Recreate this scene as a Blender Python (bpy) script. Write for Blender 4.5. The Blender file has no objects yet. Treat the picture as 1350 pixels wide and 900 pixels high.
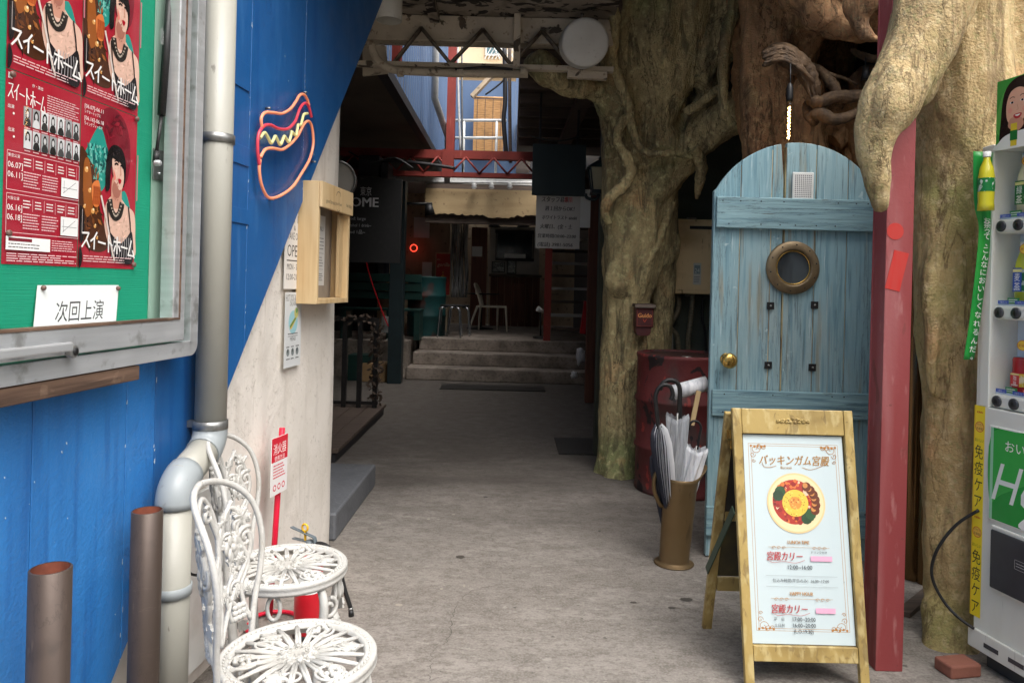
import bpy, bmesh, math, random
from mathutils import Vector, Matrix, noise as mnoise

# ---------------------------------------------------------------- camera, sky, sun, exposure
FPX, CXP, CYP, ROLL, EYE = 975.0, 675.0, 377.0, 0.025, 1.3
sc = bpy.context.scene
col = sc.collection
cam_d = bpy.data.cameras.new('camera')
cam = bpy.data.objects.new('camera', cam_d); col.objects.link(cam)
cam_d.sensor_width = 36.0; cam_d.lens = 36.0 * FPX / 1350.0
cam_d.shift_y = -(450.0 - CYP) / 1350.0
cam_d.clip_start = 0.05; cam_d.clip_end = 500.0
cam.matrix_world = (Matrix.Translation((0, 0, EYE)) @ Matrix.Rotation(math.radians(90), 4, 'X')
                    @ Matrix.Rotation(ROLL, 4, 'Z'))
sc.camera = cam

SUN_EL, SUN_AZ = math.radians(58), math.radians(148)     # azimuth clockwise from +Y: behind the viewer, to the right
world = bpy.data.worlds.new('World'); sc.world = world; world.use_nodes = True
wn = world.node_tree.nodes; wl = world.node_tree.links; wn.clear()
w_out = wn.new('ShaderNodeOutputWorld'); w_bg = wn.new('ShaderNodeBackground')
w_sky = wn.new('ShaderNodeTexSky'); w_sky.sky_type = 'NISHITA'; w_sky.sun_disc = False
w_sky.sun_elevation = SUN_EL; w_sky.sun_rotation = SUN_AZ
w_sky.air_density = 1.0; w_sky.dust_density = 6.0; w_sky.ozone_density = 0.6
w_hs = wn.new('ShaderNodeHueSaturation'); w_hs.inputs['Saturation'].default_value = 0.22   # cloud cover
wl.new(w_sky.outputs[0], w_hs.inputs['Color']); wl.new(w_hs.outputs[0], w_bg.inputs['Color'])
w_bg.inputs['Strength'].default_value = 0.15
wl.new(w_bg.outputs[0], w_out.inputs['Surface'])
sun_d = bpy.data.lights.new('sun', 'SUN'); sun_d.energy = 0.5; sun_d.angle = math.radians(75)
sun_d.color = (1.0, 0.95, 0.88)
sun = bpy.data.objects.new('sun', sun_d); col.objects.link(sun)
sd = Vector((math.sin(SUN_AZ) * math.cos(SUN_EL), math.cos(SUN_AZ) * math.cos(SUN_EL), math.sin(SUN_EL)))
sun.rotation_euler = sd.to_track_quat('Z', 'Y').to_euler(); sun.location = (0, -4, 9)
vs = sc.view_settings
vs.view_transform = 'Standard'; vs.look = 'None'; vs.gamma = 1.0; vs.use_curve_mapping = False
vs.exposure = 1.27
sc.render.engine = 'CYCLES'
sc.cycles.use_denoising = True
sc.cycles.max_bounces = 10; sc.cycles.diffuse_bounces = 8; sc.cycles.glossy_bounces = 3
sc.cycles.transparent_max_bounces = 12; sc.cycles.sample_clamp_indirect = 6.0

# ---------------------------------------------------------------- pixel -> place
def ray(px, py):
    u = (px - CXP) / FPX; v = (CYP - py) / FPX
    return u - ROLL * v, v + ROLL * u
def P(px, py, y):
    u, v = ray(px, py); return Vector((u * y, y, EYE + v * y))
def G(px, py, z=0.0):
    u, v = ray(px, py); y = (z - EYE) / v; return Vector((u * y, y, z))
WM, WC = 0.1, 1.229                          # left wall: x = WM*y - WC
WA = Vector((WM, 1, 0)).normalized(); WN = Vector((1, -WM, 0)).normalized(); UP = Vector((0, 0, 1))
W0 = Vector((-WC, 0, 0))
def LW(px, py, off=0.0):
    u, v = ray(px, py); y = (WC - off * math.sqrt(1 + WM * WM)) / (WM - u)
    return Vector((u * y, y, EYE + v * y))
def SZ(px, py, off=0.0):                     # (along wall, height) of a pixel on the left wall
    p = LW(px, py, off); return (p - W0).dot(WA), p.z
def WP(s, z, off=0.0):
    return W0 + WA * s + WN * off + UP * z

# ---------------------------------------------------------------- mesh builder
class MB:
    def __init__(self): self.v = []; self.f = []; self.sm = []; self.c = []
    def add(self, vs_, fs_, smooth=False, c=None):
        o = len(self.v); self.v += [Vector(p) for p in vs_]
        for f in fs_:
            self.f.append([i + o for i in f]); self.sm.append(smooth); self.c.append(c)
        return self
    def obox(self, ctr, ax, ay, az, hx, hy, hz, c=None):
        ctr = Vector(ctr); ax = Vector(ax) * hx; ay = Vector(ay) * hy; az = Vector(az) * hz
        p = [ctr + ax * i + ay * j + az * k for k in (-1, 1) for j in (-1, 1) for i in (-1, 1)]
        return self.add(p, [(0, 2, 3, 1), (4, 5, 7, 6), (0, 1, 5, 4), (2, 6, 7, 3), (0, 4, 6, 2), (1, 3, 7, 5)], False, c)
    def box(self, x0, x1, y0, y1, z0, z1, c=None):
        return self.obox(((x0 + x1) / 2, (y0 + y1) / 2, (z0 + z1) / 2), (1, 0, 0), (0, 1, 0), (0, 0, 1),
                         abs(x1 - x0) / 2, abs(y1 - y0) / 2, abs(z1 - z0) / 2, c)
    def wbox(self, s0, s1, z0, z1, o0, o1):      # box in left wall coordinates
        return self.obox(WP((s0 + s1) / 2, (z0 + z1) / 2, (o0 + o1) / 2), WA, UP, WN, (s1 - s0) / 2, (z1 - z0) / 2, (o1 - o0) / 2)
    def bar(self, a, b, w, h=None, up=(0, 0, 1)):
        a = Vector(a); b = Vector(b); d = (b - a); L = d.length; d.normalize(); up = Vector(up)
        if abs(d.dot(up)) > 0.98: up = Vector((0, 1, 0))
        s = d.cross(up).normalized(); t = s.cross(d)
        return self.obox((a + b) / 2, d, s, t, L / 2, w / 2, (h or w) / 2)
    def tube(self, pts, rad, n=10, caps=True, closed=False, flat=1.0, twist=None):
        pts = [Vector(p) for p in pts]; m = len(pts)
        if not hasattr(rad, '__len__'): rad = [rad] * m
        tan = []
        for i in range(m):
            if closed: t = pts[(i + 1) % m] - pts[i - 1]
            else: t = pts[min(i + 1, m - 1)] - pts[max(i - 1, 0)]
            tan.append(t.normalized() if t.length > 1e-9 else Vector((0, 0, 1)))
        ref = Vector(twist) if twist else (Vector((0, 0, 1)) if abs(tan[0].z) < 0.9 else Vector((0, 1, 0)))
        nrm = (ref - tan[0] * ref.dot(tan[0])).normalized(); vs_ = []
        for i in range(m):
            if twist: nrm = ref
            nrm = nrm - tan[i] * nrm.dot(tan[i])
            nrm = nrm.normalized() if nrm.length > 1e-6 else tan[i].orthogonal().normalized()
            b = tan[i].cross(nrm)
            for k in range(n):
                a = 2 * math.pi * k / n
                vs_.append(pts[i] + (nrm * math.cos(a) * flat + b * math.sin(a)) * rad[i])
        fs_ = []
        for i in range(m if closed else m - 1):
            j = (i + 1) % m
            for k in range(n):
                fs_.append((i * n + k, i * n + (k + 1) % n, j * n + (k + 1) % n, j * n + k))
        self.add(vs_, fs_, True)
        if caps and not closed:
            o = len(self.v) - len(vs_)
            self.f.append([o + k for k in range(n)][::-1]); self.sm.append(False); self.c.append(None)
            self.f.append([o + (m - 1) * n + k for k in range(n)]); self.sm.append(False); self.c.append(None)
        return self
    def lathe(self, prof, n=24, org=(0, 0, 0), ax=(0, 0, 1), smooth=True, a0=0.0, a1=2 * math.pi):
        org = Vector(org); az = Vector(ax).normalized(); ux = az.orthogonal().normalized(); uy = az.cross(ux)
        full = abs(a1 - a0 - 2 * math.pi) < 1e-6; nn = n if full else n + 1; vs_ = []; fs_ = []
        for r, z in prof:
            for k in range(nn):
                a = a0 + (a1 - a0) * k / n
                vs_.append(org + az * z + (ux * math.cos(a) + uy * math.sin(a)) * r)
        for i in range(len(prof) - 1):
            for k in range(n if full else n):
                k2 = (k + 1) % nn
                fs_.append((i * nn + k, i * nn + k2, (i + 1) * nn + k2, (i + 1) * nn + k))
        return self.add(vs_, fs_, smooth)
    def ball(self, ctr, rx, ry=None, rz=None, n=12, m=8):
        ry = ry or rx; rz = rz or rx; ctr = Vector(ctr); vs_ = []; fs_ = []
        for i in range(m + 1):
            t = math.pi * i / m
            for k in range(n):
                a = 2 * math.pi * k / n
                vs_.append(ctr + Vector((rx * math.sin(t) * math.cos(a), ry * math.sin(t) * math.sin(a), rz * math.cos(t))))
        for i in range(m):
            for k in range(n):
                fs_.append((i * n + k, (i + 1) * n + k, (i + 1) * n + (k + 1) % n, i * n + (k + 1) % n))
        return self.add(vs_, fs_, True)
    def prism(self, pts, d, c=None):             # polygon pts (3d) extruded by vector d
        pts = [Vector(p) for p in pts]; d = Vector(d); n = len(pts)
        return self.add(pts + [p + d for p in pts],
                        [list(range(n))[::-1], list(range(n, 2 * n))] + [(i, (i + 1) % n, n + (i + 1) % n, n + i) for i in range(n)], False, c)
    def build(self, name, mat, parent=None, bevel=0.0, seg=2, kind=None, label=None, loc=None, fixn=True):
        me = bpy.data.meshes.new(name); me.from_pydata(self.v, [], self.f); me.update()
        me.polygons.foreach_set('use_smooth', self.sm)
        if any(x is not None for x in self.c):
            at = me.color_attributes.new('ink', 'FLOAT_COLOR', 'CORNER'); i = 0
            for p, cc in zip(me.polygons, self.c):
                for _ in p.loop_indices:
                    at.data[i].color = (cc or (1, 1, 1)) + (1,); i += 1
        elif fixn:
            bm = bmesh.new(); bm.from_mesh(me); bmesh.ops.recalc_face_normals(bm, faces=bm.faces); bm.to_mesh(me); bm.free()
        me.materials.append(mat)
        o = bpy.data.objects.new(name, me); col.objects.link(o)
        if parent: o.parent = parent
        if bevel:
            b = o.modifiers.new('edge', 'BEVEL'); b.width = bevel; b.segments = seg; b.limit_method = 'ANGLE'
            b.angle_limit = math.radians(40); b.harden_normals = False
        if kind: o['kind'] = kind
        if label: o['label'] = label
        return o

def tag(o, label, cat, group=None):
    o['label'] = label; o['category'] = cat
    if group: o['group'] = group
    return o
def thing(name, label, cat, group=None, loc=(0, 0, 0)):
    o = bpy.data.objects.new(name, None); col.objects.link(o); o.empty_display_size = 0.1
    return tag(o, label, cat, group)
def copy_tree(o, parent=None):
    c = o.copy(); col.objects.link(c); c.parent = parent
    for ch in [x for x in bpy.data.objects if x.parent == o]: copy_tree(ch, c)
    return c
def smooth_path(pts, k=6, closed=False):         # Catmull-Rom through tuples of any length
    out = []; n = len(pts); pts = [tuple(p) for p in pts]
    rng = range(n) if closed else range(n - 1)
    for i in rng:
        if closed: p0, p1, p2, p3 = pts[i - 1], pts[i], pts[(i + 1) % n], pts[(i + 2) % n]
        else: p0, p1, p2, p3 = pts[max(i - 1, 0)], pts[i], pts[i + 1], pts[min(i + 2, n - 1)]
        for j in range(k):
            t = j / k; t2 = t * t; t3 = t2 * t
            out.append(tuple(0.5 * (2 * b + (c - a) * t + (2 * a - 5 * b + 4 * c - d) * t2 + (3 * b - a - 3 * c + d) * t3)
                             for a, b, c, d in zip(p0, p1, p2, p3)))
    if not closed: out.append(pts[-1])
    return out

# ---------------------------------------------------------------- materials
def lin(r, g, b):
    f = lambda c: (c / 255 / 12.92) if c / 255 <= 0.04045 else ((c / 255 + 0.055) / 1.055) ** 2.4
    return (f(r), f(g), f(b))
def mk(name, base, rough=0.6, metal=0.0, layers=(), bump=(), spec=0.5, emit=None, rvar=0.0, coat=0.0, bdist=0.01, alpha=1.0):
    """layers: (scale xyz or float, detail, lo, hi, colour, strength, distortion); bump: (scale, strength)"""
    m = bpy.data.materials.new(name); m.use_nodes = True
    nt = m.node_tree; N = nt.nodes; L = nt.links; N.clear()
    out = N.new('ShaderNodeOutputMaterial'); bs = N.new('ShaderNodeBsdfPrincipled')
    L.new(bs.outputs[0], out.inputs[0])
    bs.inputs['Roughness'].default_value = rough; bs.inputs['Metallic'].default_value = metal
    bs.inputs['Specular IOR Level'].default_value = spec; bs.inputs['Coat Weight'].default_value = coat
    bs.inputs['Alpha'].default_value = alpha
    tc = N.new('ShaderNodeTexCoord'); tc_out = tc.outputs['Object']
    def nz(scale, detail=5, dist=0.0, seed=0.0):
        mp = N.new('ShaderNodeMapping'); L.new(tc_out, mp.inputs[0])
        s = scale if hasattr(scale, '__len__') else (scale,) * 3
        mp.inputs['Scale'].default_value = s; mp.inputs['Location'].default_value = (seed, seed * 1.7, seed * 0.6)
        t = N.new('ShaderNodeTexNoise'); t.inputs['Scale'].default_value = 1.0
        t.inputs['Detail'].default_value = detail; t.inputs['Distortion'].default_value = dist
        L.new(mp.outputs[0], t.inputs['Vector']); return t.outputs['Fac']
    cur = None
    if base == 'ink':
        a = N.new('ShaderNodeVertexColor'); a.layer_name = 'ink'; cur = a.outputs[0]
    for i, la in enumerate(layers):
        scale, detail, lo, hi, c, st = la[:6]; dist = la[6] if len(la) > 6 else 0.0
        rp = N.new('ShaderNodeMapRange'); L.new(nz(scale, detail, dist, 3.1 * i + len(name)), rp.inputs['Value'])
        rp.inputs['From Min'].default_value = lo; rp.inputs['From Max'].default_value = hi; rp.inputs['To Max'].default_value = st
        mx = N.new('ShaderNodeMix'); mx.data_type = 'RGBA'; L.new(rp.outputs[0], mx.inputs['Factor'])
        if cur is None: mx.inputs['A'].default_value = tuple(base) + (1,)
        else: L.new(cur, mx.inputs['A'])
        mx.inputs['B'].default_value = tuple(c) + (1,); cur = mx.outputs['Result']
    if cur is None: bs.inputs['Base Color'].default_value = tuple(base) + (1,)
    else: L.new(cur, bs.inputs['Base Color'])
    if rvar:
        rp = N.new('ShaderNodeMapRange'); L.new(nz(9, 4, 0, 5), rp.inputs['Value'])
        rp.inputs['From Min'].default_value = 0.3; rp.inputs['From Max'].default_value = 0.7
        rp.inputs['To Min'].default_value = max(0, rough - rvar); rp.inputs['To Max'].default_value = min(1, rough + rvar)
        L.new(rp.outputs[0], bs.inputs['Roughness'])
    prev = None
    for i, (s, st) in enumerate(bump):
        b = N.new('ShaderNodeBump'); b.inputs['Strength'].default_value = st; b.inputs['Distance'].default_value = bdist
        L.new(nz(s, 6, 0.2, 7 + i), b.inputs['Height'])
        if prev: L.new(prev, b.inputs['Normal'])
        prev = b.outputs[0]
    if prev: L.new(prev, bs.inputs['Normal'])
    if emit:
        bs.inputs['Emission Color'].default_value = tuple(emit[0]) + (1,); bs.inputs['Emission Strength'].default_value = emit[1]
    return m
def add_cracks(m, scale, width, c, strength=0.8, seed=0.0, bump=0.5, gate=0.5):
    """thin ragged crack lines (a narrow band of noise), broken up by a second noise"""
    nt = m.node_tree; N = nt.nodes; L = nt.links; bs = [n for n in N if n.type == 'BSDF_PRINCIPLED'][0]
    tc = N.new('ShaderNodeTexCoord'); mp = N.new('ShaderNodeMapping'); L.new(tc.outputs['Object'], mp.inputs[0])
    mp.inputs['Scale'].default_value = scale if hasattr(scale, '__len__') else (scale,) * 3; mp.inputs['Location'].default_value = (seed, seed, seed)
    t = N.new('ShaderNodeTexNoise'); t.inputs['Scale'].default_value = 1; t.inputs['Detail'].default_value = 7; t.inputs['Roughness'].default_value = .62; t.inputs['Distortion'].default_value = .4; L.new(mp.outputs[0], t.inputs['Vector'])
    s = N.new('ShaderNodeMath'); s.operation = 'SUBTRACT'; s.inputs[1].default_value = .5; L.new(t.outputs['Fac'], s.inputs[0])
    a = N.new('ShaderNodeMath'); a.operation = 'ABSOLUTE'; L.new(s.outputs[0], a.inputs[0])
    r = N.new('ShaderNodeMapRange'); L.new(a.outputs[0], r.inputs['Value']); r.inputs['From Min'].default_value = 0; r.inputs['From Max'].default_value = width; r.inputs['To Min'].default_value = strength; r.inputs['To Max'].default_value = 0
    t2 = N.new('ShaderNodeTexNoise'); t2.inputs['Scale'].default_value = .35; t2.inputs['Detail'].default_value = 3; L.new(mp.outputs[0], t2.inputs['Vector'])
    g = N.new('ShaderNodeMapRange'); L.new(t2.outputs['Fac'], g.inputs['Value']); g.inputs['From Min'].default_value = gate - .05; g.inputs['From Max'].default_value = gate + .08
    f = N.new('ShaderNodeMath'); f.operation = 'MULTIPLY'; L.new(r.outputs[0], f.inputs[0]); L.new(g.outputs[0], f.inputs[1])
    mx = N.new('ShaderNodeMix'); mx.data_type = 'RGBA'; L.new(f.outputs[0], mx.inputs['Factor']); L.new(bs.inputs['Base Color'].links[0].from_socket, mx.inputs['A']); mx.inputs['B'].default_value = tuple(c) + (1,); L.new(mx.outputs['Result'], bs.inputs['Base Color'])
    if bump:
        b = N.new('ShaderNodeBump'); b.invert = True; b.inputs['Strength'].default_value = bump; b.inputs['Distance'].default_value = .006; L.new(f.outputs[0], b.inputs['Height'])
        if bs.inputs['Normal'].links: L.new(bs.inputs['Normal'].links[0].from_socket, b.inputs['Normal'])
        L.new(b.outputs[0], bs.inputs['Normal'])
def glass(name, tint=(1, 1, 1), rough=0.0, refl=1.0, alpha=0.08):
    """thin pane: mostly clear, Fresnel gloss on top"""
    m = bpy.data.materials.new(name); m.use_nodes = True; N = m.node_tree.nodes; L = m.node_tree.links; N.clear()
    out = N.new('ShaderNodeOutputMaterial'); mix = N.new('ShaderNodeMixShader'); tr = N.new('ShaderNodeBsdfTransparent')
    gl = N.new('ShaderNodeBsdfGlossy'); lw = N.new('ShaderNodeLayerWeight'); pw_ = N.new('ShaderNodeMath'); pw_.operation = 'POWER'; pw_.inputs[1].default_value = 4.0
    fr = N.new('ShaderNodeMath'); fr.operation = 'MULTIPLY_ADD'; fr.inputs[1].default_value = 0.8 * refl; fr.inputs[2].default_value = 0.04 * refl
    L.new(lw.outputs['Facing'], pw_.inputs[0]); L.new(pw_.outputs[0], fr.inputs[0])
    gl.inputs['Roughness'].default_value = rough; tr.inputs[0].default_value = tuple(tint) + (1,)
    L.new(fr.outputs[0], mix.inputs[0]); L.new(tr.outputs[0], mix.inputs[1]); L.new(gl.outputs[0], mix.inputs[2])
    L.new(mix.outputs[0], out.inputs[0]); return m

M = {}
M['ink'] = mk('printed_ink', 'ink', 0.55, layers=[(14, 3, 0.35, 0.75, (0.5, 0.5, 0.5), 0.05)])
M['ink_gloss'] = mk('glossy_print', 'ink', 0.22, layers=[(9, 3, 0.35, 0.75, (0.5, 0.5, 0.5), 0.04)])

# ---------------------------------------------------------------- flat print (lettering, posters, labels)
_fc = bpy.data.curves.new('lettering_source', 'FONT'); _fo = bpy.data.objects.new('lettering_source', _fc); _tcache = {}
def text_mesh(s):
    if s not in _tcache:
        _fc.body = s; _fc.size = 1.0; _fc.resolution_u = 2
        me = _fo.to_mesh(); vs_ = [(v.co.x, v.co.y) for v in me.vertices]; fs_ = [tuple(p.vertices) for p in me.polygons]
        _fo.to_mesh_clear(); _tcache[s] = (vs_, fs_)
    return _tcache[s]
class Print:
    """2d drawing on a plane: origin o (lower left), unit vectors a (right) and b (up), size w x h; coords 0..1"""
    def __init__(self, o, a, b, w, h):
        self.o = Vector(o); self.a = Vector(a).normalized(); self.b = Vector(b).normalized()
        self.n = self.a.cross(self.b).normalized(); self.w = w; self.h = h; self.mb = MB(); self.lay = 0
    def pt(self, x, y): return self.o + self.a * (x * self.w) + self.b * (y * self.h) + self.n * (self.lay * 0.00004)
    def poly(self, pts, c, step=True):
        if step: self.lay += 1
        self.mb.add([self.pt(x, y) for x, y in pts], [list(range(len(pts)))], False, c)
    def rect(self, x0, y0, x1, y1, c, step=True): self.poly([(x0, y0), (x1, y0), (x1, y1), (x0, y1)], c, step)
    def blob(self, pts, c, k=5): self.poly(smooth_path(pts, k, True), c)
    def disc(self, x, y, rx, c, n=24, asp=None):
        ry = rx * self.w / self.h if asp is None else rx * asp
        self.poly([(x + rx * math.cos(2 * math.pi * i / n), y + ry * math.sin(2 * math.pi * i / n)) for i in range(n)], c)
    def line(self, pts, wd, c, k=0):                  # wd in metres
        if k: pts = smooth_path(pts, k)
        self.lay += 1; q = [self.pt(*p) for p in pts]
        for i in range(len(q) - 1):
            d = q[i + 1] - q[i]
            if d.length < 1e-7: continue
            d.normalize(); s = self.n.cross(d) * (wd / 2); e = d * wd * 0.2
            self.mb.add([q[i] - s - e, q[i + 1] - s + e, q[i + 1] + s + e, q[i] + s - e], [(0, 1, 2, 3)], False, c)
            self.lay += 0.002
    def text(self, s, x, y, hgt, c, align='l', sx=1.0, maxw=None, slant=0.0, bold=0.0, step=True):
        """hgt = letter size in metres, (x, y) = baseline start in 0..1"""
        if step: self.lay += 1
        vs_, fs_ = text_mesh(s)
        if not vs_: return
        x0 = min(v[0] for v in vs_); x1 = max(v[0] for v in vs_); k = hgt
        if maxw and (x1 - x0) * k * sx > maxw * self.w: sx = maxw * self.w / ((x1 - x0) * k)
        off = {'l': -x0, 'c': -(x0 + x1) / 2, 'r': -x1}[align]
        base = self.pt(x, y)
        for dx in ([0] if not bold else [-bold, 0, bold]):
            self.mb.add([base + self.a * ((vx + off) * k * sx + slant * vy * k + dx) + self.b * (vy * k) + self.n * (dx * 0.01 if bold else 0) for vx, vy in vs_], fs_, False, c)
    def vtext(self, s, x, y, hgt, c, pitch=1.05, sx=1.0):
        self.lay += 1
        for i, ch in enumerate(s):
            self.text(ch, x, y - (i + 0.85) * hgt * pitch / self.h, hgt, c, 'c', sx, step=False)
    def lines(self, x0, y0, x1, y1, n, wd, c, rnd, seg=6):   # rows of print too small to read
        self.lay += 1
        for i in range(n):
            y = y1 + (y0 - y1) * (i + 0.5) / n; x = x0; end = x1 - rnd.random() * 0.25 * (x1 - x0)
            while x < end:
                l = (x1 - x0) * rnd.uniform(0.04, 0.16)
                self.rect(x, y - wd / self.h / 2, min(x + l, end), y + wd / self.h / 2, c, False); x += l + (x1 - x0) * 0.018
    def build(self, name, parent, mat='ink', label=None):
        return self.mb.build(name, M[mat], parent, label=label)
# ================================================================ setting
rnd = random.Random(7)
M['floor'] = mk('worn_concrete', lin(131, 125, 119), 0.85, layers=[
    (0.8, 6, 0.42, 0.66, lin(113, 105, 97), 0.6, 0.6), ((2.2, 5.5, 1), 8, 0.46, 0.62, lin(147, 140, 133), 0.55, 0.5),
    ((9, 16, 1), 9, 0.48, 0.62, lin(101, 94, 87), 0.6, 0.4), ((40, 70, 1), 7, 0.48, 0.62, lin(95, 89, 82), 0.6), (120, 4, 0.46, 0.62, lin(153, 146, 138), 0.4),
    ((14, 22, 1), 5, 0.655, 0.69, lin(161, 155, 147), 0.4), (26, 4, 0.69, 0.74, lin(60, 56, 51), 0.7)],
    bump=[(34, 0.4), (150, 0.3), (4, 0.4)], rvar=0.12)
def grime_and_falloff(m, c):
    """trodden greasy dirt plus light falloff painted in as darkening with depth, ragged edge"""
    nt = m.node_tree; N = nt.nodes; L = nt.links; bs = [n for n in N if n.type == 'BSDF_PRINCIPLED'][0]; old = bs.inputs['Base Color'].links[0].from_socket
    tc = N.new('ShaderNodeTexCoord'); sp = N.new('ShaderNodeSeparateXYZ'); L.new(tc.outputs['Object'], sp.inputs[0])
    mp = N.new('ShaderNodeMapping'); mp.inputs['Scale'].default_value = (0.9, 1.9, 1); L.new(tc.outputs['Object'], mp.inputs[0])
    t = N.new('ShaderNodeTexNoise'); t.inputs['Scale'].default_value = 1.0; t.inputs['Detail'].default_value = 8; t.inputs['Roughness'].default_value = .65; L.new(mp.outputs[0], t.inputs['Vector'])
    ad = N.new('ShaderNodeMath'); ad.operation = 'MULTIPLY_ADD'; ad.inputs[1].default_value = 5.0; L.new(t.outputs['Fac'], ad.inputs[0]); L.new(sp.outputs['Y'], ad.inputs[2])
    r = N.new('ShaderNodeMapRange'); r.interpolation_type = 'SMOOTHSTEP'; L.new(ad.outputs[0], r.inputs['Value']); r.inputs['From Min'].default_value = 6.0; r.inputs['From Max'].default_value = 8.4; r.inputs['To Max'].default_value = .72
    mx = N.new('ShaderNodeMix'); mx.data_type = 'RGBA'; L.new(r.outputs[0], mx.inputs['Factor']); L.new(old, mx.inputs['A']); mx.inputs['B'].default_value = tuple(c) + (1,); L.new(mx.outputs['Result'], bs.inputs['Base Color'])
grime_and_falloff(M['floor'], lin(68, 61, 55))  # real dirt, and daylight fading inward put into the floor colour
M['step'] = mk('step_concrete', lin(158, 146, 135), 0.85, layers=[(4, 7, 0.42, 0.65, lin(100, 91, 83), 0.7), (30, 6, 0.5, 0.7, lin(70, 64, 58), 0.5)], bump=[(30, 0.4), (8, 0.3)])
M['plaster'] = mk('white_plaster', lin(226, 219, 210), 0.75, layers=[(6, 8, 0.57, 0.70, lin(204, 195, 184), 0.5, 1.5), 
    (2.2, 6, 0.5, 0.72, lin(200, 192, 180), 0.7), ((9, 9, 2), 7, 0.56, 0.74, lin(182, 174, 164), 0.55),
    (40, 6, 0.62, 0.72, lin(150, 140, 128), 0.35), ((30, 30, 1.2), 5, 0.64, 0.75, lin(166, 154, 140), 0.4)],
    bump=[((7, 7, 4), 0.4), (18, 0.2), (70, 0.15)], bdist=0.014)
def blue_mat(name, stucco):  # same blue paint; skylight on the lower stucco is painted in as lighter blue
    return mk(name, lin(42, 114, 184) if stucco else lin(30, 88, 148), 0.42, layers=[
        (1.6, 6, 0.40, 0.7, lin(56, 130, 198) if stucco else lin(36, 98, 160), 0.7), ((22, 22, 1.5), 6, 0.55, 0.75, lin(16, 66, 134), 0.6),
        ((3, 3, 0.35), 6, 0.52, 0.72, lin(18, 68, 132), 0.6, 0.5), ((12, 12, 1.2), 7, 0.6, 0.72, lin(74, 128, 184), 0.35), ((7, 7, 0.7), 7, 0.66, 0.78, lin(12, 54, 116), 0.6),
        (4, 4, 0.6, 0.8, lin(52, 118, 186), 0.5)],
        bump=[(120, 0.22 if stucco else 0.05), (9, 0.25), (36, 0.2 if stucco else 0.04)], rvar=0.1)
M['blue'] = blue_mat('blue_paint', False)
M['blue_rough_lit'] = blue_mat('blue_painted_render', True)
add_cracks(M['blue'], (7, 7, 2.2), .006, lin(20, 62, 118), .7, 3, .3, .52); add_cracks(M['blue_rough_lit'], (6, 6, 2.0), .006, lin(22, 74, 136), .7, 5, .3, .52)
add_cracks(M['plaster'], 5, .004, lin(150, 140, 128), .6, 2, .4, .56)
add_cracks(M['floor'], (3.2, 4.5, 1), .005, lin(72, 66, 59), .6, 4, .4, .56); add_cracks(M['floor'], (14, 20, 1), .02, lin(92, 85, 77), .35, 8, .2, .45)
M['cream'] = mk('peeling_cream_paint', lin(196, 184, 164), 0.7, layers=[
    (5, 6, 0.50, 0.68, lin(164, 150, 130), 0.7), ((30, 30, 30), 6, 0.6, 0.7, lin(120, 98, 76), 0.7),
    (6.5, 8, 0.605, 0.63, lin(62, 50, 40), 0.9, 0.9)], bump=[(6.5, 0.5), (40, 0.3)])
M['peel'] = mk('flaking_ceiling_paint', lin(150, 140, 126), 0.8, layers=[
    (7, 7, 0.48, 0.6, lin(112, 102, 90), 0.8, 0.4), ((4.5, 6.5, 6), 9, 0.53, 0.555, lin(40, 33, 28), 1.0, 1.2),
    ((9, 12, 9), 8, 0.58, 0.6, lin(26, 22, 20), 0.9, 0.8)], bump=[((4.5, 6.5, 6), 0.9), (40, 0.3)], bdist=0.02)
M['dark'] = mk('soot_black_paint', lin(44, 43, 46), 0.6, layers=[(5, 5, 0.45, 0.7, lin(44, 42, 42), 0.7)], bump=[(20, 0.2)])
M['darkwood'] = mk('dark_timber', lin(98, 84, 74), 0.7, layers=[((2, 40, 40), 6, 0.4, 0.7, lin(66, 56, 50), 0.8)], bump=[((3, 50, 50), 0.3)])
M['soffit'] = mk('brown_grey_soffit', lin(112, 100, 88), 0.8, layers=[(3, 6, 0.4, 0.7, lin(88, 78, 68), 0.7)], bump=[(30, 0.2)])
M['corr'] = mk('blue_sheet_metal', lin(86, 108, 140), 0.4, layers=[((3, 3, 0.8), 6, 0.45, 0.75, lin(66, 88, 120), 0.7), (30, 5, 0.62, 0.74, lin(110, 132, 160), 0.5)])
M['beige'] = mk('beige_painted_board', lin(186, 161, 121), 0.6, layers=[((2, 2, 8), 6, 0.45, 0.7, lin(160, 133, 95), 0.7), (18, 6, 0.62, 0.7, lin(107, 80, 54), 0.6)], bump=[(30, 0.2)])
M['beigewall'] = mk('grubby_beige_wall', lin(186, 166, 140), 0.8, layers=[((3, 3, 1), 6, 0.42, 0.7, lin(146, 126, 104), 0.8), (14, 6, 0.6, 0.7, lin(80, 66, 54), 0.6)], bump=[(20, 0.3)])
M['redsteel'] = mk('red_oxide_paint', lin(150, 56, 46), 0.55, layers=[(4, 6, 0.45, 0.7, lin(120, 42, 36), 0.8), (40, 5, 0.6, 0.72, lin(96, 48, 40), 0.6), ((26, 26, 3), 6, 0.66, 0.74, lin(190, 110, 96), 0.4)], bump=[(60, 0.15)])
M['rod'] = mk('tarnished_steel_rod', lin(130, 122, 110), 0.5, 0.5, layers=[(20, 6, 0.45, 0.65, lin(80, 62, 48), 0.8)])
M['whiterail'] = mk('white_rail_paint', lin(214, 214, 212), 0.4, layers=[(20, 5, 0.5, 0.75, lin(160, 158, 150), 0.5)])
M['greywall'] = mk('dark_green_render', lin(84, 92, 82), 0.8, layers=[(3, 6, 0.42, 0.7, lin(62, 68, 62), 0.8), (24, 6, 0.58, 0.7, lin(84, 86, 76), 0.5)], bump=[(60, 0.4), (12, 0.3)])
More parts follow.
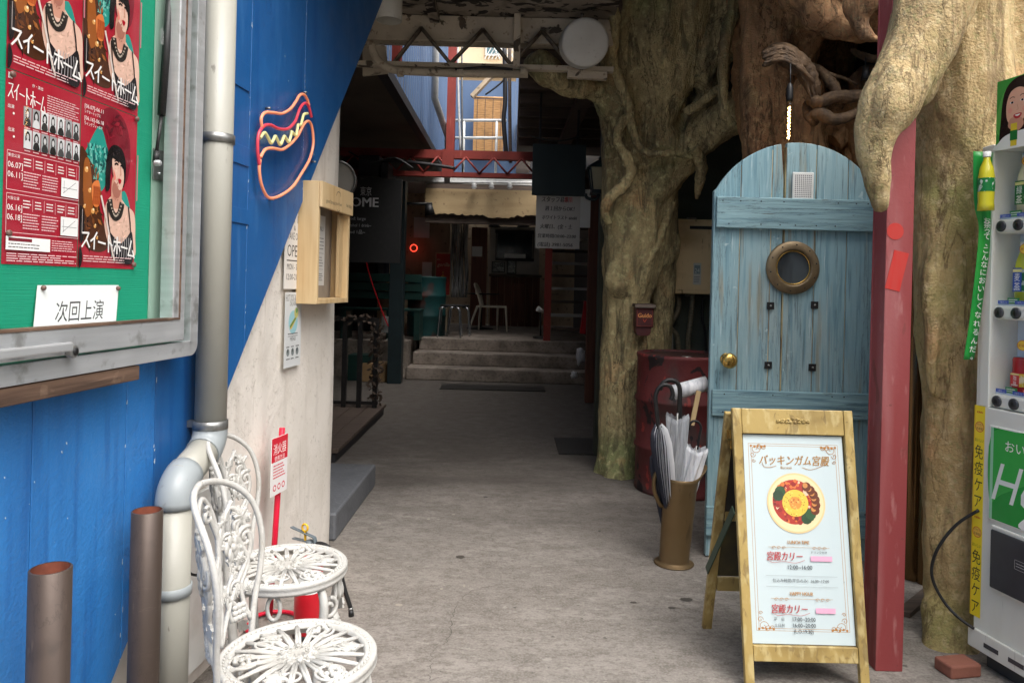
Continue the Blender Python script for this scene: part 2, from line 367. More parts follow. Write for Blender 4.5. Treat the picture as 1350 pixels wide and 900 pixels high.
M['pvc'] = mk('grey_pvc', lin(165, 163, 153), 0.42, layers=[((6, 6, 2), 6, 0.45, 0.75, lin(158, 155, 144), 0.7), ((40, 40, 14), 6, 0.68, 0.73, lin(86, 82, 75), 0.6)], bump=[(60, 0.06)])
M['pvc2'] = mk('bluish_pvc', lin(150, 156, 158), 0.4, layers=[((40, 40, 20), 6, 0.64, 0.73, lin(100, 100, 98), 0.5)])
M['steel'] = mk('clamp_steel', lin(150, 150, 148), 0.4, 0.8, layers=[(40, 5, 0.5, 0.7, lin(110, 106, 100), 0.6)])
M['black'] = mk('black_rubber', lin(26, 26, 27), 0.5, layers=[(30, 4, 0.5, 0.7, lin(40, 39, 38), 0.5)])
M['whitep'] = mk('white_enamel', lin(226, 226, 222), 0.35, layers=[(12, 5, 0.5, 0.75, lin(200, 198, 190), 0.6)])

# ground
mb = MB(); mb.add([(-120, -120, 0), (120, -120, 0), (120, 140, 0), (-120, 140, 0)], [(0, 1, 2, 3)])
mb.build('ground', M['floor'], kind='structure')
# repaired patches, drain cover marks and oil spots on the concrete
M['patch'] = mk('concrete_repair', lin(112, 108, 102), 0.85, layers=[(6, 6, 0.42, 0.66, lin(92, 87, 80), 0.8), (70, 5, 0.5, 0.7, lin(128, 124, 116), 0.5)], bump=[(120, 0.4)])
M['stain'] = mk('oil_stain', lin(64, 59, 53), 0.7, layers=[(30, 5, 0.4, 0.6, lin(76, 71, 65), 0.8)])
def floor_blob(name, px, py, rx, ry, m, seed, z=0.002, n=18):
    c = G(px, py); r = random.Random(seed); b = MB()
    pts = [(c.x + rx * math.cos(2 * math.pi * i / n) * r.uniform(0.75, 1.1), c.y + ry * math.sin(2 * math.pi * i / n) * r.uniform(0.75, 1.1), z) for i in range(n)]
    b.add(pts, [list(range(n))]); o = b.build(name, M[m], kind='structure'); return o
for i, (px, py, rx, ry) in enumerate([(607, 734, .022, .022), (905, 790, .03, .02), (640, 655, .014, .02)]):
    floor_blob('floor_stain', px, py, rx, ry, 'stain', i)

M['fleck'] = mk('pale_mortar_fleck', lin(150, 142, 131), .85)
for i, (px, py, rx, ry) in enumerate([(565, 684, .010, .013), (598, 678, .012, .010), (526, 797, .016, .013), (582, 776, .008, .008), (612, 772, .006, .01), (700, 660, .008, .01), (842, 668, .006, .008), (500, 690, .012, .016)]):
    floor_blob('mortar_fleck', px, py, rx, ry, 'fleck', 40 + i, z=.0015)
for i, (px, py, rx, ry) in enumerate([(835, 794, .016, .010), (886, 801, .018, .010), (790, 700, .008, .012), (720, 640, .01, .012)]):
    floor_blob('floor_stain', px, py, rx, ry, 'stain', 60 + i)
def crack(pts, seed, w=.0013):
    r = random.Random(seed); q = smooth_path([tuple(G(*p)) for p in pts], 7); b = MB(); vs_ = []
    for k, (x, y, z) in enumerate(q): dx_c = r.uniform(-.008, .008); ww = w * r.uniform(.3, 1.2); vs_ += [(x + dx_c - ww, y, .001), (x + dx_c + ww, y, .001)]
    b.add(vs_, [(2 * k, 2 * k + 1, 2 * k + 3, 2 * k + 2) for k in range(len(q) - 1)]); b.build('floor_crack', M['stain'], kind='structure')
crack([(566, 898), (568, 880), (572, 858), (590, 842), (596, 815), (604, 795), (622, 778), (660, 770)], 1); crack([(760, 770), (820, 772), (870, 778)], 2, .0012); crack([(640, 720), (700, 735), (780, 745)], 3, .0010)

# ---------------------------------------------------------------- left facade
S_END = 3.70
fac = thing('facade_wall', 'white plastered street wall with a blue painted face ending in a slanted edge', 'wall')
mb = MB()
# plaster face as a grid with soft trowel waves
ns, nz_ = 90, 110; s0, s1, z0, z1 = 0.2, S_END, 0.0, 5.5
def trowel(s, z):
    a = mnoise.noise(Vector((s * 2.2, z * 1.1, 3.0))) * 0.006 + mnoise.noise(Vector((s * 9, z * 4, 8.0))) * 0.0022
    a += 0.007 * math.exp(-((s - SZ(348, 450)[0]) / 0.03) ** 2)
    return a
vs_ = []; fs_ = []
for j in range(nz_ + 1):
    for i in range(ns + 1):
        s = s0 + (s1 - s0) * i / ns; z = z0 + (z1 - z0) * j / nz_
        edge = -0.012 * max(0, (i - ns + 2) / 2.0) ** 2
        vs_.append(WP(s, z, trowel(s, z) - 0.006 + edge))
for j in range(nz_):
    for i in range(ns):
        a = j * (ns + 1) + i; fs_.append((a, a + 1, a + ns + 2, a + ns + 1))
mb.add(vs_, fs_, True)
mb.build('plaster_face', M['plaster'], fac, fixn=False)
mb = MB(); mb.wbox(0.2, S_END - 0.004, 0, 5.5, -0.30, -0.022); mb.build('wall_core', M['plaster'], fac)
mb = MB(); mb.wbox(SZ(232, 800)[0], SZ(300, 800)[0], 0.06, 0.62, 0.002, 0.02); mb.build('base_board', M['whitep'], fac, bevel=0.003)

def clip(poly, a, b, c):                         # keep a*x + b*y <= c
    out = []
    for i in range(len(poly)):
        p, q = poly[i - 1], poly[i]; dp = a * p[0] + b * p[1] - c; dq = a * q[0] + b * q[1] - c
        if (dp <= 0) != (dq <= 0):
            t = dp / (dp - dq); out.append((p[0] + (q[0] - p[0]) * t, p[1] + (q[1] - p[1]) * t))
        if dq <= 0: out.append(q)
    return out
BO = 0.03
dA, dB = SZ(505, 0, BO), SZ(300, 515, BO)
dx, dz = dA[0] - dB[0], dA[1] - dB[1]            # diagonal runs along (dx, dz)
seams = [-0.6, SZ(40, 700, BO)[0], SZ(163, 700, BO)[0], SZ(202, 650, BO)[0], SZ(331, 90, BO)[0], SZ(401, 140, BO)[0], 5.2]
for i in range(len(seams) - 1):
    pl = [(seams[i] + 0.0012, 0.004), (seams[i + 1] - 0.0012, 0.004), (seams[i + 1] - 0.0012, 5.6), (seams[i] + 0.0012, 5.6)]
    pl = clip(pl, dz, -dx, dz * dB[0] - dx * dB[1])
    if len(pl) < 3: continue
    mb = MB(); mb.prism([WP(s, z, 0.008) for s, z in pl], WN * (BO - 0.008))
    o = mb.build('panel', M['blue_rough_lit'] if i < 3 else M['blue'], fac, bevel=0.0015, seg=1)
for (xa, ya, xb, yb) in [(303, 196, 328, 212), (303, 277, 328, 292), (304, 88, 329, 108)]:
    a = SZ(xa, yb, BO); b = SZ(xb, ya, BO); mb = MB(); mb.wbox(a[0], b[0], a[1], b[1], BO + 0.001, BO + 0.005)
    mb.build('cover_plate', M['blue'], fac, bevel=0.001, seg=1)
# white chips along the seams
M['chip'] = mk('bare_paint_chip', lin(196, 206, 216), 0.7)
mb = MB(); rr = random.Random(3)
for s in seams[2:6]:
    for k in range(34):
        z = rr.uniform(0.3, 3.1); l = rr.uniform(0.002, 0.016); w = rr.uniform(0.0008, 0.0024); ss = s + rr.uniform(-0.004, 0.004)
        if dz * ss - dx * z < dz * dB[0] - dx * dB[1] - 0.05:
            mb.add([WP(ss - w, z, BO + .0006), WP(ss + w * .6, z - l * .3, BO + .0006), WP(ss + w, z + l, BO + .0006), WP(ss - w * .5, z + l * .8, BO + .0006)], [(0, 1, 2, 3)])
for k in range(26):
    px = rr.choice([rr.uniform(0, 200), rr.uniform(320, 430)]); py = rr.uniform(550, 880) if px < 210 else rr.uniform(60, 330)
    s, z = SZ(px, py, BO); l = rr.uniform(0.001, 0.005)
    if dz * s - dx * z < dz * dB[0] - dx * dB[1] - 0.03:
        mb.add([WP(s, z, BO + .0006), WP(s + l, z - l, BO + .0006), WP(s + l * .9, z + l * .8, BO + .0006), WP(s - l * .3, z + l, BO + .0006)], [(0, 1, 2, 3)])
mb.build('paint_chips', M['chip'], fac, kind='stuff')

# ---------------------------------------------------------------- building masses round the passage
def slab(name, mat, label, cat, *bx, bevel=0.0):
    b = MB()
    for q in bx: b.box(*q)
    return tag(b.build(name, M[mat], bevel=bevel), label, cat)
slab('ceiling_slab', 'peel', 'passage ceiling with flaking grey paint above the cream truss', 'ceiling', (-2.6, 0.62, 2.5, 4.98, 3.06, 3.5))  # front edge extended forward, unseen, to shade the passage floor
slab('upper_facade', 'cream', 'upper storey front wall above the passage entrance', 'wall', (-2.6, 0.62, 2.5, 2.8, 3.62, 7.0), (0.63, 6.0, 3.76, 3.9, 2.95, 7.0), (0.63, 6.0, 3.91, 5.85, 3.62, 3.9))  # unseen; right-hand front brought lower to shade the upper tree
slab('hall_ceiling', 'soffit', 'grey brown soffit over the dark side hall', 'ceiling', (-6.0, -1.10, 3.7, 13.2, 3.12, 3.3))
slab('stair_soffit', 'darkwood', 'dark boarded soffit on the right over the passage', 'ceiling', (0.02, 0.72, 4.99, 10.2, 3.12, 3.3), (0.721, 3.4, 5.87, 10.2, 3.12, 3.3))
slab('hall_wall', 'dark', 'black painted end wall of the dark side hall', 'wall', (-4.6, -4.3, 3.7, 13.2, 0, 3.1), )
slab('side_wall', 'dark', 'dark wall behind the plastered street wall', 'wall', (-4.3, -1.5, 3.99, 4.2, 0, 3.1))
slab('passage_side_wall', 'greywall', 'dark green grey rendered wall of the alcove behind the red oil drum', 'wall', (0.74, 3.4, 5.86, 6.1, 0, 3.6))
slab('inner_right_wall', 'dark', 'dark passage wall on the right beyond the timber posts', 'wall', (1.25, 1.5, 6.11, 14.9, 0, 3.7))
slab('entrance_side_wall', 'dark', 'dark wall of the entrance behind the glossy brown poles', 'wall', (2.25, 2.5, 3.3, 5.85, 0, 3.5))
slab('upper_right_wall', 'darkwood', 'dark upper storey wall beside the light well', 'wall', (0.02, 0.25, 4.99, 13.2, 3.31, 4.2))
# joists under the right soffit
mb = MB(); st = bpy.data.objects['stair_soffit']
for k in range(8):
    y = 5.4 + k * 0.52; b = MB(); b.box(0.03, 0.72 if y < 5.8 else 1.24, y, y + 0.06, 3.02, 3.119); b.build('joist', M['darkwood'], st)
b = MB(); b.bar((0.62, 5.2, 2.99), (0.56, 9.9, 2.99), 0.14, 0.06); b.build('joist', M['darkwood'], st)
# blue sheet metal wall, corrugated
slab('well_end_wall', 'corr', 'narrow blue wall strip closing the corner of the light well', 'wall', (-0.02, 0.24, 13.205, 13.45, 2.95, 6.5))
up = thing('blue_upper_storey', 'blue sheet metal upper storey along the left of the light well', 'wall')
mb = MB(); vs_ = []; fs_ = []; n = 0; y = 4.99; prof = []
while y < 13.2:
    prof += [(y, -1.10), (y + .10, -1.10), (y + .115, -1.085), (y + .145, -1.085)]; y += 0.16
for (yy, xx) in prof: vs_ += [(xx, yy, 3.10), (xx, yy, 5.6)]
for i in range(len(prof) - 1): fs_.append((2 * i, 2 * i + 2, 2 * i + 3, 2 * i + 1))
mb.add(vs_, fs_); mb.build('sheet_cladding', M['corr'], up)
mb = MB(); mb.box(-1.4, -1.13, 5.0, 13.2, 3.31, 5.6); mb.build('wall_core', M['dark'], up)
mb = MB(); mb.box(-1.16, -1.07, 4.99, 13.2, 3.02, 3.115); mb.build('edge_beam', M['dark'], up)
# downpipe on the blue wall
a = P(575, 52, 8.3); bb_ = P(575, 130, 8.3); cc = P(590, 180, 9.6)
mb = MB(); mb.tube([(a.x, a.y, 5.5), (a.x, a.y, bb_.z), cc, (cc.x, cc.y + .1, cc.z - .6)], 0.04, 10)
tag(mb.build('downpipe', M['whiterail']), 'pale downpipe running down the blue sheet metal wall', 'pipe')

# far end of the light well
slab('back_blue_wall', 'corr', 'blue wall of the balcony at the end of the light well', 'wall', (-1.9, -0.021, 13.21, 13.4, 2.95, 4.95))
slab('balcony_slab', 'whiterail', 'pale balcony slab edge above the beige fascia', 'balcony', (-2.2, 0.6, 10.98, 13.2, 2.80, 2.93))
mb = MB(); f = thing('beige_fascia', 'beige board fascia over the opening of the back room', 'fascia')
r = random.Random(5); x0, x1 = P(560, 285, 10.9).x, P(712, 285, 10.9).x; top = P(640, 250, 10.9).z; bot = P(640, 284, 10.9).z
n = 40; pts = [(x0, 10.9, top), (x1, 10.9, top)] + [(x1 + (x0 - x1) * i / n, 10.9, bot + r.uniform(-.012, .022) - (.03 if 8 < i < 20 else 0)) for i in range(n + 1)]
mb.prism(pts, (0, .04, 0)); mb.build('board', M['beige'], f)
mb = MB(); mb.box(x0, x1 + .6, 10.98, 11.1, bot - .12, 2.79); mb.build('backing_beam', M['darkwood'], f)
# railing on the balcony
rl = thing('balcony_railing', 'white tubular railing in front of the bamboo blind', 'railing')
za = P(640, 159, 11.05).z
for q in [((598, 159), (668, 159)), ((598, 182), (668, 182))]:
    mb = MB(); mb.tube([P(q[0][0], q[0][1], 11.05), P(q[1][0], q[1][1], 11.05)], 0.022, 8); mb.build('rail', M['whiterail'], rl)
for px in (612, 655):
    p = P(px, 160, 11.05); mb = MB(); mb.tube([(p.x, p.y, 2.93), p], 0.02, 8); mb.build('post', M['whiterail'], rl)
# bamboo blind
M['bamboo'] = mk('bamboo_reed', lin(196, 150, 96), 0.6, layers=[((8, 8, 120), 4, 0.4, 0.65, lin(150, 108, 62), 0.8), (5, 5, 0.55, 0.7, lin(120, 88, 54), 0.6)])
bl = thing('bamboo_blind', 'tan bamboo blind hanging on the balcony behind the white railing', 'blind')
mb = MB(); a = P(625, 130, 12.9); b = P(663, 201, 12.9)
for k in range(60):
    z = b.z + (a.z - b.z) * (k + .5) / 60; mb.box(a.x, b.x, 12.90 + .004 * (k % 2), 12.912 + .004 * (k % 2), z - .0068, z + .0068)
mb.build('reed', M['bamboo'], bl, kind='stuff')
for t in (.12, .38, .64, .9):
    mb = MB(); x = a.x + (b.x - a.x) * t; mb.box(x - .004, x + .004, 12.893, 12.899, b.z, a.z); mb.build('cord', M['darkwood'], bl)
mb = MB(); mb.tube([(a.x - .02, 12.90, a.z + .02), (b.x + .02, 12.90, a.z + .02)], 0.018, 8); mb.build('head_rod', M['bamboo'], bl)
# slanted brown strut beside the blind
mb = MB(); mb.bar(P(622, 128, 12.2), P(660, 88, 12.2), .16, .06); tag(mb.build('timber_strut', M['beigewall']), 'slanted brown timber strut above the bamboo blind', 'beam')
# far apartment block
M['apt'] = mk('apartment_render', lin(214, 196, 166), 0.7, layers=[(0.6, 5, 0.4, 0.7, lin(196, 176, 146), 0.6)])
M['aptwin'] = mk('far_window_glass', lin(90, 120, 130), 0.15)
ap = thing('apartment_block', 'pale beige apartment block rising beyond the light well', 'building')
mb = MB(); mb.box(-8, 6, 30, 34, 0, 16); mb.build('wall', M['apt'], ap)
for fl in range(6):
    mb = MB(); z = 1.5 + fl * 2.8; mb.box(-8, 6, 29.2, 29.99, z, z + .18); mb.build('balcony', M['apt'], ap)
    mb = MB(); mb.tube([(-8, 29.25, z + 1.1), (6, 29.25, z + 1.1)], .035, 6); mb.build('rail', M['whiterail'], ap)
    for xx in (-6.2, -4.0, -1.25, 0.9, 3.0):
        mb = MB(); mb.box(xx, xx + .5, 29.93, 29.985, z + .75, z + 1.35); w = mb.build('window', M['aptwin'], ap)
        mb = MB()
        for (p, q, rr_, s_) in ((-.07, .57, .68, .75), (-.07, .57, 1.35, 1.42), (-.07, 0, .75, 1.35), (.5, .57, .75, 1.35)):
            mb.box(xx + p, xx + q, 29.9, 29.98, z + rr_, z + s_)
        mb.build('frame', M['whiterail'], w)

# building across the street, behind the viewer
M['render_pale'] = mk('pale_street_render', lin(196, 190, 180), 0.8, layers=[(0.8, 6, 0.4, 0.7, lin(176, 168, 158), 0.6)])
op = thing('street_building', 'pale rendered building across the street', 'building')
mb = MB(); mb.box(-16, 16, -11, -7.5, 0, 7.5); mb.build('wall', M['render_pale'], op)
for fl in range(2):
    for k in range(9):
        mb = MB(); mb.box(-14.5 + 3.3 * k, -13.0 + 3.3 * k, -7.49, -7.45, 1.0 + 3.2 * fl, 2.6 + 3.2 * fl); w = mb.build('window', M['aptwin'], op)
        mb = MB(); mb.box(-14.6 + 3.3 * k, -12.9 + 3.3 * k, -7.49, -7.4, .9 + 3.2 * fl, .99 + 3.2 * fl); mb.build('sill', M['whiterail'], w)
# ---------------------------------------------------------------- cream truss across the entrance
tr = thing('entrance_truss', 'cream painted steel truss with zigzag rods across the passage ceiling', 'truss')
YT = 4.86
zb0, zb1 = P(660, 56, YT).z, 3.055
mb = MB(); mb.box(-1.25, .62, YT - .03, YT + .03, zb0, zb1); mb.build('top_beam', M['cream'], tr, bevel=.006)
mb = MB(); mb.box(-1.25, .62, YT - .042, YT + .07, zb0 - .016, zb0 - .001); mb.build('flange', M['cream'], tr)
a, b = P(478, 93, YT - .03), P(800, 103, YT - .03); zc = (a.z + b.z) / 2
mb = MB(); mb.box(-1.25, .62, YT - .095, YT - .04, zc + .02, zc + .05); mb.build('bottom_chord', M['cream'], tr)
xs = [P(x, 90, YT).x for x in (522, 556, 595, 636, 674, 713, 753, 795)]
for side in (-.082, -.055):
    for i in range(len(xs) - 1):
        z_a, z_b = (zc + .05, zb1 - .1) if i % 2 == 0 else (zb1 - .1, zc + .05)
        mb = MB(); mb.tube([(xs[i], YT + side, z_a), (xs[i + 1], YT + side, z_b)], .0105, 7); mb.build('rod', M['rod'], tr)
p = P(682, 40, YT - .1); mb = MB(); mb.box(p.x - .022, p.x + .022, YT - .1, YT - .06, zc + .03, 3.055); mb.build('post', M['cream'], tr, bevel=.003)
# cream conduit under the truss with a bend at its left end
pts = smooth_path([P(487, 55, YT - .1), P(497, 78, YT - .1), P(512, 90, YT - .1), P(530, 94, YT - .1)], 5) + [P(600, 97, YT - .1), P(696, 98, YT - .1)]
mb = MB(); mb.tube(pts, .026, 12); cnd = mb.build('conduit', M['cream']); tag(cnd, 'cream painted conduit bending along the bottom of the truss', 'pipe')
for px in (528, 607, 690):
    c = P(px, 95.5, YT - .1); mb = MB(); mb.tube([c - Vector((.02, 0, 0)), c + Vector((.02, 0, 0))], .030, 12); mb.build('coupling', M['cream'], cnd)
# brackets and corroded shoe at the left end
mb = MB(); mb.prism([P(478, 60, YT + .05), P(508, 60, YT + .05), P(512, 96, YT + .05), P(478, 100, YT + .05)], (0, .03, 0)); mb.build('end_plate', M['cream'], tr)
# round drum light and cylinder lamp on the ceiling
M['lampwhite'] = mk('milky_lamp_shell', lin(206, 204, 196), 0.45, layers=[(4, 5, 0.45, 0.75, lin(176, 172, 160), 0.7), (40, 5, 0.62, 0.72, lin(150, 144, 130), 0.4)])
dl = thing('drum_lamp', 'large round white drum lamp beside the tree at the truss', 'lamp')
c = P(772, 56, 4.55); R_ = 31.5 / FPX * 4.55; ax = Vector((0.05, -1, -0.22)).normalized()
mb = MB(); mb.lathe([(0, .012), (R_ * .5, .010), (R_ * .86, .004), (R_ * .96, 0), (R_, -.012), (R_ * 1.0, -.09)], 40, c, ax); mb.build('diffuser', M['lampwhite'], dl)
mb = MB(); mb.lathe([(R_ * 1.015, -.06), (R_ * 1.03, -.065), (R_ * 1.03, -.14), (R_ * .97, -.16), (0, -.16)], 40, c, ax); mb.build('shell', M['lampwhite'], dl)
mb = MB(); e = c - ax * .15; mb.tube([e, (e.x, e.y + .06, 3.058)], .014, 8); mb.build('stem', M['cream'], dl)
mb = MB(); mb.bar(P(748, 98, 4.78), P(800, 101, 4.78), .05, .05); tag(mb.build('cream_batten', M['cream'], bevel=.003), 'flaking cream batten below the round drum lamp', 'batten')
dl = thing('cylinder_lamp', 'white cylindrical downlight under the flaking ceiling by the blue wall', 'lamp')
c = P(513, 28, 4.35); R_ = .075
mb = MB(); mb.lathe([(R_ * .98, 0), (R_, .004), (R_, 3.056 - c.z)], 28, c); mb.build('shell', M['lampwhite'], dl)
mb = MB(); mb.lathe([(0, .02), (R_ * .7, .015), (R_ * .96, .002)], 28, c); mb.build('lens', M['pvc'], dl)
# rafters on the ceiling
for px in (566,):
    p = P(px, 10, 4.5); mb = MB(); mb.box(p.x - .03, p.x + .03, 4.06, 4.82, 3.0, 3.056)
    mb.build('rafter', M['peel'], bpy.data.objects['ceiling_slab'])

# white lattice on the far apartment block
lt = bpy.data.objects['apartment_block']
for k in range(10):
    for sg_ in (1, -1):
        mb = MB(); xm = -1.0 + .14 * k; mb.bar((xm - .3 * sg_, 29.1 + .02 * sg_, 10.2), (xm + .3 * sg_, 29.1 + .02 * sg_, 11.3), .03); mb.build('lattice_bar', M['whiterail'], lt)
# clutter of cables, conduits and beams round the light well
for k, (pts, r_, yy, mt, lab) in enumerate((
    ([(603, 40), (604, 110), (607, 200)], .014, 9.6, 'whiterail', 'thin pale conduit beside the slim red upright'),
    ([(609, 40), (609, 130), (610, 228)], .012, 9.7, 'steel', 'thin grey conduit beside the pale conduit in the light well'),
    ([(665, 60), (666, 130), (664, 160), (668, 210)], .03, 9.9, 'dark', 'dark drain pipe at the corner of the light well'),
    ([(672, 60), (672, 140), (673, 215)], .022, 9.5, 'darkwood', 'dark brown pipe beside the boarded soffit'),
    ([(640, 125), (650, 118), (662, 108), (668, 98)], .012, 9.8, 'black', 'loose black cable swinging beside the timber strut'),
    ([(480, 215), (515, 212), (560, 216), (600, 222)], .02, 8.7, 'dark', 'dark conduit running along the back of the red truss'),
    ([(600, 92), (640, 89), (676, 92)], .008, 4.74, 'black', 'thin black wire lying along the truss bottom chord'))):
    mb = MB(); mb.tube([P(a_[0], a_[1], yy) for a_ in smooth_path(pts, 5)], r_, 8); tag(mb.build('service_cable' if r_ < .0125 else 'service_pipe', M[mt]), lab, 'cable' if r_ < .0125 else 'pipe')
for k, (x0_, y0_, x1_, y1_, yy, mt, lab) in enumerate(((516, 54, 528, 92, 5.3, 'redsteel', 'short red steel stub behind the truss end'), (640, 362, 655, 372, 6.2, 'whitep', ''))):
    if lab:
        a_, b_ = P(x0_, y1_, yy), P(x1_, y0_, yy); mb = MB(); mb.box(a_.x, b_.x, yy, yy + .1, a_.z, b_.z); tag(mb.build('steel_stub', M[mt]), lab, 'beam')
# ---------------------------------------------------------------- red truss further in
rt = thing('red_truss', 'red painted lattice truss across the passage in front of the balcony', 'truss')
YR = 9.0; zt = P(640, 206, YR).z; zb = P(640, 232, YR).z; xl, xr = P(450, 206, YR).x, P(706, 206, YR).x
mb = MB(); mb.box(xl, xr, YR - .05, YR + .05, zt - .045, zt + .055); mb.build('top_chord', M['redsteel'], rt)
mb = MB(); mb.box(xl, xr, YR - .05, YR + .05, zb - .025, zb + .03); mb.build('bottom_chord', M['redsteel'], rt)
p = P(591, 215, YR); mb = MB(); mb.box(p.x - .07, p.x + .07, YR - .07, YR + .03, zb - .03, zt + .06); mb.build('post', M['redsteel'], rt)
N_ = 14
for i in range(N_):
    xa = xl + (xr - xl) * i / N_; xb = xl + (xr - xl) * (i + 1) / N_
    z_a, z_b = (zb + .02, zt - .03) if i % 2 == 0 else (zt - .03, zb + .02)
    mb = MB(); mb.tube([(xa, YR - .055, z_a), (xb, YR - .055, z_b)], .012, 6); mb.build('rod', M['redsteel'], rt)
p = P(596, 100, 9.1); mb = MB(); mb.box(p.x - .05, p.x + .05, 9.06, 9.16, zt + .06, 6.2)
tag(mb.build('red_upright', M['redsteel']), 'slim red steel upright standing on the red truss', 'post')
M['dgreen'] = mk('dark_green_steel', lin(24, 40, 44), 0.5, layers=[(6, 5, 0.45, 0.7, lin(16, 26, 30), 0.7)])
p = G(537, 491); mb = MB(); mb.box(p.x - .09, p.x + .09, 9.55, 9.73, 0, 2.62)
tag(mb.build('green_post', M['dgreen'], bevel=.006), 'dark green square steel post in front of the steps', 'post')

# ---------------------------------------------------------------- steps and back room
sp = thing('concrete_steps', 'three worn concrete steps leading up to the back room', 'steps')
xa, xb = P(540, 480, 10).x, 1.24
for k, (y0, z0_, z1_) in enumerate(((9.95, 0, .17), (10.3, .17, .345), (10.68, .345, .52))):
    b = MB(); x_ = xa - .05 + .04 * k; b.prism([(x_, y0 + .06, z0_), (xb, y0 - .06, z0_), (xb, 15.0, z0_), (x_, 15.0, z0_)], (0, 0, z1_ - z0_ - .001)); b.build('step', M['step'], sp, bevel=.014)
FZ = .52
slab('side_platform', 'step', 'rough concrete platform under the green bench', 'platform', (-4.29, xa - .06, 10.2, 14.9, 0, .5))
M['plinth'] = mk('grey_painted_block', lin(96, 98, 102), 0.7, layers=[(5, 6, 0.45, 0.7, lin(74, 76, 80), 0.7), (50, 5, 0.55, 0.7, lin(120, 120, 122), 0.4)], bump=[(50, 0.3)])
a, b = G(441, 715), G(495, 640)
mb = MB(); mb.prism([(a.x, a.y + .02, 0), (b.x, b.y, 0), (b.x - .75, b.y, 0), (a.x - .75, a.y + .02, 0)], (0, 0, .14))
tag(mb.build('grey_plinth', M['plinth'], bevel=.012), 'low grey painted concrete block at the foot of the plastered wall', 'plinth')
a, b = G(450, 602, .12), G(505, 541, .12)
dk = thing('timber_deck', 'dark low timber deck under the black railing', 'deck')
for k in range(7):
    mb = MB(); x1_ = -1.22 - k * .15; mb.box(x1_ - .145, x1_, 5.3, 7.35, .07, .10 - .002 * (k % 2)); mb.build('plank', M['darkwood'], dk, bevel=.003, seg=1)
mb = MB(); mb.box(-2.2, -1.24, 5.32, 7.33, 0, .069); mb.build('skirt', M['dark'], dk)
# back room shell
slab('back_wall', 'beigewall', 'far wall of the back room behind the white chair', 'wall', (-4.3, 1.6, 14.95, 15.1, 0, 2.79))
mb = MB(); p0, p1 = P(470, 300, 11.6).x, P(612, 300, 11.6).x
slab('beige_side_wall', 'beigewall', 'grubby beige wall behind the red poster', 'wall', (P(500, 300, 12.2).x, P(593, 300, 12.2).x, 12.2, 12.35, .5, 2.79))
# ================================================================ banyan trees
M['bark'] = mk('banyan_bark', lin(185, 168, 124), 0.85, layers=[
    (2.2, 7, 0.40, 0.66, lin(143, 125, 88), 0.85, 0.5), (1.5, 5, 0.52, 0.66, lin(130, 141, 91), 0.85, 0.4),
    ((9, 9, 2.2), 8, 0.52, 0.7, lin(99, 85, 63), 0.75, 0.6), (26, 7, 0.52, 0.68, lin(221, 212, 160), 0.5),
    (5, 7, 0.6, 0.72, lin(193, 151, 105), 0.5), ((18, 18, 1.6), 7, 0.54, 0.66, lin(79, 72, 54), 0.7, 0.8), (60, 6, 0.54, 0.66, lin(114, 124, 85), 0.45)], bump=[((14, 14, 3), 0.9), ((40, 40, 16), 0.7), (120, 0.5)], bdist=0.018)
M['bark_pale'] = mk('pale_banyan_bark', lin(182, 158, 113), 0.85, layers=[
    (2.4, 7, 0.42, 0.66, lin(154, 129, 88), 0.8, 0.5), (1.9, 5, 0.54, 0.68, lin(136, 139, 79), 0.7, 0.4),
    ((9, 9, 2.2), 8, 0.55, 0.72, lin(107, 83, 57), 0.7, 0.6), (28, 7, 0.5, 0.68, lin(200, 181, 142), 0.55),
    (4, 7, 0.62, 0.74, lin(188, 139, 95), 0.5), ((18, 18, 1.6), 7, 0.54, 0.66, lin(109, 88, 60), 0.7, 0.8), (60, 6, 0.54, 0.66, lin(131, 133, 83), 0.45)], bump=[((14, 14, 3), 0.9), ((40, 40, 16), 0.7), (120, 0.5)], bdist=0.018)
M['bark_brown'] = mk('brown_banyan_bark', lin(184, 143, 103), 0.85, layers=[
    (2.2, 7, 0.40, 0.66, lin(142, 104, 72), 0.85, 0.5), ((7, 7, 2.2), 8, 0.52, 0.7, lin(103, 76, 53), 0.7, 0.6),
    (26, 7, 0.52, 0.68, lin(221, 183, 135), 0.5), (3, 5, 0.62, 0.76, lin(145, 145, 96), 0.5), ((18, 18, 1.6), 7, 0.54, 0.66, lin(84, 64, 47), 0.7, 0.8), (60, 6, 0.54, 0.66, lin(124, 120, 85), 0.45)], bump=[((14, 14, 3), 0.9), ((40, 40, 16), 0.7), (120, 0.5)], bdist=0.018)

add_cracks(M['bark'], (9, 9, 2.4), .016, lin(54, 46, 34), .75, 1, .6, .45); add_cracks(M['bark'], (30, 30, 12), .02, lin(70, 62, 44), .5, 6, .4, .45)
add_cracks(M['bark_pale'], (8, 8, 1.8), .014, lin(96, 76, 48), .7, 2, .6, .46); add_cracks(M['bark_pale'], (28, 28, 11), .018, lin(110, 92, 60), .5, 7, .4, .46)
add_cracks(M['bark_brown'], (9, 9, 2.4), .016, lin(52, 36, 24), .75, 3, .6, .45)

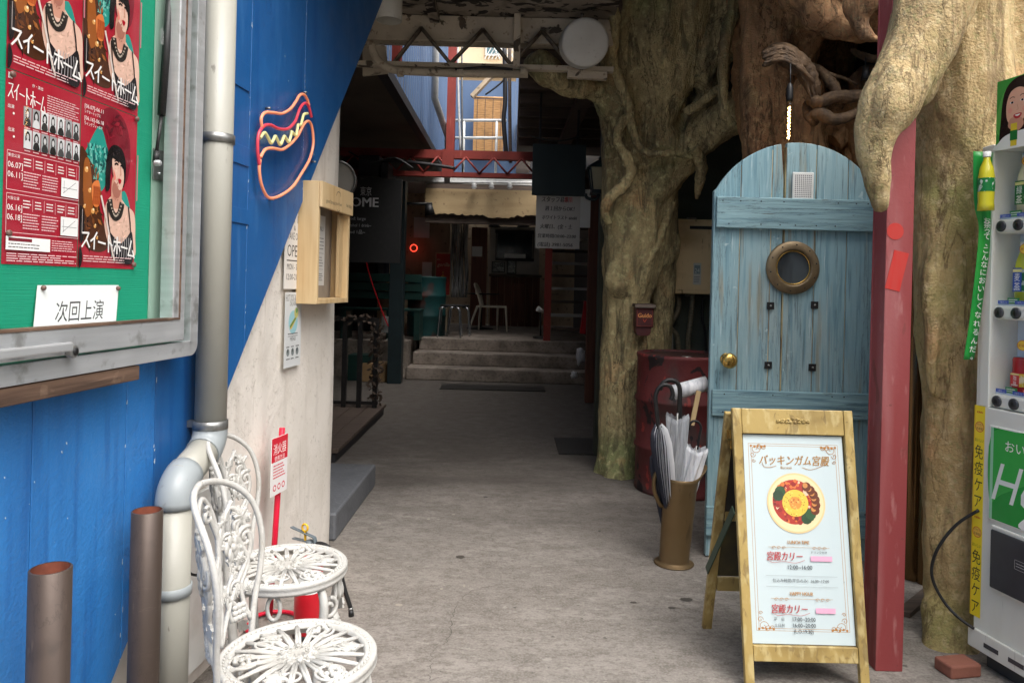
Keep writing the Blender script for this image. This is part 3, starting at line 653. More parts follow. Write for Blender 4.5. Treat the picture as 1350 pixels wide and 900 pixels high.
def stroke(mb, pts, k=5, n=14):
    q = smooth_path(pts, k)
    mb.tube([P(a, b, c) for a, b, c, d in q], [max(.006, d / FPX * c) for a, b, c, d in q], n)
    for a, b, c, d in (pts[0], pts[-1]): mb.ball(P(a, b, c), max(.006, d / FPX * c) * .98, n=12, m=8)
def rootmass(name, strokes, mat, parent, voxel=.022, amp=1.0, seed=0.0, label=None):
    mb = MB()
    for s in strokes: stroke(mb, s)
    me = bpy.data.meshes.new('raw'); me.from_pydata(mb.v, [], mb.f); me.update()
    o = bpy.data.objects.new('raw', me); col.objects.link(o)
    r = o.modifiers.new('r', 'REMESH'); r.mode = 'VOXEL'; r.voxel_size = voxel; r.use_smooth_shade = True
    s = o.modifiers.new('s', 'SMOOTH'); s.factor = .6; s.iterations = 7
    dg = bpy.context.evaluated_depsgraph_get(); ev = o.evaluated_get(dg)
    m2 = bpy.data.meshes.new_from_object(ev); bpy.data.objects.remove(o); bpy.data.meshes.remove(me)
    m2.update()
    nn = [v.normal.copy() for v in m2.vertices]
    for v, nrm in zip(m2.vertices, nn):
        p = v.co; a = Vector((p.x * 7 + seed, p.y * 7, p.z * 1.7 + .8 * mnoise.noise(p * 2.0)))
        d = (1 - abs(mnoise.noise(a)) * 2) * .026 - .010
        d += mnoise.noise(Vector((p.x * 3 + 9, p.y * 3, p.z * 2.2 + seed))) * .026 + (1 - 2 * abs(mnoise.noise(Vector((p.x * 4.2 + seed, p.y * 4.2, p.z * .7 + .5 * mnoise.noise(p * 1.5)))))) * .026 - .01
        d += mnoise.noise(p * 15) * .005 + (1 - abs(mnoise.noise(Vector((p.x * 19, p.y * 19, p.z * 4 + seed)))) * 2) * .007
        v.co = p + nrm * d * amp
    m2.update(); m2.name = name; m2.materials.clear(); m2.materials.append(mat)
    for pl in m2.polygons: pl.use_smooth = True
    ob = bpy.data.objects.new(name, m2); col.objects.link(ob); ob.parent = parent
    if label: ob['label'] = label
    return ob
def aerial(parent, pts, mat, k=6, seed=0):
    r = random.Random(seed); q = smooth_path(pts, k); mb = MB()
    mb.tube([P(a, b, c) + Vector((r.uniform(-.004, .004), 0, r.uniform(-.004, .004))) for a, b, c, d in q], [max(.004, d / FPX * c * r.uniform(.88, 1.14)) for a, b, c, d in q], 10)
    return mb.build('aerial_root', mat, parent)

t1 = thing('banyan_tree', 'tall mossy banyan trunk with winding aerial roots in front of the timber post', 'tree')
rootmass('trunk', [
    [(822, 652, 5.22, 36), (818, 590, 5.25, 26), (822, 520, 5.25, 30), (826, 450, 5.25, 30), (826, 400, 5.25, 27), (832, 350, 5.22, 34), (832, 300, 5.2, 36), (832, 250, 5.2, 34), (826, 200, 5.2, 30), (826, 150, 5.2, 32), (832, 100, 5.2, 38), (840, 50, 5.2, 44), (845, 0, 5.2, 50), (845, -80, 5.2, 60)],
    [(852, 650, 5.4, 26), (856, 560, 5.4, 22), (860, 480, 5.4, 20), (868, 420, 5.38, 14), (866, 370, 5.35, 16), (862, 310, 5.3, 26), (862, 250, 5.28, 32), (862, 215, 5.25, 30)],
    [(850, 250, 5.2, 30), (880, 222, 5.15, 26), (910, 196, 5.1, 24), (940, 168, 5.0, 22), (975, 145, 4.9, 22), (1010, 120, 4.8, 26)],
    [(838, 210, 5.15, 26), (858, 165, 5.1, 26), (872, 110, 5.1, 34), (890, 60, 5.1, 40), (905, 0, 5.05, 46), (910, -80, 5, 60)],
    [(905, 190, 5.15, 16), (925, 150, 5.15, 18), (935, 110, 5.15, 18), (938, 60, 5.15, 26), (940, 0, 5.1, 36), (945, -80, 5.1, 50)],
    [(885, 222, 5.25, 14), (912, 165, 5.3, 8), (915, 130, 5.3, 9), (912, 90, 5.25, 14)],
    [(818, 352, 5.12, 15), (814, 372, 5.10, 15), (818, 385, 5.14, 10)],
    [(872, 300, 5.35, 14), (882, 330, 5.35, 10), (878, 380, 5.4, 9), (872, 440, 5.4, 9), (866, 480, 5.4, 10)],
    [(850, 455, 5.3, 18), (840, 480, 5.26, 20), (842, 560, 5.3, 22)],
    [(815, 150, 5.1, 16), (792, 122, 5.08, 13), (765, 115, 5.0, 12), (742, 108, 4.95, 15), (725, 95, 4.95, 20), (714, 86, 4.95, 17), (700, 86, 5.0, 8)],
    [(812, 20, 5.15, 18), (806, 80, 5.12, 14), (808, 130, 5.1, 16)],
    [(860, 130, 5.15, 34), (870, 60, 5.1, 46), (880, 0, 5.1, 56), (890, -60, 5.1, 60)],
    [(945, 40, 5.1, 34), (965, 0, 5.0, 40), (980, -60, 4.9, 50)],
    [(925, 95, 5.05, 20), (945, 60, 5.0, 26), (975, 40, 4.9, 26), (1005, 30, 4.8, 30)],
    [(870, 190, 5.12, 28), (892, 165, 5.2, 16), (890, 125, 5.2, 9), (888, 100, 5.15, 20)],
], M['bark'], t1, .022, 1.0, 2.0)
for i, q in enumerate([
    [(798, -30, 4.74, 7.6), (808, 10, 4.79, 7.6), (811, 45, 4.84, 6.5), (808, 80, 4.89, 6.5), (818, 110, 4.89, 6.5), (828, 140, 4.91, 7.6), (832, 165, 4.91, 6.5), (840, 190, 4.89, 5.4), (855, 203, 4.89, 5.4), (885, 202, 4.89, 4.3), (912, 207, 4.91, 3.2)],
    [(829, 152, 4.91, 7.6), (816, 168, 4.89, 6.5), (813, 185, 4.87, 6.5), (824, 205, 4.87, 7.6), (830, 228, 4.87, 8.6), (820, 247, 4.87, 8.6), (803, 262, 4.87, 7.6), (797, 278, 4.89, 6.5), (802, 296, 4.91, 4.3)],
    [(972, -30, 4.59, 8.6), (968, 10, 4.59, 8.6), (958, 45, 4.59, 8.6), (953, 85, 4.59, 7.6), (953, 120, 4.59, 6.5), (955, 148, 4.61, 6.5), (966, 166, 4.64, 5.4)],
    [(903, 148, 4.91, 5.4), (920, 138, 4.85, 5.4), (936, 126, 4.79, 5.4), (950, 116, 4.67, 5.4)],
    [(912, 196, 4.97, 9.7), (924, 215, 5.01, 8.6), (922, 240, 5.04, 6.5), (918, 262, 5.09, 2.2)],
    [(884, 268, 5.19, 6.5), (874, 300, 5.11, 6.5), (862, 328, 5.07, 6.5), (850, 350, 5.05, 5.4)],
]): aerial(t1, q, M['bark'], seed=i)

t2 = thing('banyan_root_mass', 'brown banyan root mass arching over the blue door with a hollow holding driftwood', 'tree')
rootmass('trunk', [
    [(1012, -80, 4.5, 46), (1015, 0, 4.5, 36), (1012, 60, 4.5, 33), (1016, 120, 4.5, 30), (1014, 170, 4.5, 30), (1012, 230, 4.5, 32), (1014, 320, 4.5, 36), (1012, 480, 4.5, 38), (1010, 640, 4.5, 40)],
    [(988, -60, 4.7, 30), (985, 20, 4.7, 20), (980, 80, 4.75, 14), (990, 150, 4.75, 14), (998, 210, 4.7, 18), (1000, 300, 4.7, 22)],
    [(1045, 30, 4.55, 26), (1046, 90, 4.6, 18), (1052, 150, 4.7, 24), (1055, 230, 4.7, 34), (1055, 400, 4.7, 36)],
    [(1040, -60, 4.4, 50), (1085, -30, 4.3, 40), (1120, -12, 4.2, 34), (1160, -10, 4.1, 30), (1200, 0, 4.0, 30)],
    [(1070, -30, 4.15, 22), (1085, 8, 4.1, 16), (1108, 28, 4.05, 14), (1120, 38, 4.05, 10)],
    [(1180, -10, 3.6, 26), (1140, 2, 3.6, 20), (1128, 22, 3.6, 14), (1134, 40, 3.6, 12), (1158, 52, 3.6, 12), (1185, 56, 3.6, 14)],
    [(1085, 40, 5.0, 32), (1088, 110, 5.1, 26), (1092, 190, 5.0, 30), (1092, 330, 5.0, 40), (1092, 600, 5.0, 46)],
    [(1128, 40, 5.0, 30), (1122, 100, 5.1, 18), (1118, 150, 5.0, 20), (1110, 190, 4.8, 20), (1108, 260, 4.7, 26)],
    [(1160, 60, 5.0, 34), (1165, 140, 5.0, 30), (1150, 220, 4.9, 36), (1150, 400, 4.9, 46), (1150, 600, 4.9, 50)],
    [(1200, 30, 4.4, 30), (1205, 140, 4.4, 28), (1205, 250, 4.4, 26), (1200, 400, 4.5, 26)],
    [(950, -60, 4.9, 40), (1000, -30, 4.8, 44), (1060, -50, 4.6, 50)],
    [(1050, -20, 4.4, 50), (1062, 15, 4.4, 34), (1056, 50, 4.5, 22), (1046, 80, 4.55, 20)],
    [(1090, -30, 4.2, 44), (1130, -30, 4.1, 46), (1180, -30, 4.0, 50)],
    [(1080, 150, 4.75, 26), (1100, 170, 4.7, 30), (1130, 185, 4.7, 32), (1160, 200, 4.7, 34)],
    [(1060, -10, 4.0, 30), (1088, 18, 3.95, 22), (1110, 30, 3.95, 18), (1140, 30, 3.9, 20), (1170, 20, 3.8, 30)],
    [(1066, 120, 4.3, 16), (1064, 160, 4.35, 22), (1062, 220, 4.4, 26)],
    [(1140, 95, 4.5, 14), (1135, 130, 4.5, 16), (1140, 180, 4.5, 22), (1150, 240, 4.5, 26)],
    [(1065, 60, 5.1, 40), (1110, 70, 5.15, 44), (1160, 90, 5.1, 50)],
    [(1060, 130, 5.0, 40), (1110, 140, 5.1, 44), (1160, 150, 5.1, 50)],
    [(1178, -20, 4.2, 24), (1180, 60, 4.2, 18), (1178, 120, 4.2, 18), (1176, 200, 4.2, 20)],
], M['bark_brown'], t2, .025, 1.1, 5.0)
aerial(t2, [(1100, 190, 4.55, 12), (1122, 172, 4.55, 10), (1126, 190, 4.55, 9), (1118, 215, 4.55, 8)], M['bark_brown'], seed=21)

t3 = thing('banyan_tree', 'pale thick banyan trunk with a hanging horn shaped root beside the vending machine', 'tree')
YB = 2.84
rootmass('trunk', [
    [(1262, 915, 2.75, 42), (1256, 870, 2.78, 30), (1254, 800, YB, 30), (1255, 700, YB, 33), (1256, 600, YB, 37), (1256, 500, YB, 37), (1252, 420, YB, 38), (1250, 340, YB, 37), (1252, 280, YB, 38), (1262, 215, YB, 46), (1264, 150, YB, 58), (1264, 90, YB, 60), (1262, 20, YB, 64), (1258, -80, YB, 80)],
    [(1282, 560, 2.94, 22), (1290, 440, 2.94, 26), (1292, 330, 2.96, 30), (1298, 240, 3.0, 38), (1315, 170, 3.0, 38), (1350, 120, 3.0, 36), (1420, 80, 3.0, 46)],
    [(1300, 40, 2.95, 44), (1350, 10, 2.95, 54), (1420, -20, 2.95, 70)],
    [(1300, 230, 2.9, 44), (1330, 170, 2.9, 46), (1370, 120, 2.9, 50)],
    [(1310, 120, 2.9, 50), (1360, 60, 2.9, 60)],
    [(1320, 300, 3.0, 40), (1322, 420, 3.0, 40), (1318, 560, 3.0, 36), (1312, 700, 3.0, 32), (1308, 860, 3.0, 30)],
    [(1285, 900, 2.9, 30), (1280, 820, 2.95, 18), (1282, 700, 2.96, 16)],
    [(1228, 890, 2.72, 14), (1236, 850, 2.76, 14), (1240, 800, 2.8, 16)],
    [(1232, 520, 2.76, 10), (1226, 440, 2.76, 11), (1228, 370, 2.76, 12), (1240, 320, 2.78, 13)],
], M['bark_pale'], t3, .017, .8, 11.0)
YH = 2.42
rootmass('hanging_root', [
    [(1250, -90, 2.6, 62), (1232, -10, 2.55, 48), (1212, 50, 2.5, 40), (1190, 100, 2.46, 36), (1170, 140, YH, 35), (1155, 170, YH, 25), (1150, 200, YH, 19), (1153, 230, YH, 15), (1158, 255, YH, 10), (1161, 274, YH, 5)],
    [(1262, -30, 2.62, 30), (1240, 40, 2.6, 28), (1222, 90, 2.58, 20), (1205, 125, 2.54, 14)],
    [(1215, -60, 2.6, 36), (1198, 10, 2.5, 20), (1186, 60, 2.48, 18)],
], M['bark_pale'], t3, .013, .6, 15.0)

# driftwood branch wedged in the hollow, filament bulb hanging from it
M['drift'] = mk('driftwood', lin(96, 74, 52), 0.75, layers=[((30, 8, 8), 7, 0.42, 0.66, lin(58, 44, 30), 0.85), (30, 6, 0.56, 0.7, lin(124, 100, 70), 0.5)], bump=[((12, 40, 40), 0.7), (60, 0.4)], bdist=.012)
dw = thing('driftwood', 'twisted brown driftwood branch wedged in the hollow above the blue door', 'driftwood')
def branch(pts, name='branch', m='drift', n=9):
    r = random.Random(len(pts) * 7 + int(pts[0][0])); q = smooth_path(pts, 6); mb = MB()
    mb.tube([P(a, b, c) + Vector((r.uniform(-.003, .003),) * 3) for a, b, c, d in q], [d / FPX * c * r.uniform(.93, 1.07) for a, b, c, d in q], n); return mb.build(name, M[m], dw)
branch([(1008, 78, 4.05, 9), (1020, 70, 4.05, 12), (1034, 72, 4.0, 14), (1050, 82, 4.0, 14), (1062, 96, 4.0, 13), (1071, 114, 4.0, 10), (1076, 130, 4.02, 6)])
for k_ in range(16):
    o_ = rnd.uniform(-11, 11); branch([(1010 + rnd.uniform(-6, 6), 78 + o_ * .8, 3.95, 2), (1030, 72 + o_, 3.92, 3.2), (1052 + o_ * .3, 84 + o_, 3.92, 3.2), (1066 + o_ * .8, 106 + o_ * .4, 3.94, 2.6), (1074 + o_ * .5, 130 + rnd.uniform(-8, 8), 3.97, 1.2)], 'fibre', n=5)
for i, (px, py) in enumerate(((1010, 68), (1008, 84))):
    branch([(1030 + 4 * i, 72, 3.95, 6), (px + 4, py, 3.95, 4), (px - 3, py + 3, 3.96, 1.5)], 'splinter')
branch([(1068, 130, 4.0, 8), (1080, 136, 3.95, 9), (1100, 128, 3.92, 8), (1122, 128, 3.92, 9), (1140, 124, 3.92, 6)])
branch([(1068, 160, 4.0, 9), (1080, 150, 3.95, 9), (1098, 158, 3.92, 8), (1118, 154, 3.92, 7), (1130, 148, 3.92, 6)])
branch([(1066, 135, 4.1, 8), (1068, 150, 4.05, 9), (1074, 162, 4.0, 6)])
branch([(1070, 86, 4.1, 4), (1084, 96, 4.05, 6), (1098, 112, 4.0, 7), (1104, 124, 3.98, 6)])
branch([(1086, 96, 4.05, 3), (1100, 100, 4.0, 2.5), (1118, 106, 4.0, 2), (1130, 112, 4.0, 1.5)])
branch([(1122, 66, 4.2, 3), (1138, 74, 4.15, 5), (1152, 78, 4.1, 5), (1160, 74, 4.1, 4)])
M['glow'] = mk('warm_filament', (1.0, .5, .12), 0.4, emit=((1.0, .62, .25), 9.0))
M['bulbglass'] = glass('bulb_glass', (1, .93, .8))
bu = thing('filament_bulb', 'glowing tubular filament bulb on a black cord above the blue door', 'bulb')
YL = 3.9
mb = MB(); mb.tube([P(1042, 84, YL), P(1042, 120, YL)], .0035, 6); mb.build('cord', M['black'], bu)
a, b = P(1041, 117, YL), P(1040.5, 136, YL)
mb = MB(); mb.lathe([(.004, .03), (.012, .02), (.018, 0), (.018, -.05), (.016, -.07), (0, -.07)], 14, a); mb.build('socket', M['black'], bu)
top, bot = P(1040.5, 136, YL), P(1038.5, 186, YL)
mb = MB(); Lb = top.z - bot.z; mb.lathe([(.012, 0), (.014, -.01), (.014, -Lb + .012), (.008, -Lb), (0, -Lb - .004)], 14, top); mb.build('bulb', M['bulbglass'], bu)
mb = MB()
for k in range(5):
    z = top.z - .02 - (Lb - .03) * k / 5; q = [(top.x + .006 * math.cos(t * 1.9), top.y + .006 * math.sin(t * 1.9), z - (Lb / 6) * t / 6) for t in range(7)]
    mb.tube(q, .0032, 6)
mb.build('filament', M['glow'], bu)
mb = MB(); mb.tube([P(1141, 76, 3.95), P(1141, 88, 3.95)], .003, 6); mb.tube([P(1141, 88, 3.95), P(1141, 106, 3.95)], [.014, .024], 12); tag(mb.build('black_socket', M['black']), 'black hanging lamp socket in the shade of the hollow', 'lamp')
# ================================================================ things along the left wall
M['alu'] = mk('brushed_aluminium', lin(206, 208, 210), 0.4, 0.55, layers=[((3, 3, 60), 5, 0.4, 0.65, lin(170, 172, 174), 0.35), (18, 6, 0.58, 0.7, lin(120, 118, 112), 0.6)], bump=[(50, 0.06)], rvar=.1)
M['felt'] = mk('green_ribbed_felt', lin(0, 148, 112), 0.9, layers=[(3, 4, 0.4, 0.7, lin(0, 134, 104), 0.6)], bump=[((4, 4, 420), 0.6)], bdist=.002)
M['caseside'] = mk('case_inner_side', lin(150, 178, 162), 0.4, layers=[(3, 4, 0.4, 0.7, lin(130, 160, 146), 0.6)])
M['glass'] = glass('clear_pane', refl=.45)
M['brownwood'] = mk('weathered_brown_plank', lin(108, 84, 68), 0.8, layers=[((14, 3, 40), 7, 0.42, 0.68, lin(66, 48, 38), 0.85), (20, 5, 0.6, 0.7, lin(140, 116, 96), 0.5)], bump=[((10, 3, 60), 0.5)])
M['paper'] = mk('white_paper', lin(232, 234, 232), 0.7, layers=[(6, 4, 0.45, 0.7, lin(220, 222, 220), 0.6)])
case = thing('notice_case', 'glazed aluminium notice case with green felt and red flyers on the blue wall', 'notice case')
CO = 0.115                                            # front face of the case
sR, zB = SZ(263, 467, CO)
sI, zI = SZ(243, 448, CO)                             # sash corner
gS, gZ = SZ(237, 421, CO)                             # glass corner
S0, ZT = 0.75, 2.35
fs = SZ(200, 250, .05)[0]                             # felt ends here, inner side wall follows
mb = MB(); mb.wbox(S0, sR - .012, zB + .012, ZT, BO + .002, .04); mb.build('back_panel', M['alu'], case)
mb = MB(); mb.wbox(S0, sR - .03, zB + .03, ZT, .041, .048); mb.build('felt_board', M['felt'], case)
# outer casing with a rounded lower right corner
def rail(pts, w, d0, d1, name, mat, bev=.003):        # mitred strip along a path in wall coordinates, inside to the left
    b = MB()
    m = len(pts); vs_ = []
    for i in range(m):
        p = Vector(pts[i]); t0 = (p - Vector(pts[i - 1])).normalized() if i else None; t1_ = (Vector(pts[i + 1]) - p).normalized() if i < m - 1 else None
        t0 = t0 or t1_; t1_ = t1_ or t0; n0 = Vector((-t0.y, t0.x)); n1 = Vector((-t1_.y, t1_.x)); bi = (n0 + n1).normalized(); k = w / max(.3, bi.dot(n0))
        q = p + bi * k
        vs_ += [WP(p.x, p.y, d0), WP(q.x, q.y, d0), WP(q.x, q.y, d1), WP(p.x, p.y, d1)]
    fs_ = []
    for i in range(m - 1):
        for k in range(4): fs_.append((i * 4 + k, i * 4 + (k + 1) % 4, (i + 1) * 4 + (k + 1) % 4, (i + 1) * 4 + k))
    fs_ += [(0, 1, 2, 3), ((m - 1) * 4 + 3, (m - 1) * 4 + 2, (m - 1) * 4 + 1, (m - 1) * 4)]
    b.add(vs_, fs_); return b.build(name, mat, case, bevel=bev)
RC = .035
arc = [(sR - RC + RC * math.sin(t * math.pi / 12), zB + RC - RC * math.cos(t * math.pi / 12)) for t in range(7)]
rail([(S0, zB)] + arc + [(sR, ZT)], zI - zB - .006, .049, CO - .006, 'outer_frame', M['alu'])
rail([(S0, zI), (sI, zI), (sI, ZT)], gZ - zI, .075, CO, 'sash', M['alu'])
rail([(S0, gZ), (gS, gZ), (gS, ZT)], .006, CO - .022, CO + .002, 'glazing_bead', M['brownwood'], 0)
mb = MB(); mb.wbox(SZ(199, 250, .05)[0], gS - .001 + .02, gZ - .02, ZT, .0495, .0535); mb.build('inner_side', M['caseside'], case)
mb = MB(); q = [(S0, gZ + .004), (gS - .004, gZ + .004), (gS - .004, ZT), (S0, ZT)]
mb.add([WP(s, z, CO - .012) for s, z in q], [(0, 1, 2, 3)]); mb.build('glass', M['glass'], case)
# handle and lock
h0, h1 = SZ(2, 470, CO), SZ(84, 460, CO)
hd = MB(); hd.wbox(h0[0] - .1, h1[0], h1[1] - .004, h1[1] + .016, CO + .012, CO + .024); ho = hd.build('handle', M['alu'], case, bevel=.004)
mb = MB()
for s in (h0[0] + .02, h1[0] - .03): mb.wbox(s, s + .02, h1[1] - .001, h1[1] + .013, CO + .0005, CO + .0118)
mb.build('standoff', M['alu'], ho)
lk = SZ(91, 463, CO); mb = MB(); mb.lathe([(.014, 0), (.014, .012), (.011, .014), (0, .014)], 20, WP(lk[0], lk[1], CO + .001), WN); lo = mb.build('lock', M['steel'], case)
mb = MB(); mb.lathe([(.008, 0), (.008, .0015), (0, .0015)], 16, WP(lk[0], lk[1], CO + .0155), WN); mb.build('keyhole', M['black'], lo)
# gas strut behind the glass
pO = .078
mb = MB(); a, m_, b = LW(227, -40, pO), LW(213, 152, pO), LW(206, 205, pO); mb.tube([a, m_], .0105, 14); gs = mb.build('gas_strut', M['black'], case)
mb = MB(); mb.tube([m_, b], .0045, 10); mb.tube([LW(207, 200, pO), LW(205, 214, pO)], .008, 10); mb.build('piston_rod', M['black'], gs)
mb = MB(); q0 = SZ(203, 236, .06); q1 = SZ(219, 200, .06); mb.wbox(q0[0], q1[0], q0[1], q1[1], .0545, .058); mb.build('bracket', M['steel'], gs, bevel=.001)
mb = MB(); mb.lathe([(.008, 0), (.008, .012), (.006, .015), (0, .015)], 14, LW(205, 215, .08), WN); mb.lathe([(.004, 0), (.004, .003), (0, .004)], 10, LW(210, 229, .059), WN); mb.build('bolt', M['alu'], gs)
pr = Print(LW(216, 60, pO + .0108), UP, -WA, .05, .016); pr.lines(0, 0, 1, 1, 4, .0012, lin(190, 190, 190), rnd); pr.build('print', gs)
# wooden plank below the case
a, b = SZ(-60, 560, .10), SZ(182, 488, .10); mb = MB(); mb.wbox(S0, b[0], zB - .040, zB - .003, BO + .001, .105)
tag(mb.build('support_plank', M['brownwood'], bevel=.003), 'weathered brown plank under the aluminium notice case', 'plank')

# ---- flyers
RED, CR2 = lin(168, 34, 52), lin(122, 24, 40)
SKIN, SK2 = lin(226, 186, 166), lin(206, 150, 128)
TEAL, TE2 = lin(40, 146, 132), lin(120, 196, 180)
BLK, WHT = lin(24, 20, 22), lin(244, 240, 236)
def title(p, x0, x1, y0, y1, wd, drop=0.0):
    G_ = {0: [[(.1, .8), (.85, .82), (.55, .45), (.05, .05)], [(.55, .48), (.95, .05)]],
          1: [[(.85, .95), (.5, .62), (.1, .45)], [(.55, .66), (.52, .02)]],
          2: [[(.05, .5), (.95, .42)]], 3: [[(.35, .98), (.38, .02)], [(.38, .62), (.85, .4)]],
          4: [[(.08, .7), (.95, .68)], [(.5, .98), (.52, .02)], [(.3, .48), (.1, .15)], [(.72, .48), (.95, .18)]],
          5: [[(.05, .5), (.95, .42)]], 6: [[(.5, .95), (.1, .08)], [(.05, .1), (.9, .05)], [(.7, .38), (.98, -.05)]]}
    n = 7
    for i in range(n):
        xa = x0 + (x1 - x0) * i / n; dy = drop * i
        for st in G_[i]: p.line([(xa + (x1 - x0) / n * 1.02 * x, y0 + dy + (y1 - y0) * y) for x, y in st], wd, WHT)
def flyer_front(o, w, h, name):
    p = Print(o, WA, UP, w, h); fl = thing(name, '', 'flyer', 'theatre flyers in the notice case'); r = random.Random(4)
    p.rect(0, 0, 1, 1, RED)
    p.blob([(.3, .93), (.52, 1.0), (.78, .93), (.88, .75), (.8, .55), (.5, .6), (.3, .78)], CR2)
    p.blob([(.02, .60), (.12, .72), (.3, .86), (.42, .78), (.5, .62), (.42, .5), (.3, .46), (.14, .5)], TEAL)
    for k in range(9):
        x = .1 + .04 * k; p.line([(x, .52 + .01 * k), (x + .05, .62), (x + .02, .74)], .004 + .002 * (k % 3), TE2 if k % 2 else lin(20, 100, 96), 4)
    p.blob([(.62, .40), (.78, .5), (.92, .36), (.96, .24), (.8, .26)], TEAL)
    p.blob([(0, .70), (.1, .68), (.22, .6), (.3, .48), (.36, .34), (.5, .16), (.4, .1), (.14, .12), (.02, .26), (-.0, .5)], lin(74, 42, 26))
    def dabs(cx_, cy_, rx_, ry_, cols, n, sz):
        for _ in range(n):
            a_ = r.uniform(0, 6.28); q_ = math.sqrt(r.random()); x_, y_ = cx_ + rx_ * q_ * math.cos(a_), cy_ + ry_ * q_ * math.sin(a_); b_ = r.choice(cols); k_ = r.uniform(.75, 1.25)
            th_ = r.uniform(0, 3.14); s1, s2 = sz * r.uniform(.5, 1.5), sz * r.uniform(.15, .6); c1, c2 = math.cos(th_), math.sin(th_)
            p.poly([(x_ + s1 * c1 * e1 - s2 * c2 * e2, y_ + (s1 * c2 * e1 + s2 * c1 * e2) * .6) for e1, e2 in ((-1, 0), (0, -1), (1, 0), (0, 1))], tuple(min(1, v * k_) for v in b_)); p.lay -= .9
    dabs(.3, .64, .17, .12, [TEAL, TE2, lin(16, 84, 84), lin(70, 170, 156)], 70, .035)
    dabs(.2, .36, .16, .26, [lin(74, 42, 26), lin(110, 62, 30), lin(44, 26, 18), lin(150, 90, 44)], 90, .035)
    dabs(.62, .86, .2, .1, [CR2, lin(96, 20, 34), lin(140, 30, 46)], 30, .05)
    p.blob([(.06, .62), (.14, .64), (.2, .5), (.22, .36), (.12, .3), (.06, .42)], lin(150, 84, 36))
    for (a, b, c_) in ((.1, .58, .03), (.16, .46, .025), (.22, .34, .03), (.08, .36, .02), (.26, .25, .02), (.3, .18, .015)):
        p.disc(a, b, c_, lin(222, 160, 90)); p.disc(a + .01, b + .01, c_ * .45, lin(250, 226, 180))
    p.blob([(.2, .5), (.3, .53), (.34, .46), (.32, .38), (.24, .37), (.2, .42)], lin(216, 120, 60))      # hand
    for k in range(4): p.line([(.22 + .03 * k, .385), (.235 + .03 * k, .45), (.23 + .03 * k, .49)], .006, lin(176, 84, 40), 3)
    p.blob([(.42, .36), (.5, .44), (.66, .46), (.8, .41), (.97, .36), (1.0, .2), (.98, .08), (.6, .1), (.44, .22)], SKIN)   # shoulders
    p.blob([(.54, .40), (.54, .56), (.68, .58), (.72, .44), (.66, .38)], SK2)                               # neck
    p.blob([(.42, .58), (.44, .70), (.54, .77), (.7, .76), (.78, .68), (.78, .58), (.74, .52), (.66, .62), (.52, .64), (.5, .5), (.43, .48)], BLK)
    p.blob([(.53, .66), (.56, .70), (.68, .69), (.74, .63), (.75, .56), (.71, .50), (.64, .50), (.57, .56)], SKIN)           # face
    dabs(.62, .60, .055, .06, [SKIN, lin(236, 200, 182), SK2], 26, .016); dabs(.72, .26, .2, .08, [SKIN, lin(230, 192, 172), lin(220, 178, 158)], 40, .03); dabs(.62, .48, .06, .06, [SK2, lin(180, 120, 100)], 20, .02)
    dabs(.6, .73, .13, .03, [BLK, lin(54, 44, 46), lin(12, 10, 12)], 26, .02); p.blob([(.54, .50), (.58, .545), (.66, .50), (.70, .50), (.66, .45), (.58, .45)], lin(168, 108, 92))
    p.blob([(.55, .62), (.58, .60), (.6, .57), (.57, .555)], lin(226, 130, 116))
    p.blob([(.52, .70), (.7, .725), (.77, .66), (.74, .645), (.66, .675), (.56, .685)], BLK)
    p.line([(.575, .652), (.605, .662), (.635, .655)], .0045, BLK, 3); p.line([(.68, .652), (.705, .655), (.73, .64)], .0045, BLK, 3)
    p.line([(.57, .672), (.61, .68), (.645, .67)], .003, BLK, 3); p.line([(.675, .642), (.69, .6), (.675, .592)], .003, SK2, 3)
    p.blob([(.64, .562), (.665, .57), (.7, .562), (.685, .54), (.66, .538)], lin(170, 16, 40))
    p.line([(.50, .42), (.53, .36), (.6, .325), (.68, .345), (.72, .41)], .020, lin(64, 58, 54), 5)
    for k in range(13):
        t = k / 12; p.disc(.50 + .22 * t, .42 - .09 * math.sin(math.pi * t), .012, lin(186, 172, 156), 8)
    p.blob([(.5, .22), (.58, .20), (.7, .16), (.82, .2), (.92, .24), (.96, .1), (.9, .03), (.6, .06), (.52, .12)], lin(32, 28, 32))   # dress
    for k in range(9): p.line([(.55 + .045 * k, .07), (.57 + .042 * k, .14), (.6 + .036 * k, .2)], .0018, lin(170, 166, 166))
    p.line([(.45, .4), (.48, .28), (.52, .2)], .004, BLK); p.line([(.84, .4), (.88, .3), (.9, .22)], .004, BLK)
    p.line([(.34, .44), (.44, .3), (.56, .1), (.6, .05)], .006, lin(220, 206, 196))
    p.blob([(0, .36), (.07, .3), (.06, .17), (.02, .14), (0, .2)], BLK); p.blob([(0, .12), (.05, .08), (.04, .02), (0, 0)], BLK)
    p.line([(.035, .34), (.035, .2)], .002, lin(160, 150, 146))
    p.text('[06.07]-06.11', .03, .94, .013, WHT, maxw=.34); p.text('シアタートップス', .03, .91, .009, WHT, maxw=.26)
    p.text('[06.16]-06.18', .03, .87, .013, WHT, maxw=.34); p.text('ウイングフィールド', .03, .84, .009, WHT, maxw=.3)
    title(p, .03, .97, .115, .225, .0045, -.006)
    p.lines(.06, .03, .96, .075, 3, .0022, lin(226, 190, 190), r)
    p.rect(.98, .45, 1.0, .75, lin(196, 120, 130))
    p.build('print', fl, 'ink_gloss'); return fl
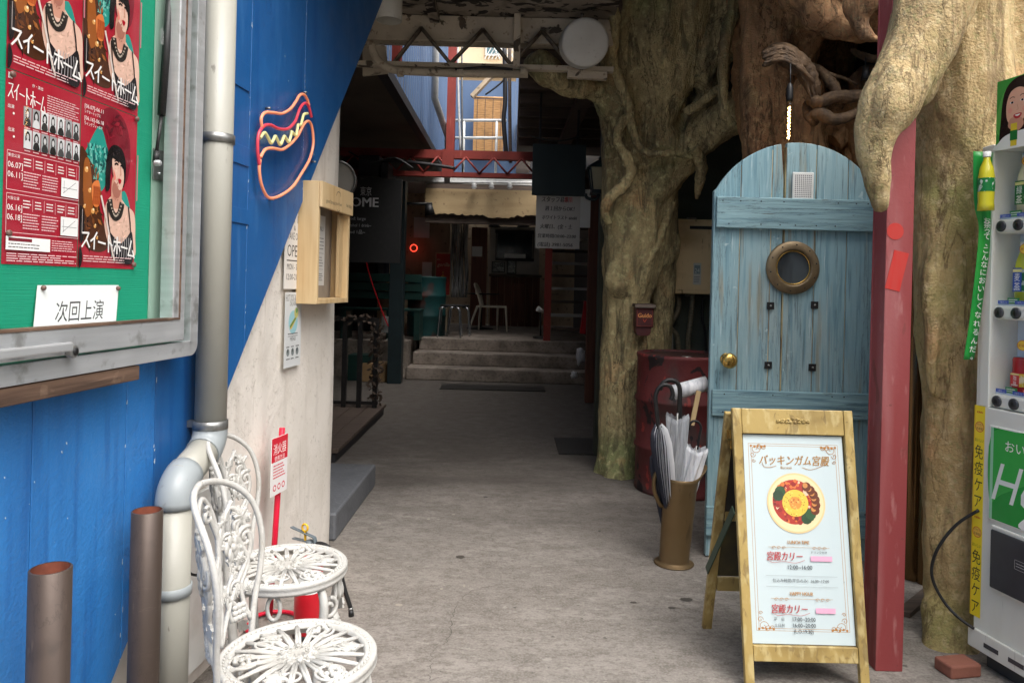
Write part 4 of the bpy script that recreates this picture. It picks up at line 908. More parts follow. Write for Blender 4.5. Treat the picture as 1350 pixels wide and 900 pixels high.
def flyer_back(o, w, h, name):
    p = Print(o, WA, UP, w, h); fl = thing(name, '', 'flyer', 'theatre flyers in the notice case'); r = random.Random(9); pale = lin(234, 196, 198)
    p.rect(0, 0, 1, 1, RED); p.rect(.03, .955, .08, .985, WHT)
    title(p, .03, .5, .855, .945, .0024, -.004); p.text('作・演出', .32, .95, .008, WHT, maxw=.3)
    p.lines(.52, .82, .98, .94, 9, .0018, pale, r)
    for row, yb in enumerate((.735, .615)):
        p.text('出演', .03, yb + .07, .009, WHT); p.disc(.1, yb + .045, .012, WHT, 8)
        for k in range(7):
            x = .22 + .11 * k; c = lin(*(r.choice((205, 190, 220, 160)),) * 3)
            p.rect(x, yb, x + .10, yb + .1, c); g = lin(*(r.choice((30, 50, 70, 215)),) * 3)
            p.blob([(x + .012, yb + .003), (x + .02, yb + .034), (x + .05, yb + .044), (x + .082, yb + .034), (x + .09, yb + .003)], g)
            hr = r.choice((.022, .028)); p.blob([(x + .05 - hr, yb + .04), (x + .05 - hr, yb + .075), (x + .05, yb + .092), (x + .05 + hr, yb + .075), (x + .05 + hr, yb + .04), (x + .05, yb + .05)], lin(28, 28, 28))
            p.disc(x + .05, yb + .062, .017, lin(196, 196, 196), 12, asp=1.0)
            p.lines(x + .01, yb - .018, x + .095, yb - .006, 1, .0022, pale, r, 3)
    for (ya, yb, d1, d2) in ((.385, .585, '06.07]', '06.11]'), (.165, .365, '06.16]', '06.18]')):
        p.line([(.02, yb), (.98, yb), (.98, ya), (.02, ya), (.02, yb)], .0012, pale)
        p.text(d1, .03, yb - .085, .017, WHT, maxw=.18); p.text(d2, .03, yb - .135, .017, WHT, maxw=.18); p.text('東京公演' if d1[1] == '6' and d1[3] == '0' else '大阪公演', .03, yb - .03, .008, WHT)
        for k in range(5):
            x = .22 + .15 * k; p.lines(x, yb - .07, x + .1, yb - .02, 3, .0024, WHT, r); p.line([(x + .12, yb - .08), (x + .12, yb - .015)], .0008, pale)
        p.lines(.22, ya + .02, .44, yb - .09, 6, .0022, pale, r); p.lines(.46, ya + .02, .7, yb - .09, 6, .0022, pale, r)
        p.rect(.72, ya + .01, .97, yb - .085, lin(238, 238, 236)); p.line([(.75, ya + .03), (.93, yb - .1)], .001, lin(90, 90, 90)); p.line([(.76, yb - .1), (.76, ya + .03)], .001, lin(120, 120, 120)); p.line([(.74, ya + .06), (.95, ya + .06)], .001, lin(120, 120, 120))
    p.rect(.02, .075, .58, .145, lin(244, 242, 240)); p.rect(.05, .12, .34, .138, CR2); p.lines(.05, .082, .46, .115, 2, .002, lin(90, 80, 80), r)
    p.lines(.6, .08, .98, .145, 5, .0018, pale, r); p.lines(.03, .012, .97, .062, 4, .002, pale, r)
    p.build('print', fl, 'ink_gloss'); return fl
FO = .0492
sa, sb, sc_ = SZ(4, 250, FO)[0], SZ(104.5, 250, FO)[0], SZ(179, 250, FO)[0]
zb_, zd_ = SZ(104.5, 352, FO)[1], SZ(104.5, 126, FO)[1]; hh = zd_ - zb_
f = flyer_front(WP(sb, zb_, FO), sc_ - sb, hh, 'flyer'); f['label'] = 'red flyer of a dark haired woman directly above the green felt, lower right one'; f['label'] = 'red theatre flyer with a dark haired woman, beside the portrait rows'
f = flyer_front(WP(sb, zd_ + .002, FO), sc_ - sb, hh, 'flyer'); f['label'] = 'red theatre flyer with a woman, pinned above another flyer of the woman'
f = flyer_front(WP(sa, zd_ + .002, FO), sb - sa - .002, hh, 'flyer'); f['label'] = 'red theatre flyer with a woman, pinned above the flyer with portrait rows'
f = flyer_back(WP(sa, zb_, FO), sb - sa - .002, hh, 'flyer'); f['label'] = 'red flyer covered in text, with two rows of small grey portraits'
# leaning paper card 次回上演
c0, c1, c2 = LW(43, 441, .06), LW(150, 430, .06), LW(154, 393, .055)
a_ = (LW(152, 436, .056) - LW(43, 447, .060)); o_ = LW(43, 450, .060); wv = a_.length
up_ = (LW(50, 373, .052) - LW(43, 447, .060)); hv = up_.length
cd = Print(o_, a_, up_, wv, hv); card = thing('notice_card', 'white paper card with black writing leaning at the bottom of the notice case', 'card')
cd.rect(0, 0, 1, 1, lin(236, 240, 238)); cd.text('次回上演', .22, .34, .052, lin(40, 40, 42), sx=.82, maxw=.62); cd.build('print', card)
mb = MB(); q = [cd.o, cd.o + cd.a * wv, cd.o + cd.a * wv + cd.b * hv, cd.o + cd.b * hv]; mb.prism([p - cd.n * .0012 for p in q], cd.n * .0010); mb.build('sheet', M['paper'], card)
M['pin'] = mk('brown_pin', lin(110, 82, 74), 0.4)
for (x, y) in ((.05, .95), (.98, .93)):
    mb = MB(); mb.ball(cd.pt(x, y) + cd.n * .003, .006, n=10, m=6); mb.build('pin', M['pin'], card)
for ip, (s, z) in enumerate(((sa + .012, zb_ + hh * .16), (sc_ - .008, zb_ + .012), (sa + .012, zd_ - .01), (sc_ - .01, zd_ - .006))):
    mb = MB(); mb.lathe([(.0065, 0), (.0065, .004), (.004, .006), (0, .006)], 12, WP(s, z, FO + .004), WN); tag(mb.build('drawing_pin', M['pin']), {0: 'brown drawing pin low on the flyer with portrait rows', 1: 'brown drawing pin at the bottom corner of the flyer beside the portrait rows', 2: 'brown drawing pin above the portrait rows of the text flyer', 3: 'brown drawing pin at the top corner of the flyer beside the portrait rows'}[ip], 'pin', 'drawing pins on the flyers')

# ---- grey downpipe with offset
PR = .046; po = .10
pp = [LW(294, -60, po), LW(278, 572, po)]
dpipe = thing('drain_pipe', 'pale grey plastic drain pipe with a dog leg bend on the blue wall', 'pipe')
a1, a2, a3 = LW(277, 585, po), LW(230, 640, po + .02), LW(226, 668, po + .02)
e = LW(224, 900, po + .02); e = Vector((e.x, e.y, 0.0)); a3 = Vector((e.x, e.y, a3.z))
mb = MB(); mb.tube([LW(293, -80, po), a1 + UP * .03], PR, 20); mb.build('upper_pipe', M['pvc'], dpipe)
mb = MB(); d = (a2 - a1).normalized(); mb.tube([a1 + d * .02, a2 - d * .03], PR, 20); mb.build('offset_pipe', M['pvc'], dpipe)
mb = MB(); mb.tube([a3, e], PR, 20); mb.build('lower_pipe', M['pvc'], dpipe)
def elbow(p0, c, p1):
    b = MB(); q = [tuple((1 - t) ** 2 * p0 + 2 * t * (1 - t) * c + t * t * p1) for t in [k / 8 for k in range(9)]]; b.tube(q, PR * 1.09, 20); return b.build('elbow', M['pvc2'], dpipe)
elbow(a1 + UP * .055, a1, a1 + d * .055); elbow(a2 - d * .07, a2 + UP * .0, Vector((a3.x, a3.y, a2.z - .06)))
for z in (a1.z + .06, SZ(290, 185, po)[1], .45):
    if z > a1.z: s = WP(SZ(285, 400, po)[0], z, po); x = LW(285 + (a1.z - z) * 0, 400, po); t = (z - a1.z) / (LW(293, -80, po).z - a1.z); c = a1.lerp(LW(293, -80, po), t)
    else: c = Vector((e.x, e.y, z))
    mb = MB(); mb.lathe([(PR + .001, -.014), (PR + .005, -.013), (PR + .005, .013), (PR + .001, .014)], 24, c); mb.build('clamp', M['steel'] if z != .45 else M['pvc2'], dpipe)
    mb = MB(); mb.obox(c - WN * .075, WN, WA, UP, .03, .010, .010); mb.build('bracket', M['steel'], dpipe)
# dark cable behind the pipe
q = smooth_path([LW(272, 160, .04), LW(268, 200, .04), LW(270, 500, .04), LW(258, 575, .04), LW(245, 600, .045), LW(243, 640, .04), LW(243, 720, .04), LW(248, 752, .04), LW(262, 758, .05)], 6)
mb = MB(); mb.tube(q, .004, 7); tag(mb.build('black_cable', M['black']), 'thin black cable running down behind the drain pipe', 'cable')

# ---- brown metal bollards
M['bronze'] = mk('brown_anodised_pipe', lin(86, 74, 67), 0.42, 0.4, layers=[((4, 4, 1), 6, 0.4, 0.7, lin(80, 66, 58), 0.7), ((50, 50, 12), 6, 0.64, 0.72, lin(130, 112, 98), 0.5), (9, 5, 0.6, 0.72, lin(60, 52, 48), 0.6)], bump=[(40, 0.05)])
add_cracks(M['bronze'], (3, 3, 14), .006, lin(140, 124, 110), .5, 2, 0, .5); add_cracks(M['bronze'], (22, 22, 6), .012, lin(58, 48, 42), .6, 9, 0, .52)
M['rustin'] = mk('rusty_inside', lin(140, 76, 54), 0.8, layers=[(20, 5, 0.4, 0.7, lin(90, 44, 30), 0.8)])
for (px, py, wpx, yy, lab) in ((67, 748, 51, 1.45, 'brown hollow metal bollard under the notice case, away from the pipe'), (194.5, 672, 39, 1.9, 'brown hollow metal bollard touching the grey drain pipe')):
    c = P(px, py, yy); R_ = wpx / 2 / FPX * yy; b_ = thing('bollard', lab, 'bollard', 'brown bollards at the wall')
    mb = MB(); mb.lathe([(R_, -c.z), (R_, -.001), (R_ - .0015, 0), (R_ - .004, 0)], 28, c); mb.build('pipe', M['bronze'], b_)
    mb = MB(); mb.lathe([(R_ - .0042, -.0005), (R_ - .0048, -.6), (0, -.6)], 28, c); mb.build('inner_wall', M['rustin'], b_)

# ---- neon hot dog
M['neon_o'] = mk('orange_tube', lin(238, 156, 120), 0.35, emit=(lin(255, 120, 70), .08))
M['neon_r'] = mk('red_tube', lin(206, 72, 88), 0.35, emit=(lin(230, 40, 60), .08))
M['neon_y'] = mk('pale_yellow_tube', lin(216, 212, 150), 0.35, emit=(lin(236, 226, 140), .08))
M['acryl'] = glass('clear_acrylic', (.99, .99, 1.0), .05, refl=.5)
nh = thing('hot_dog_neon_sign', 'hot dog shaped neon sign with orange outline on the blue wall', 'neon sign')
nO = BO + .03
def zz(x, y): return (280 + x * 240 / 900, 80 + y * 240 / 900)
def neon(pts, r, m, k=6, off=nO):
    q = smooth_path([zz(*p) for p in pts], k); mb = MB(); mb.tube([LW(x, y, off) for x, y in q], r, 9); return mb.build('tube', M[m], nh)
neon([(245, 330), (242, 285), (262, 258), (300, 258), (345, 262), (385, 240), (412, 205), (432, 172), (452, 168), (468, 190), (478, 222)], .0058, 'neon_o')
neon([(232, 515), (224, 440), (228, 370), (250, 328), (285, 318), (330, 338), (375, 336), (410, 300), (432, 240), (455, 212), (475, 225), (490, 280)], .0058, 'neon_r')
neon([(238, 480), (262, 440), (300, 434), (345, 440), (390, 410), (425, 368), (450, 320), (470, 300), (487, 312), (497, 360), (498, 420), (480, 490), (440, 560), (400, 620), (350, 660), (300, 680), (268, 668), (242, 610), (232, 540), (236, 490)], .0058, 'neon_o')
neon([(236, 384), (258, 356), (276, 382), (290, 408), (302, 392), (312, 374), (324, 396), (336, 416), (348, 392), (356, 374), (368, 390), (378, 404), (388, 372), (392, 352), (406, 366), (414, 370), (420, 340), (424, 318), (436, 320), (444, 296), (452, 268), (470, 262)], .0058, 'neon_y', 5)
ol = smooth_path([zz(*p) for p in [(236, 240), (260, 228), (310, 240), (350, 236), (384, 206), (410, 160), (436, 146), (466, 168), (486, 220), (506, 300), (510, 420), (490, 510), (430, 600), (360, 672), (290, 694), (240, 680), (212, 590), (204, 470), (206, 380), (222, 300)]], 4, True)
mb = MB(); mb.prism([LW(x, y, BO + .012) for x, y in ol], WN * .005); mb.build('backing', M['acryl'], nh)
for p in [(262, 236), (444, 158), (278, 686), (490, 500)]:
    c = LW(*zz(*p), BO); mb = MB(); mb.tube([c + WN * .001, c + WN * .020], .004, 8); mb.build('standoff', M['steel'], nh)

# ---- small posters and the wooden menu box on the plaster
def wposter(name, x0, y0, x1, y1, off, label, draw, lean=0):
    a, b = SZ(x0, y1, off), SZ(x1, y0, off); t = thing(name, label, 'poster'); o = WP(a[0], a[1], off)
    w, h = b[0] - a[0], b[1] - a[1]; p = Print(o, WA, UP, w, h); draw(p)
    p.build('print', t); mb = MB(); mb.wbox(a[0], b[0], a[1], b[1], off - .0008, off - .0001); mb.build('sheet', M['paper'], t); return t
K = lin(40, 38, 38)
def d1(p):
    p.rect(0, 0, 1, 1, lin(224, 220, 214))
    for s, y, h in (('EAT IN', .86, .045), ('&', .76, .03), ('TAKE OUT', .64, .042), ('OPEN', .42, .07)): p.text(s, .5, y, h, K, 'c', maxw=.72)
    p.rect(.12, .36, .92, .375, K); p.text('MON - SUN', .5, .25, .035, K, 'c', maxw=.72); p.text('12:00-21:00', .5, .12, .035, K, 'c', maxw=.76)
def d2(p):
    p.rect(0, 0, 1, 1, lin(210, 212, 212)); p.text('HOT DOG & MORE', .5, .88, .04, K, 'c', maxw=.9); p.text('DELIVERY', .5, .82, .024, K, 'c', maxw=.44)
    p.disc(.5, .6, .28, lin(150, 196, 204)); p.blob([(.3, .55), (.42, .6), (.66, .68), (.72, .66), (.5, .55), (.36, .5)], lin(214, 180, 90)); p.line([(.33, .54), (.5, .6), (.7, .67)], .012, lin(110, 140, 60), 3); p.disc(.68, .72, .13, lin(190, 186, 110)); p.disc(.7, .75, .06, lin(100, 150, 90))
    p.rect(.2, .41, .8, .416, K); p.text('MENU', .5, .35, .022, K, 'c'); p.lines(.2, .43, .8, .46, 1, .004, K, rnd)
    for k in range(3): p.disc(.22 + .28 * k, .2, .09, lin(120, 128, 128)); p.disc(.2 + .28 * k, .22, .045, lin(70, 76, 76)); p.lines(.12 + .28 * k, .26, .34 + .28 * k, .285, 1, .004, K, rnd); p.lines(.12 + .28 * k, .1, .34 + .28 * k, .125, 1, .004, K, rnd)
wposter('opening_hours_poster', 374, 283, 401.5, 381, .012, 'white opening hours notice with large black OPEN beside the wooden box', d1)
wposter('hot_dog_poster', 374, 385, 398, 486, .012, 'grey white hot dog flyer with a blue plate below the opening hours notice', d2)
M['pine'] = mk('light_pine', lin(204, 176, 132), 0.55, layers=[((40, 40, 3), 6, 0.42, 0.68, lin(184, 150, 104), 0.75), ((6, 6, 1), 4, 0.5, 0.7, lin(216, 192, 150), 0.5)], bump=[((60, 60, 4), 0.12)])
bx_ = thing('menu_box', 'light pine wooden menu box with a glazed front on the plastered wall', 'menu box')
BD = .10
sl, zl = SZ(400, 398, .0); sl2, zl2 = SZ(417, 401, BD); sr2, _ = SZ(459, 394, BD); zt2 = SZ(416, 236, BD)[1]
sr2 = max(sr2, sl2 + .2); zb2 = zl2
th = .022
mb = MB(); mb.wbox(sl2, sl2 + th, zb2, zt2, .008, BD); mb.build('side_panel', M['pine'], bx_, bevel=.002)
mb = MB(); mb.wbox(sr2 - th, sr2, zb2, zt2, .008, BD); mb.build('side_panel', M['pine'], bx_, bevel=.002)
for (z0_, z1_) in ((zb2, zb2 + th), (zt2 - th, zt2)):
    mb = MB(); mb.wbox(sl2 + th + .001, sr2 - th - .001, z0_, z1_, .008, BD); mb.build('end_panel', M['pine'], bx_, bevel=.002)
hdr = (zt2 - zb2) * .21
mb = MB(); mb.wbox(sl2 + .002, sr2 - .002, zt2 - hdr, zt2 - .001, BD + .001, BD + .014); hb = mb.build('header_board', M['pine'], bx_, bevel=.002)
mb = MB(); mb.wbox(sl2 + th + .001, sr2 - th - .001, zb2 + th + .001, zt2 - th - .001, .010, .02); mb.build('back_board', mk('grey_board', lin(150, 138, 124), .8, layers=[(20, 4, .4, .7, lin(136, 124, 110), .6)]), bx_)
mb = MB(); mb.wbox(sr2 - th - .05, sr2 - th - .002, zb2 + th + .002, zt2 - hdr, .06, .075); mb.build('inner_stile', M['pine'], bx_, bevel=.002)
pr = Print(WP(sl2 + .002, zt2 - hdr, BD + .0142), WA, UP, sr2 - sl2 - .004, hdr)
pr.text('good bread', .12, .22, .024, K, maxw=.3); pr.text('good food', .5, .25, .02, K, 'c', maxw=.2); pr.text('hot dog', .76, .3, .024, K, maxw=.2); pr.line([(.42, .62), (.46, .78), (.54, .78), (.56, .64)], .003, K, 4); pr.line([(.46, .06), (.5, -.02), (.54, .06)], .003, K); pr.build('print', hb)
W_ = sr2 - sl2; Hh = zt2 - zb2
for i, (u0, u1, v0, v1) in enumerate(((.14, .34, .14, .72), (.42, .72, .15, .76))):
    o = WP(sl2 + W_ * u0, zb2 + Hh * v0, .0215); p = Print(o, WA, UP, W_ * (u1 - u0), Hh * (v1 - v0)); p.rect(0, 0, 1, 1, lin(214, 212, 208)); r = random.Random(i)
    p.text('MENU', .5, .78, .03, K, 'c', maxw=.6); p.lines(.12, .5, .9, .7, 4, .004, lin(110, 108, 106), r); p.rect(.1, .46, .9, .464, K); p.lines(.12, .26, .9, .42, 4, .004, lin(110, 108, 106), r); p.rect(.1, .23, .9, .234, K); p.lines(.12, .06, .9, .18, 4, .004, lin(110, 108, 106), r)
    p.build('menu_sheet', bx_)
mb = MB(); mb.add([WP(sl2 + th, zb2 + th, BD - .012), WP(sr2 - th, zb2 + th, BD - .012), WP(sr2 - th, zt2 - hdr, BD - .012), WP(sl2 + th, zt2 - hdr, BD - .012)], [(0, 1, 2, 3)]); mb.build('glass', M['glass'], bx_)
# ================================================================ white cast iron chairs
M['castiron'] = mk('white_cast_iron', lin(192, 190, 185), 0.45, layers=[(7, 6, 0.46, 0.72, lin(168, 164, 156), 0.8), (60, 6, 0.6, 0.72, lin(170, 162, 150), 0.5), (22, 6, 0.70, 0.74, lin(120, 100, 84), 0.6)], bump=[(70, 0.2), (200, 0.1)])
def make_chair():
    t = thing('garden_chair', '', 'chair', 'white cast iron chairs at the wall')
    m = M['castiron']; SH, SR = .43, .18; r = random.Random(12)
    # rim with a moulded edge and beads
    mb = MB(); mb.lathe([(SR - .030, SH - .006), (SR - .028, SH + .004), (SR - .020, SH + .006), (SR - .017, SH + .002), (SR - .012, SH + .006), (SR - .004, SH + .007), (SR, SH + .002), (SR, SH - .006), (SR - .004, SH - .010), (SR + .001, SH - .016), (SR - .004, SH - .026), (SR - .012, SH - .026), (SR - .020, SH - .012), (SR - .030, SH - .006)], 64)
    seat = mb.build('seat_rim', m, t)
    mb = MB()
    for k in range(72):
        a = 2 * math.pi * k / 72; mb.ball((math.cos(a) * (SR - .016), math.sin(a) * (SR - .016), SH + .005), .0034, n=6, m=4)
    mb.build('bead_moulding', m, seat)
    # fan of spokes, broken by leaf and grape clusters
    mb = MB(); N_ = 42
    for k in range(N_):
        a = 2 * math.pi * (k + .5) / N_; r0 = .036 if k % 3 else .05; b = a + .10 * (1 if k % 2 else -.4)
        mb.tube([(math.cos(a) * r0, math.sin(a) * r0, SH), (math.cos((a + b) / 2) * .095, math.sin((a + b) / 2) * .095, SH + .003), (math.cos(b) * (SR - .026), math.sin(b) * (SR - .026), SH - .001)], [.0046, .0040, .0042], 6)
    mb.build('seat_spokes', m, seat)
    def leaf(mb, c, d, n_, l, w):                     # veined leaf
        c = Vector(c); d = Vector(d).normalized(); n_ = Vector(n_).normalized(); s = d.cross(n_)
        out = [(0, 0), (.18, .5), (.3, .42), (.45, 1.0), (.6, .62), (.74, .8), (.85, .35), (1, 0)]
        vs_ = [c + d * l * x + s * w * y + n_ * .002 for x, y in out] + [c + d * l * x - s * w * y + n_ * .002 for x, y in out[-2:0:-1]]
        mid = len(vs_); vs_.append(c + d * l * .5 + n_ * .007); k = len(vs_)
        fs_ = [(i, (i + 1) % mid, mid) for i in range(mid)]
        back = [v - n_ * .006 for v in vs_[:mid]]; vs_ += back
        fs_ += [((i + 1) % mid, i, k + i, k + (i + 1) % mid) for i in range(mid)] + [[k + i for i in range(mid)][::-1]]
        mb.add(vs_, fs_, False)
        for q in (.3, .6, .9):
            mb.tube([c + d * l * q * .5 + n_ * .006, c + d * l * min(1, q * .6 + .25) + s * w * .5 + n_ * .003], .0013, 4); mb.tube([c + d * l * q * .5 + n_ * .006, c + d * l * min(1, q * .6 + .25) - s * w * .5 + n_ * .003], .0013, 4)
    def scroll(mb, c, ax, ay, R_, turns=1.3, a0=0, r=.0045, sgn=1, fade=.25):
        c = Vector(c); ax = Vector(ax); ay = Vector(ay); q = []; n = int(16 * turns)
        for i in range(n + 1):
            f = i / n; a = a0 + sgn * 2 * math.pi * turns * f; rr = R_ * (1 - (1 - fade) * f); q.append(c + ax * (rr * math.cos(a)) + ay * (rr * math.sin(a)))
        mb.tube(q, r, 7)
    for k in range(6):
        a = 2 * math.pi * k / 6 + .3; mb = MB(); c = (math.cos(a) * .075, math.sin(a) * .075, SH + .003); d = (math.cos(a), math.sin(a), 0)
        if k % 2:
            for j in range(11):
                rr = .112 + .018 * (j % 4) / 1.4 + r.uniform(-.003, .003); b = a + r.uniform(-.16, .16); mb.ball((math.cos(b) * rr, math.sin(b) * rr, SH + .004), .0068, n=7, m=5)
            scroll(mb, (math.cos(a) * .12, math.sin(a) * .12, SH + .002), (1, 0, 0), (0, 1, 0), .032, 1.0, a, .0036, fade=1); mb.build('grape_cluster', m, seat)
        else:
            leaf(mb, c, d, (0, 0, 1), .07, .028); scroll(mb, (math.cos(a + .3) * .10, math.sin(a + .3) * .10, SH + .002), (1, 0, 0), (0, 1, 0), .022, 1.1, a, .0034, fade=.7); mb.build('leaf', m, seat)
    mb = MB(); mb.lathe([(0, SH + .006), (.012, SH + .008), (.03, SH + .004), (.044, SH + .003), (.046, SH - .003), (0, SH - .005)], 20)
    for k in range(10):
        a = 2 * math.pi * k / 10; leaf(mb, (math.cos(a) * .010, math.sin(a) * .010, SH + .006), (math.cos(a), math.sin(a), 0), (0, 0, 1), .038, .010)
    mb.build('rosette', m, seat)
    # legs: cabriole, with scroll and leaf brackets
    for (a, nm) in ((math.radians(40), 'leg'), (math.radians(-40), 'leg'), (math.radians(140), 'leg'), (math.radians(-140), 'leg')):
        d = Vector((math.cos(a), math.sin(a), 0)); s = Vector((-d.y, d.x, 0)); mb = MB()
        q = smooth_path([tuple(d * .150 + UP * (SH - .02)), tuple(d * .172 + UP * .36), tuple(d * .165 + UP * .26), tuple(d * .148 + UP * .14), tuple(d * .165 + UP * .04), tuple(d * .195 + UP * .010)], 6)
        mb.tube(q, [.011 + .004 * math.sin(math.pi * i / (len(q) - 1)) - .003 * i / len(q) for i in range(len(q))], 9); mb.ball(tuple(d * .198 + UP * .011), .014, .014, .011, 10, 6); lg = mb.build(nm, m, t)
        mb = MB(); sg = 1 if d.y * d.x > 0 else -1
        scroll(mb, tuple(d * .155 + s * (-sg * .035) + UP * .33), s, UP, .032, 1.2, math.pi * .5, .006, sg, .35)
        mb.tube(smooth_path([tuple(d * .150 + UP * .20), tuple(d * .15 - s * sg * .03 + UP * .25), tuple(d * .14 - s * sg * .07 + UP * .34), tuple(d * .12 - s * sg * .08 + UP * (SH - .02))], 5), .006, 7)
        leaf(mb, tuple(d * .158 - s * sg * .025 + UP * .20), (-s * sg + UP * .9), d, .05, .02); leaf(mb, tuple(d * .158 - s * sg * .045 + UP * .27), (-s * sg * .5 + UP), d, .045, .018)
        mb.build('leg_scroll', m, lg)
    # loop apron between front legs and sides
    for a in (0, math.pi / 2, -math.pi / 2):
        d = Vector((math.cos(a), math.sin(a), 0)); s = Vector((-d.y, d.x, 0)); mb = MB()
        q = [d * .158 + s * .018 * math.cos(t * math.pi / 8) + UP * (SH - .062 + .034 * math.sin(t * math.pi / 8)) for t in range(16)]; mb.tube(q, .006, 7, closed=True); mb.build('apron_loop', m, t)
    # back: curved about the seat, on local -x side; map (u across, h up) to the bowed surface
    def B(u, h, o=0.0):
        th = u / .215; R_ = .19 + .045 * (h - SH) / .40; return Vector((-(R_ + o) * math.cos(th), (R_ + o) * math.sin(th), h))
    def bt(mb, pts, rad, k=6, n=8, flat=1.0): q = smooth_path(pts, k); mb.tube([B(a, b) for a, b in q], rad, n)
    mb = MB()
    for sgn in (1, -1):
        bt(mb, [(sgn * .150, SH - .02), (sgn * .165, .50), (sgn * .185, .58), (sgn * .190, .66), (sgn * .168, .74), (sgn * .12, .79), (sgn * .06, .815), (0, .825)], .0078)
    bf = mb.build('back_frame', m, t)
    # three loops standing inside the frame like petals, each with a moulded rose
    for (u0, top, w) in ((-.105, .74, .050), (0, .79, .056), (.105, .74, .050)):
        mb = MB()
        bt(mb, [(u0 * .35, SH + .0), (u0 * .7 - w * .45, .53), (u0 - w, .62), (u0 - w * .86, top - .06), (u0, top), (u0 + w * .86, top - .06), (u0 + w, .62), (u0 * .7 + w * .45, .53), (u0 * .35, SH)], .0062)
        lp = mb.build('back_loop', m, t)
        mb = MB(); cx, cz = u0, .645
        for k in range(5):
            a = 2 * math.pi * k / 5 + .6; c = B(cx + .016 * math.cos(a), cz + .018 * math.sin(a), 0); mb.ball(c, .006, .017, .019, 9, 6)
        mb.ball(B(cx, cz, .006 if False else -.004), .009, .011, .011, 8, 6)
        n_ = B(cx, cz, -.01) - B(cx, cz)
        for k in range(4): leaf(mb, B(cx, cz), (B(cx + .02 * math.cos(1.2 + k * 1.6), cz + .02 * math.sin(1.2 + k * 1.6)) - B(cx, cz)), n_, .045, .016)
        mb.build('rose', m, lp)
        mb = MB(); ay = UP; ax = (B(u0 + .01, .6) - B(u0, .6)).normalized()
        scroll(mb, B(u0 + .020, top - .045), ax, ay, .022, 1.4, 2.2, .0055, -1, .25); mb.build('scroll', m, lp); mb = MB()
        scroll(mb, B(u0 - .020, top - .075), ax, ay, .018, 1.3, .6, .005, 1, .25); mb.build('scroll', m, lp); mb = MB()
        scroll(mb, B(u0, .545), ax, ay, .020, 1.3, 0, .005, 1, .3); mb.build('scroll', m, lp)
    mb = MB()
    for sgn in (1, -1):
        bt(mb, [(sgn * .15, .47), (sgn * .11, .50), (sgn * .06, .56), (sgn * .052, .62), (sgn * .075, .70), (sgn * .11, .755)], .006)
        for j in range(9): mb.ball(B(sgn * (.115 + .014 * (j % 3 - 1)), .475 + .013 * (j // 3)), .0085, n=8, m=6)
    mb.build('vine', m, bf)
    # extra vine work filling the back
    for sgn in (1, -1):
        for (pts, rad) in (([(.02, SH + .01), (.05, .50), (.03, .57), (.06, .66), (.03, .74)], .006), ([(.15, .46), (.125, .54), (.15, .60), (.12, .68), (.15, .73)], .006), ([(.09, .47), (.075, .53), (.10, .58)], .005)):
            mb = MB(); bt(mb, [(sgn * u, h) for u, h in pts], rad); mb.build('vine', m, bf)
        for (u, h, du, dh) in ((.05, .52, .02, .03), (.145, .60, -.03, .02), (.06, .70, .03, .02), (.14, .70, -.02, .03), (.10, .52, .02, .03), (.155, .52, -.02, .03)):
            mb = MB(); c_ = B(sgn * u, h); leaf(mb, c_, B(sgn * (u + du), h + dh) - c_, B(sgn * u, h, -.01) - c_, .05, .019); mb.build('leaf', m, bf)
        mb = MB(); ay = UP; ax = (B(sgn * .14, .6) - B(sgn * .13, .6)).normalized(); scroll(mb, B(sgn * .145, .66), ax, ay, .026, 1.5, 1, .006, sgn, .2); mb.build('scroll', m, bf)
    return t
def put(t, x, y, rz): t.location = (x, y, 0); t.rotation_euler = (0, 0, rz)
ch = make_chair(); ch['label'] = 'white cast iron garden chair in front of the brown bollards, seat clear of the other'
c2_ = copy_tree(ch)
put(ch, -.475, 1.72, math.radians(3)); ch['label'] = 'white cast iron garden chair farther from the fire extinguisher'
put(c2_, -.665, 2.26, math.radians(4)); c2_['label'] = 'white cast iron garden chair right beside the fire extinguisher'

# ================================================================ fire extinguisher and its stand
M['fred'] = mk('extinguisher_red', lin(200, 16, 36), 0.3, layers=[(8, 4, 0.5, 0.75, lin(170, 12, 28), 0.5)], coat=.3)
M['fgrey'] = mk('valve_grey', lin(96, 106, 112), 0.45, layers=[(20, 4, 0.5, 0.7, lin(80, 88, 92), 0.5)])
M['yel'] = mk('yellow_plastic', lin(226, 178, 32), 0.4)
ex = thing('fire_extinguisher', 'red fire extinguisher with grey valve behind the white chair', 'extinguisher')
c = Vector((-.72, 2.72, 0)); R_ = .068
mb = MB(); mb.lathe([(0, .015), (R_ * .92, .015), (R_, .03), (R_, .40), (R_ * .9, .445), (R_ * .55, .478), (.026, .488), (.026, .50)], 28, c); mb.build('cylinder', M['fred'], ex)
mb = MB(); mb.lathe([(R_ + .004, 0), (R_ + .004, .025), (R_ - .005, .027)], 28, c); mb.build('foot_ring', M['black'], ex)
pr = []
mb = MB(); vs_ = []; fs_ = []
for k in range(9):
    a = math.radians(-150 + 14 * k); 
    for z in (.27, .40): vs_.append((c.x + math.cos(a) * (R_ + .0008), c.y + math.sin(a) * (R_ + .0008), z))
for k in range(8): fs_.append((2 * k, 2 * k + 2, 2 * k + 3, 2 * k + 1))
mb.add(vs_, fs_, True); mb.build('label_band', M['paper'], ex)
mb = MB(); mb.lathe([(.03, .498), (.03, .52), (.02, .53), (.02, .56), (0, .56)], 16, c); vl = mb.build('valve', M['fgrey'], ex)
hv_ = Vector((.86, -.5, 0)).normalized()
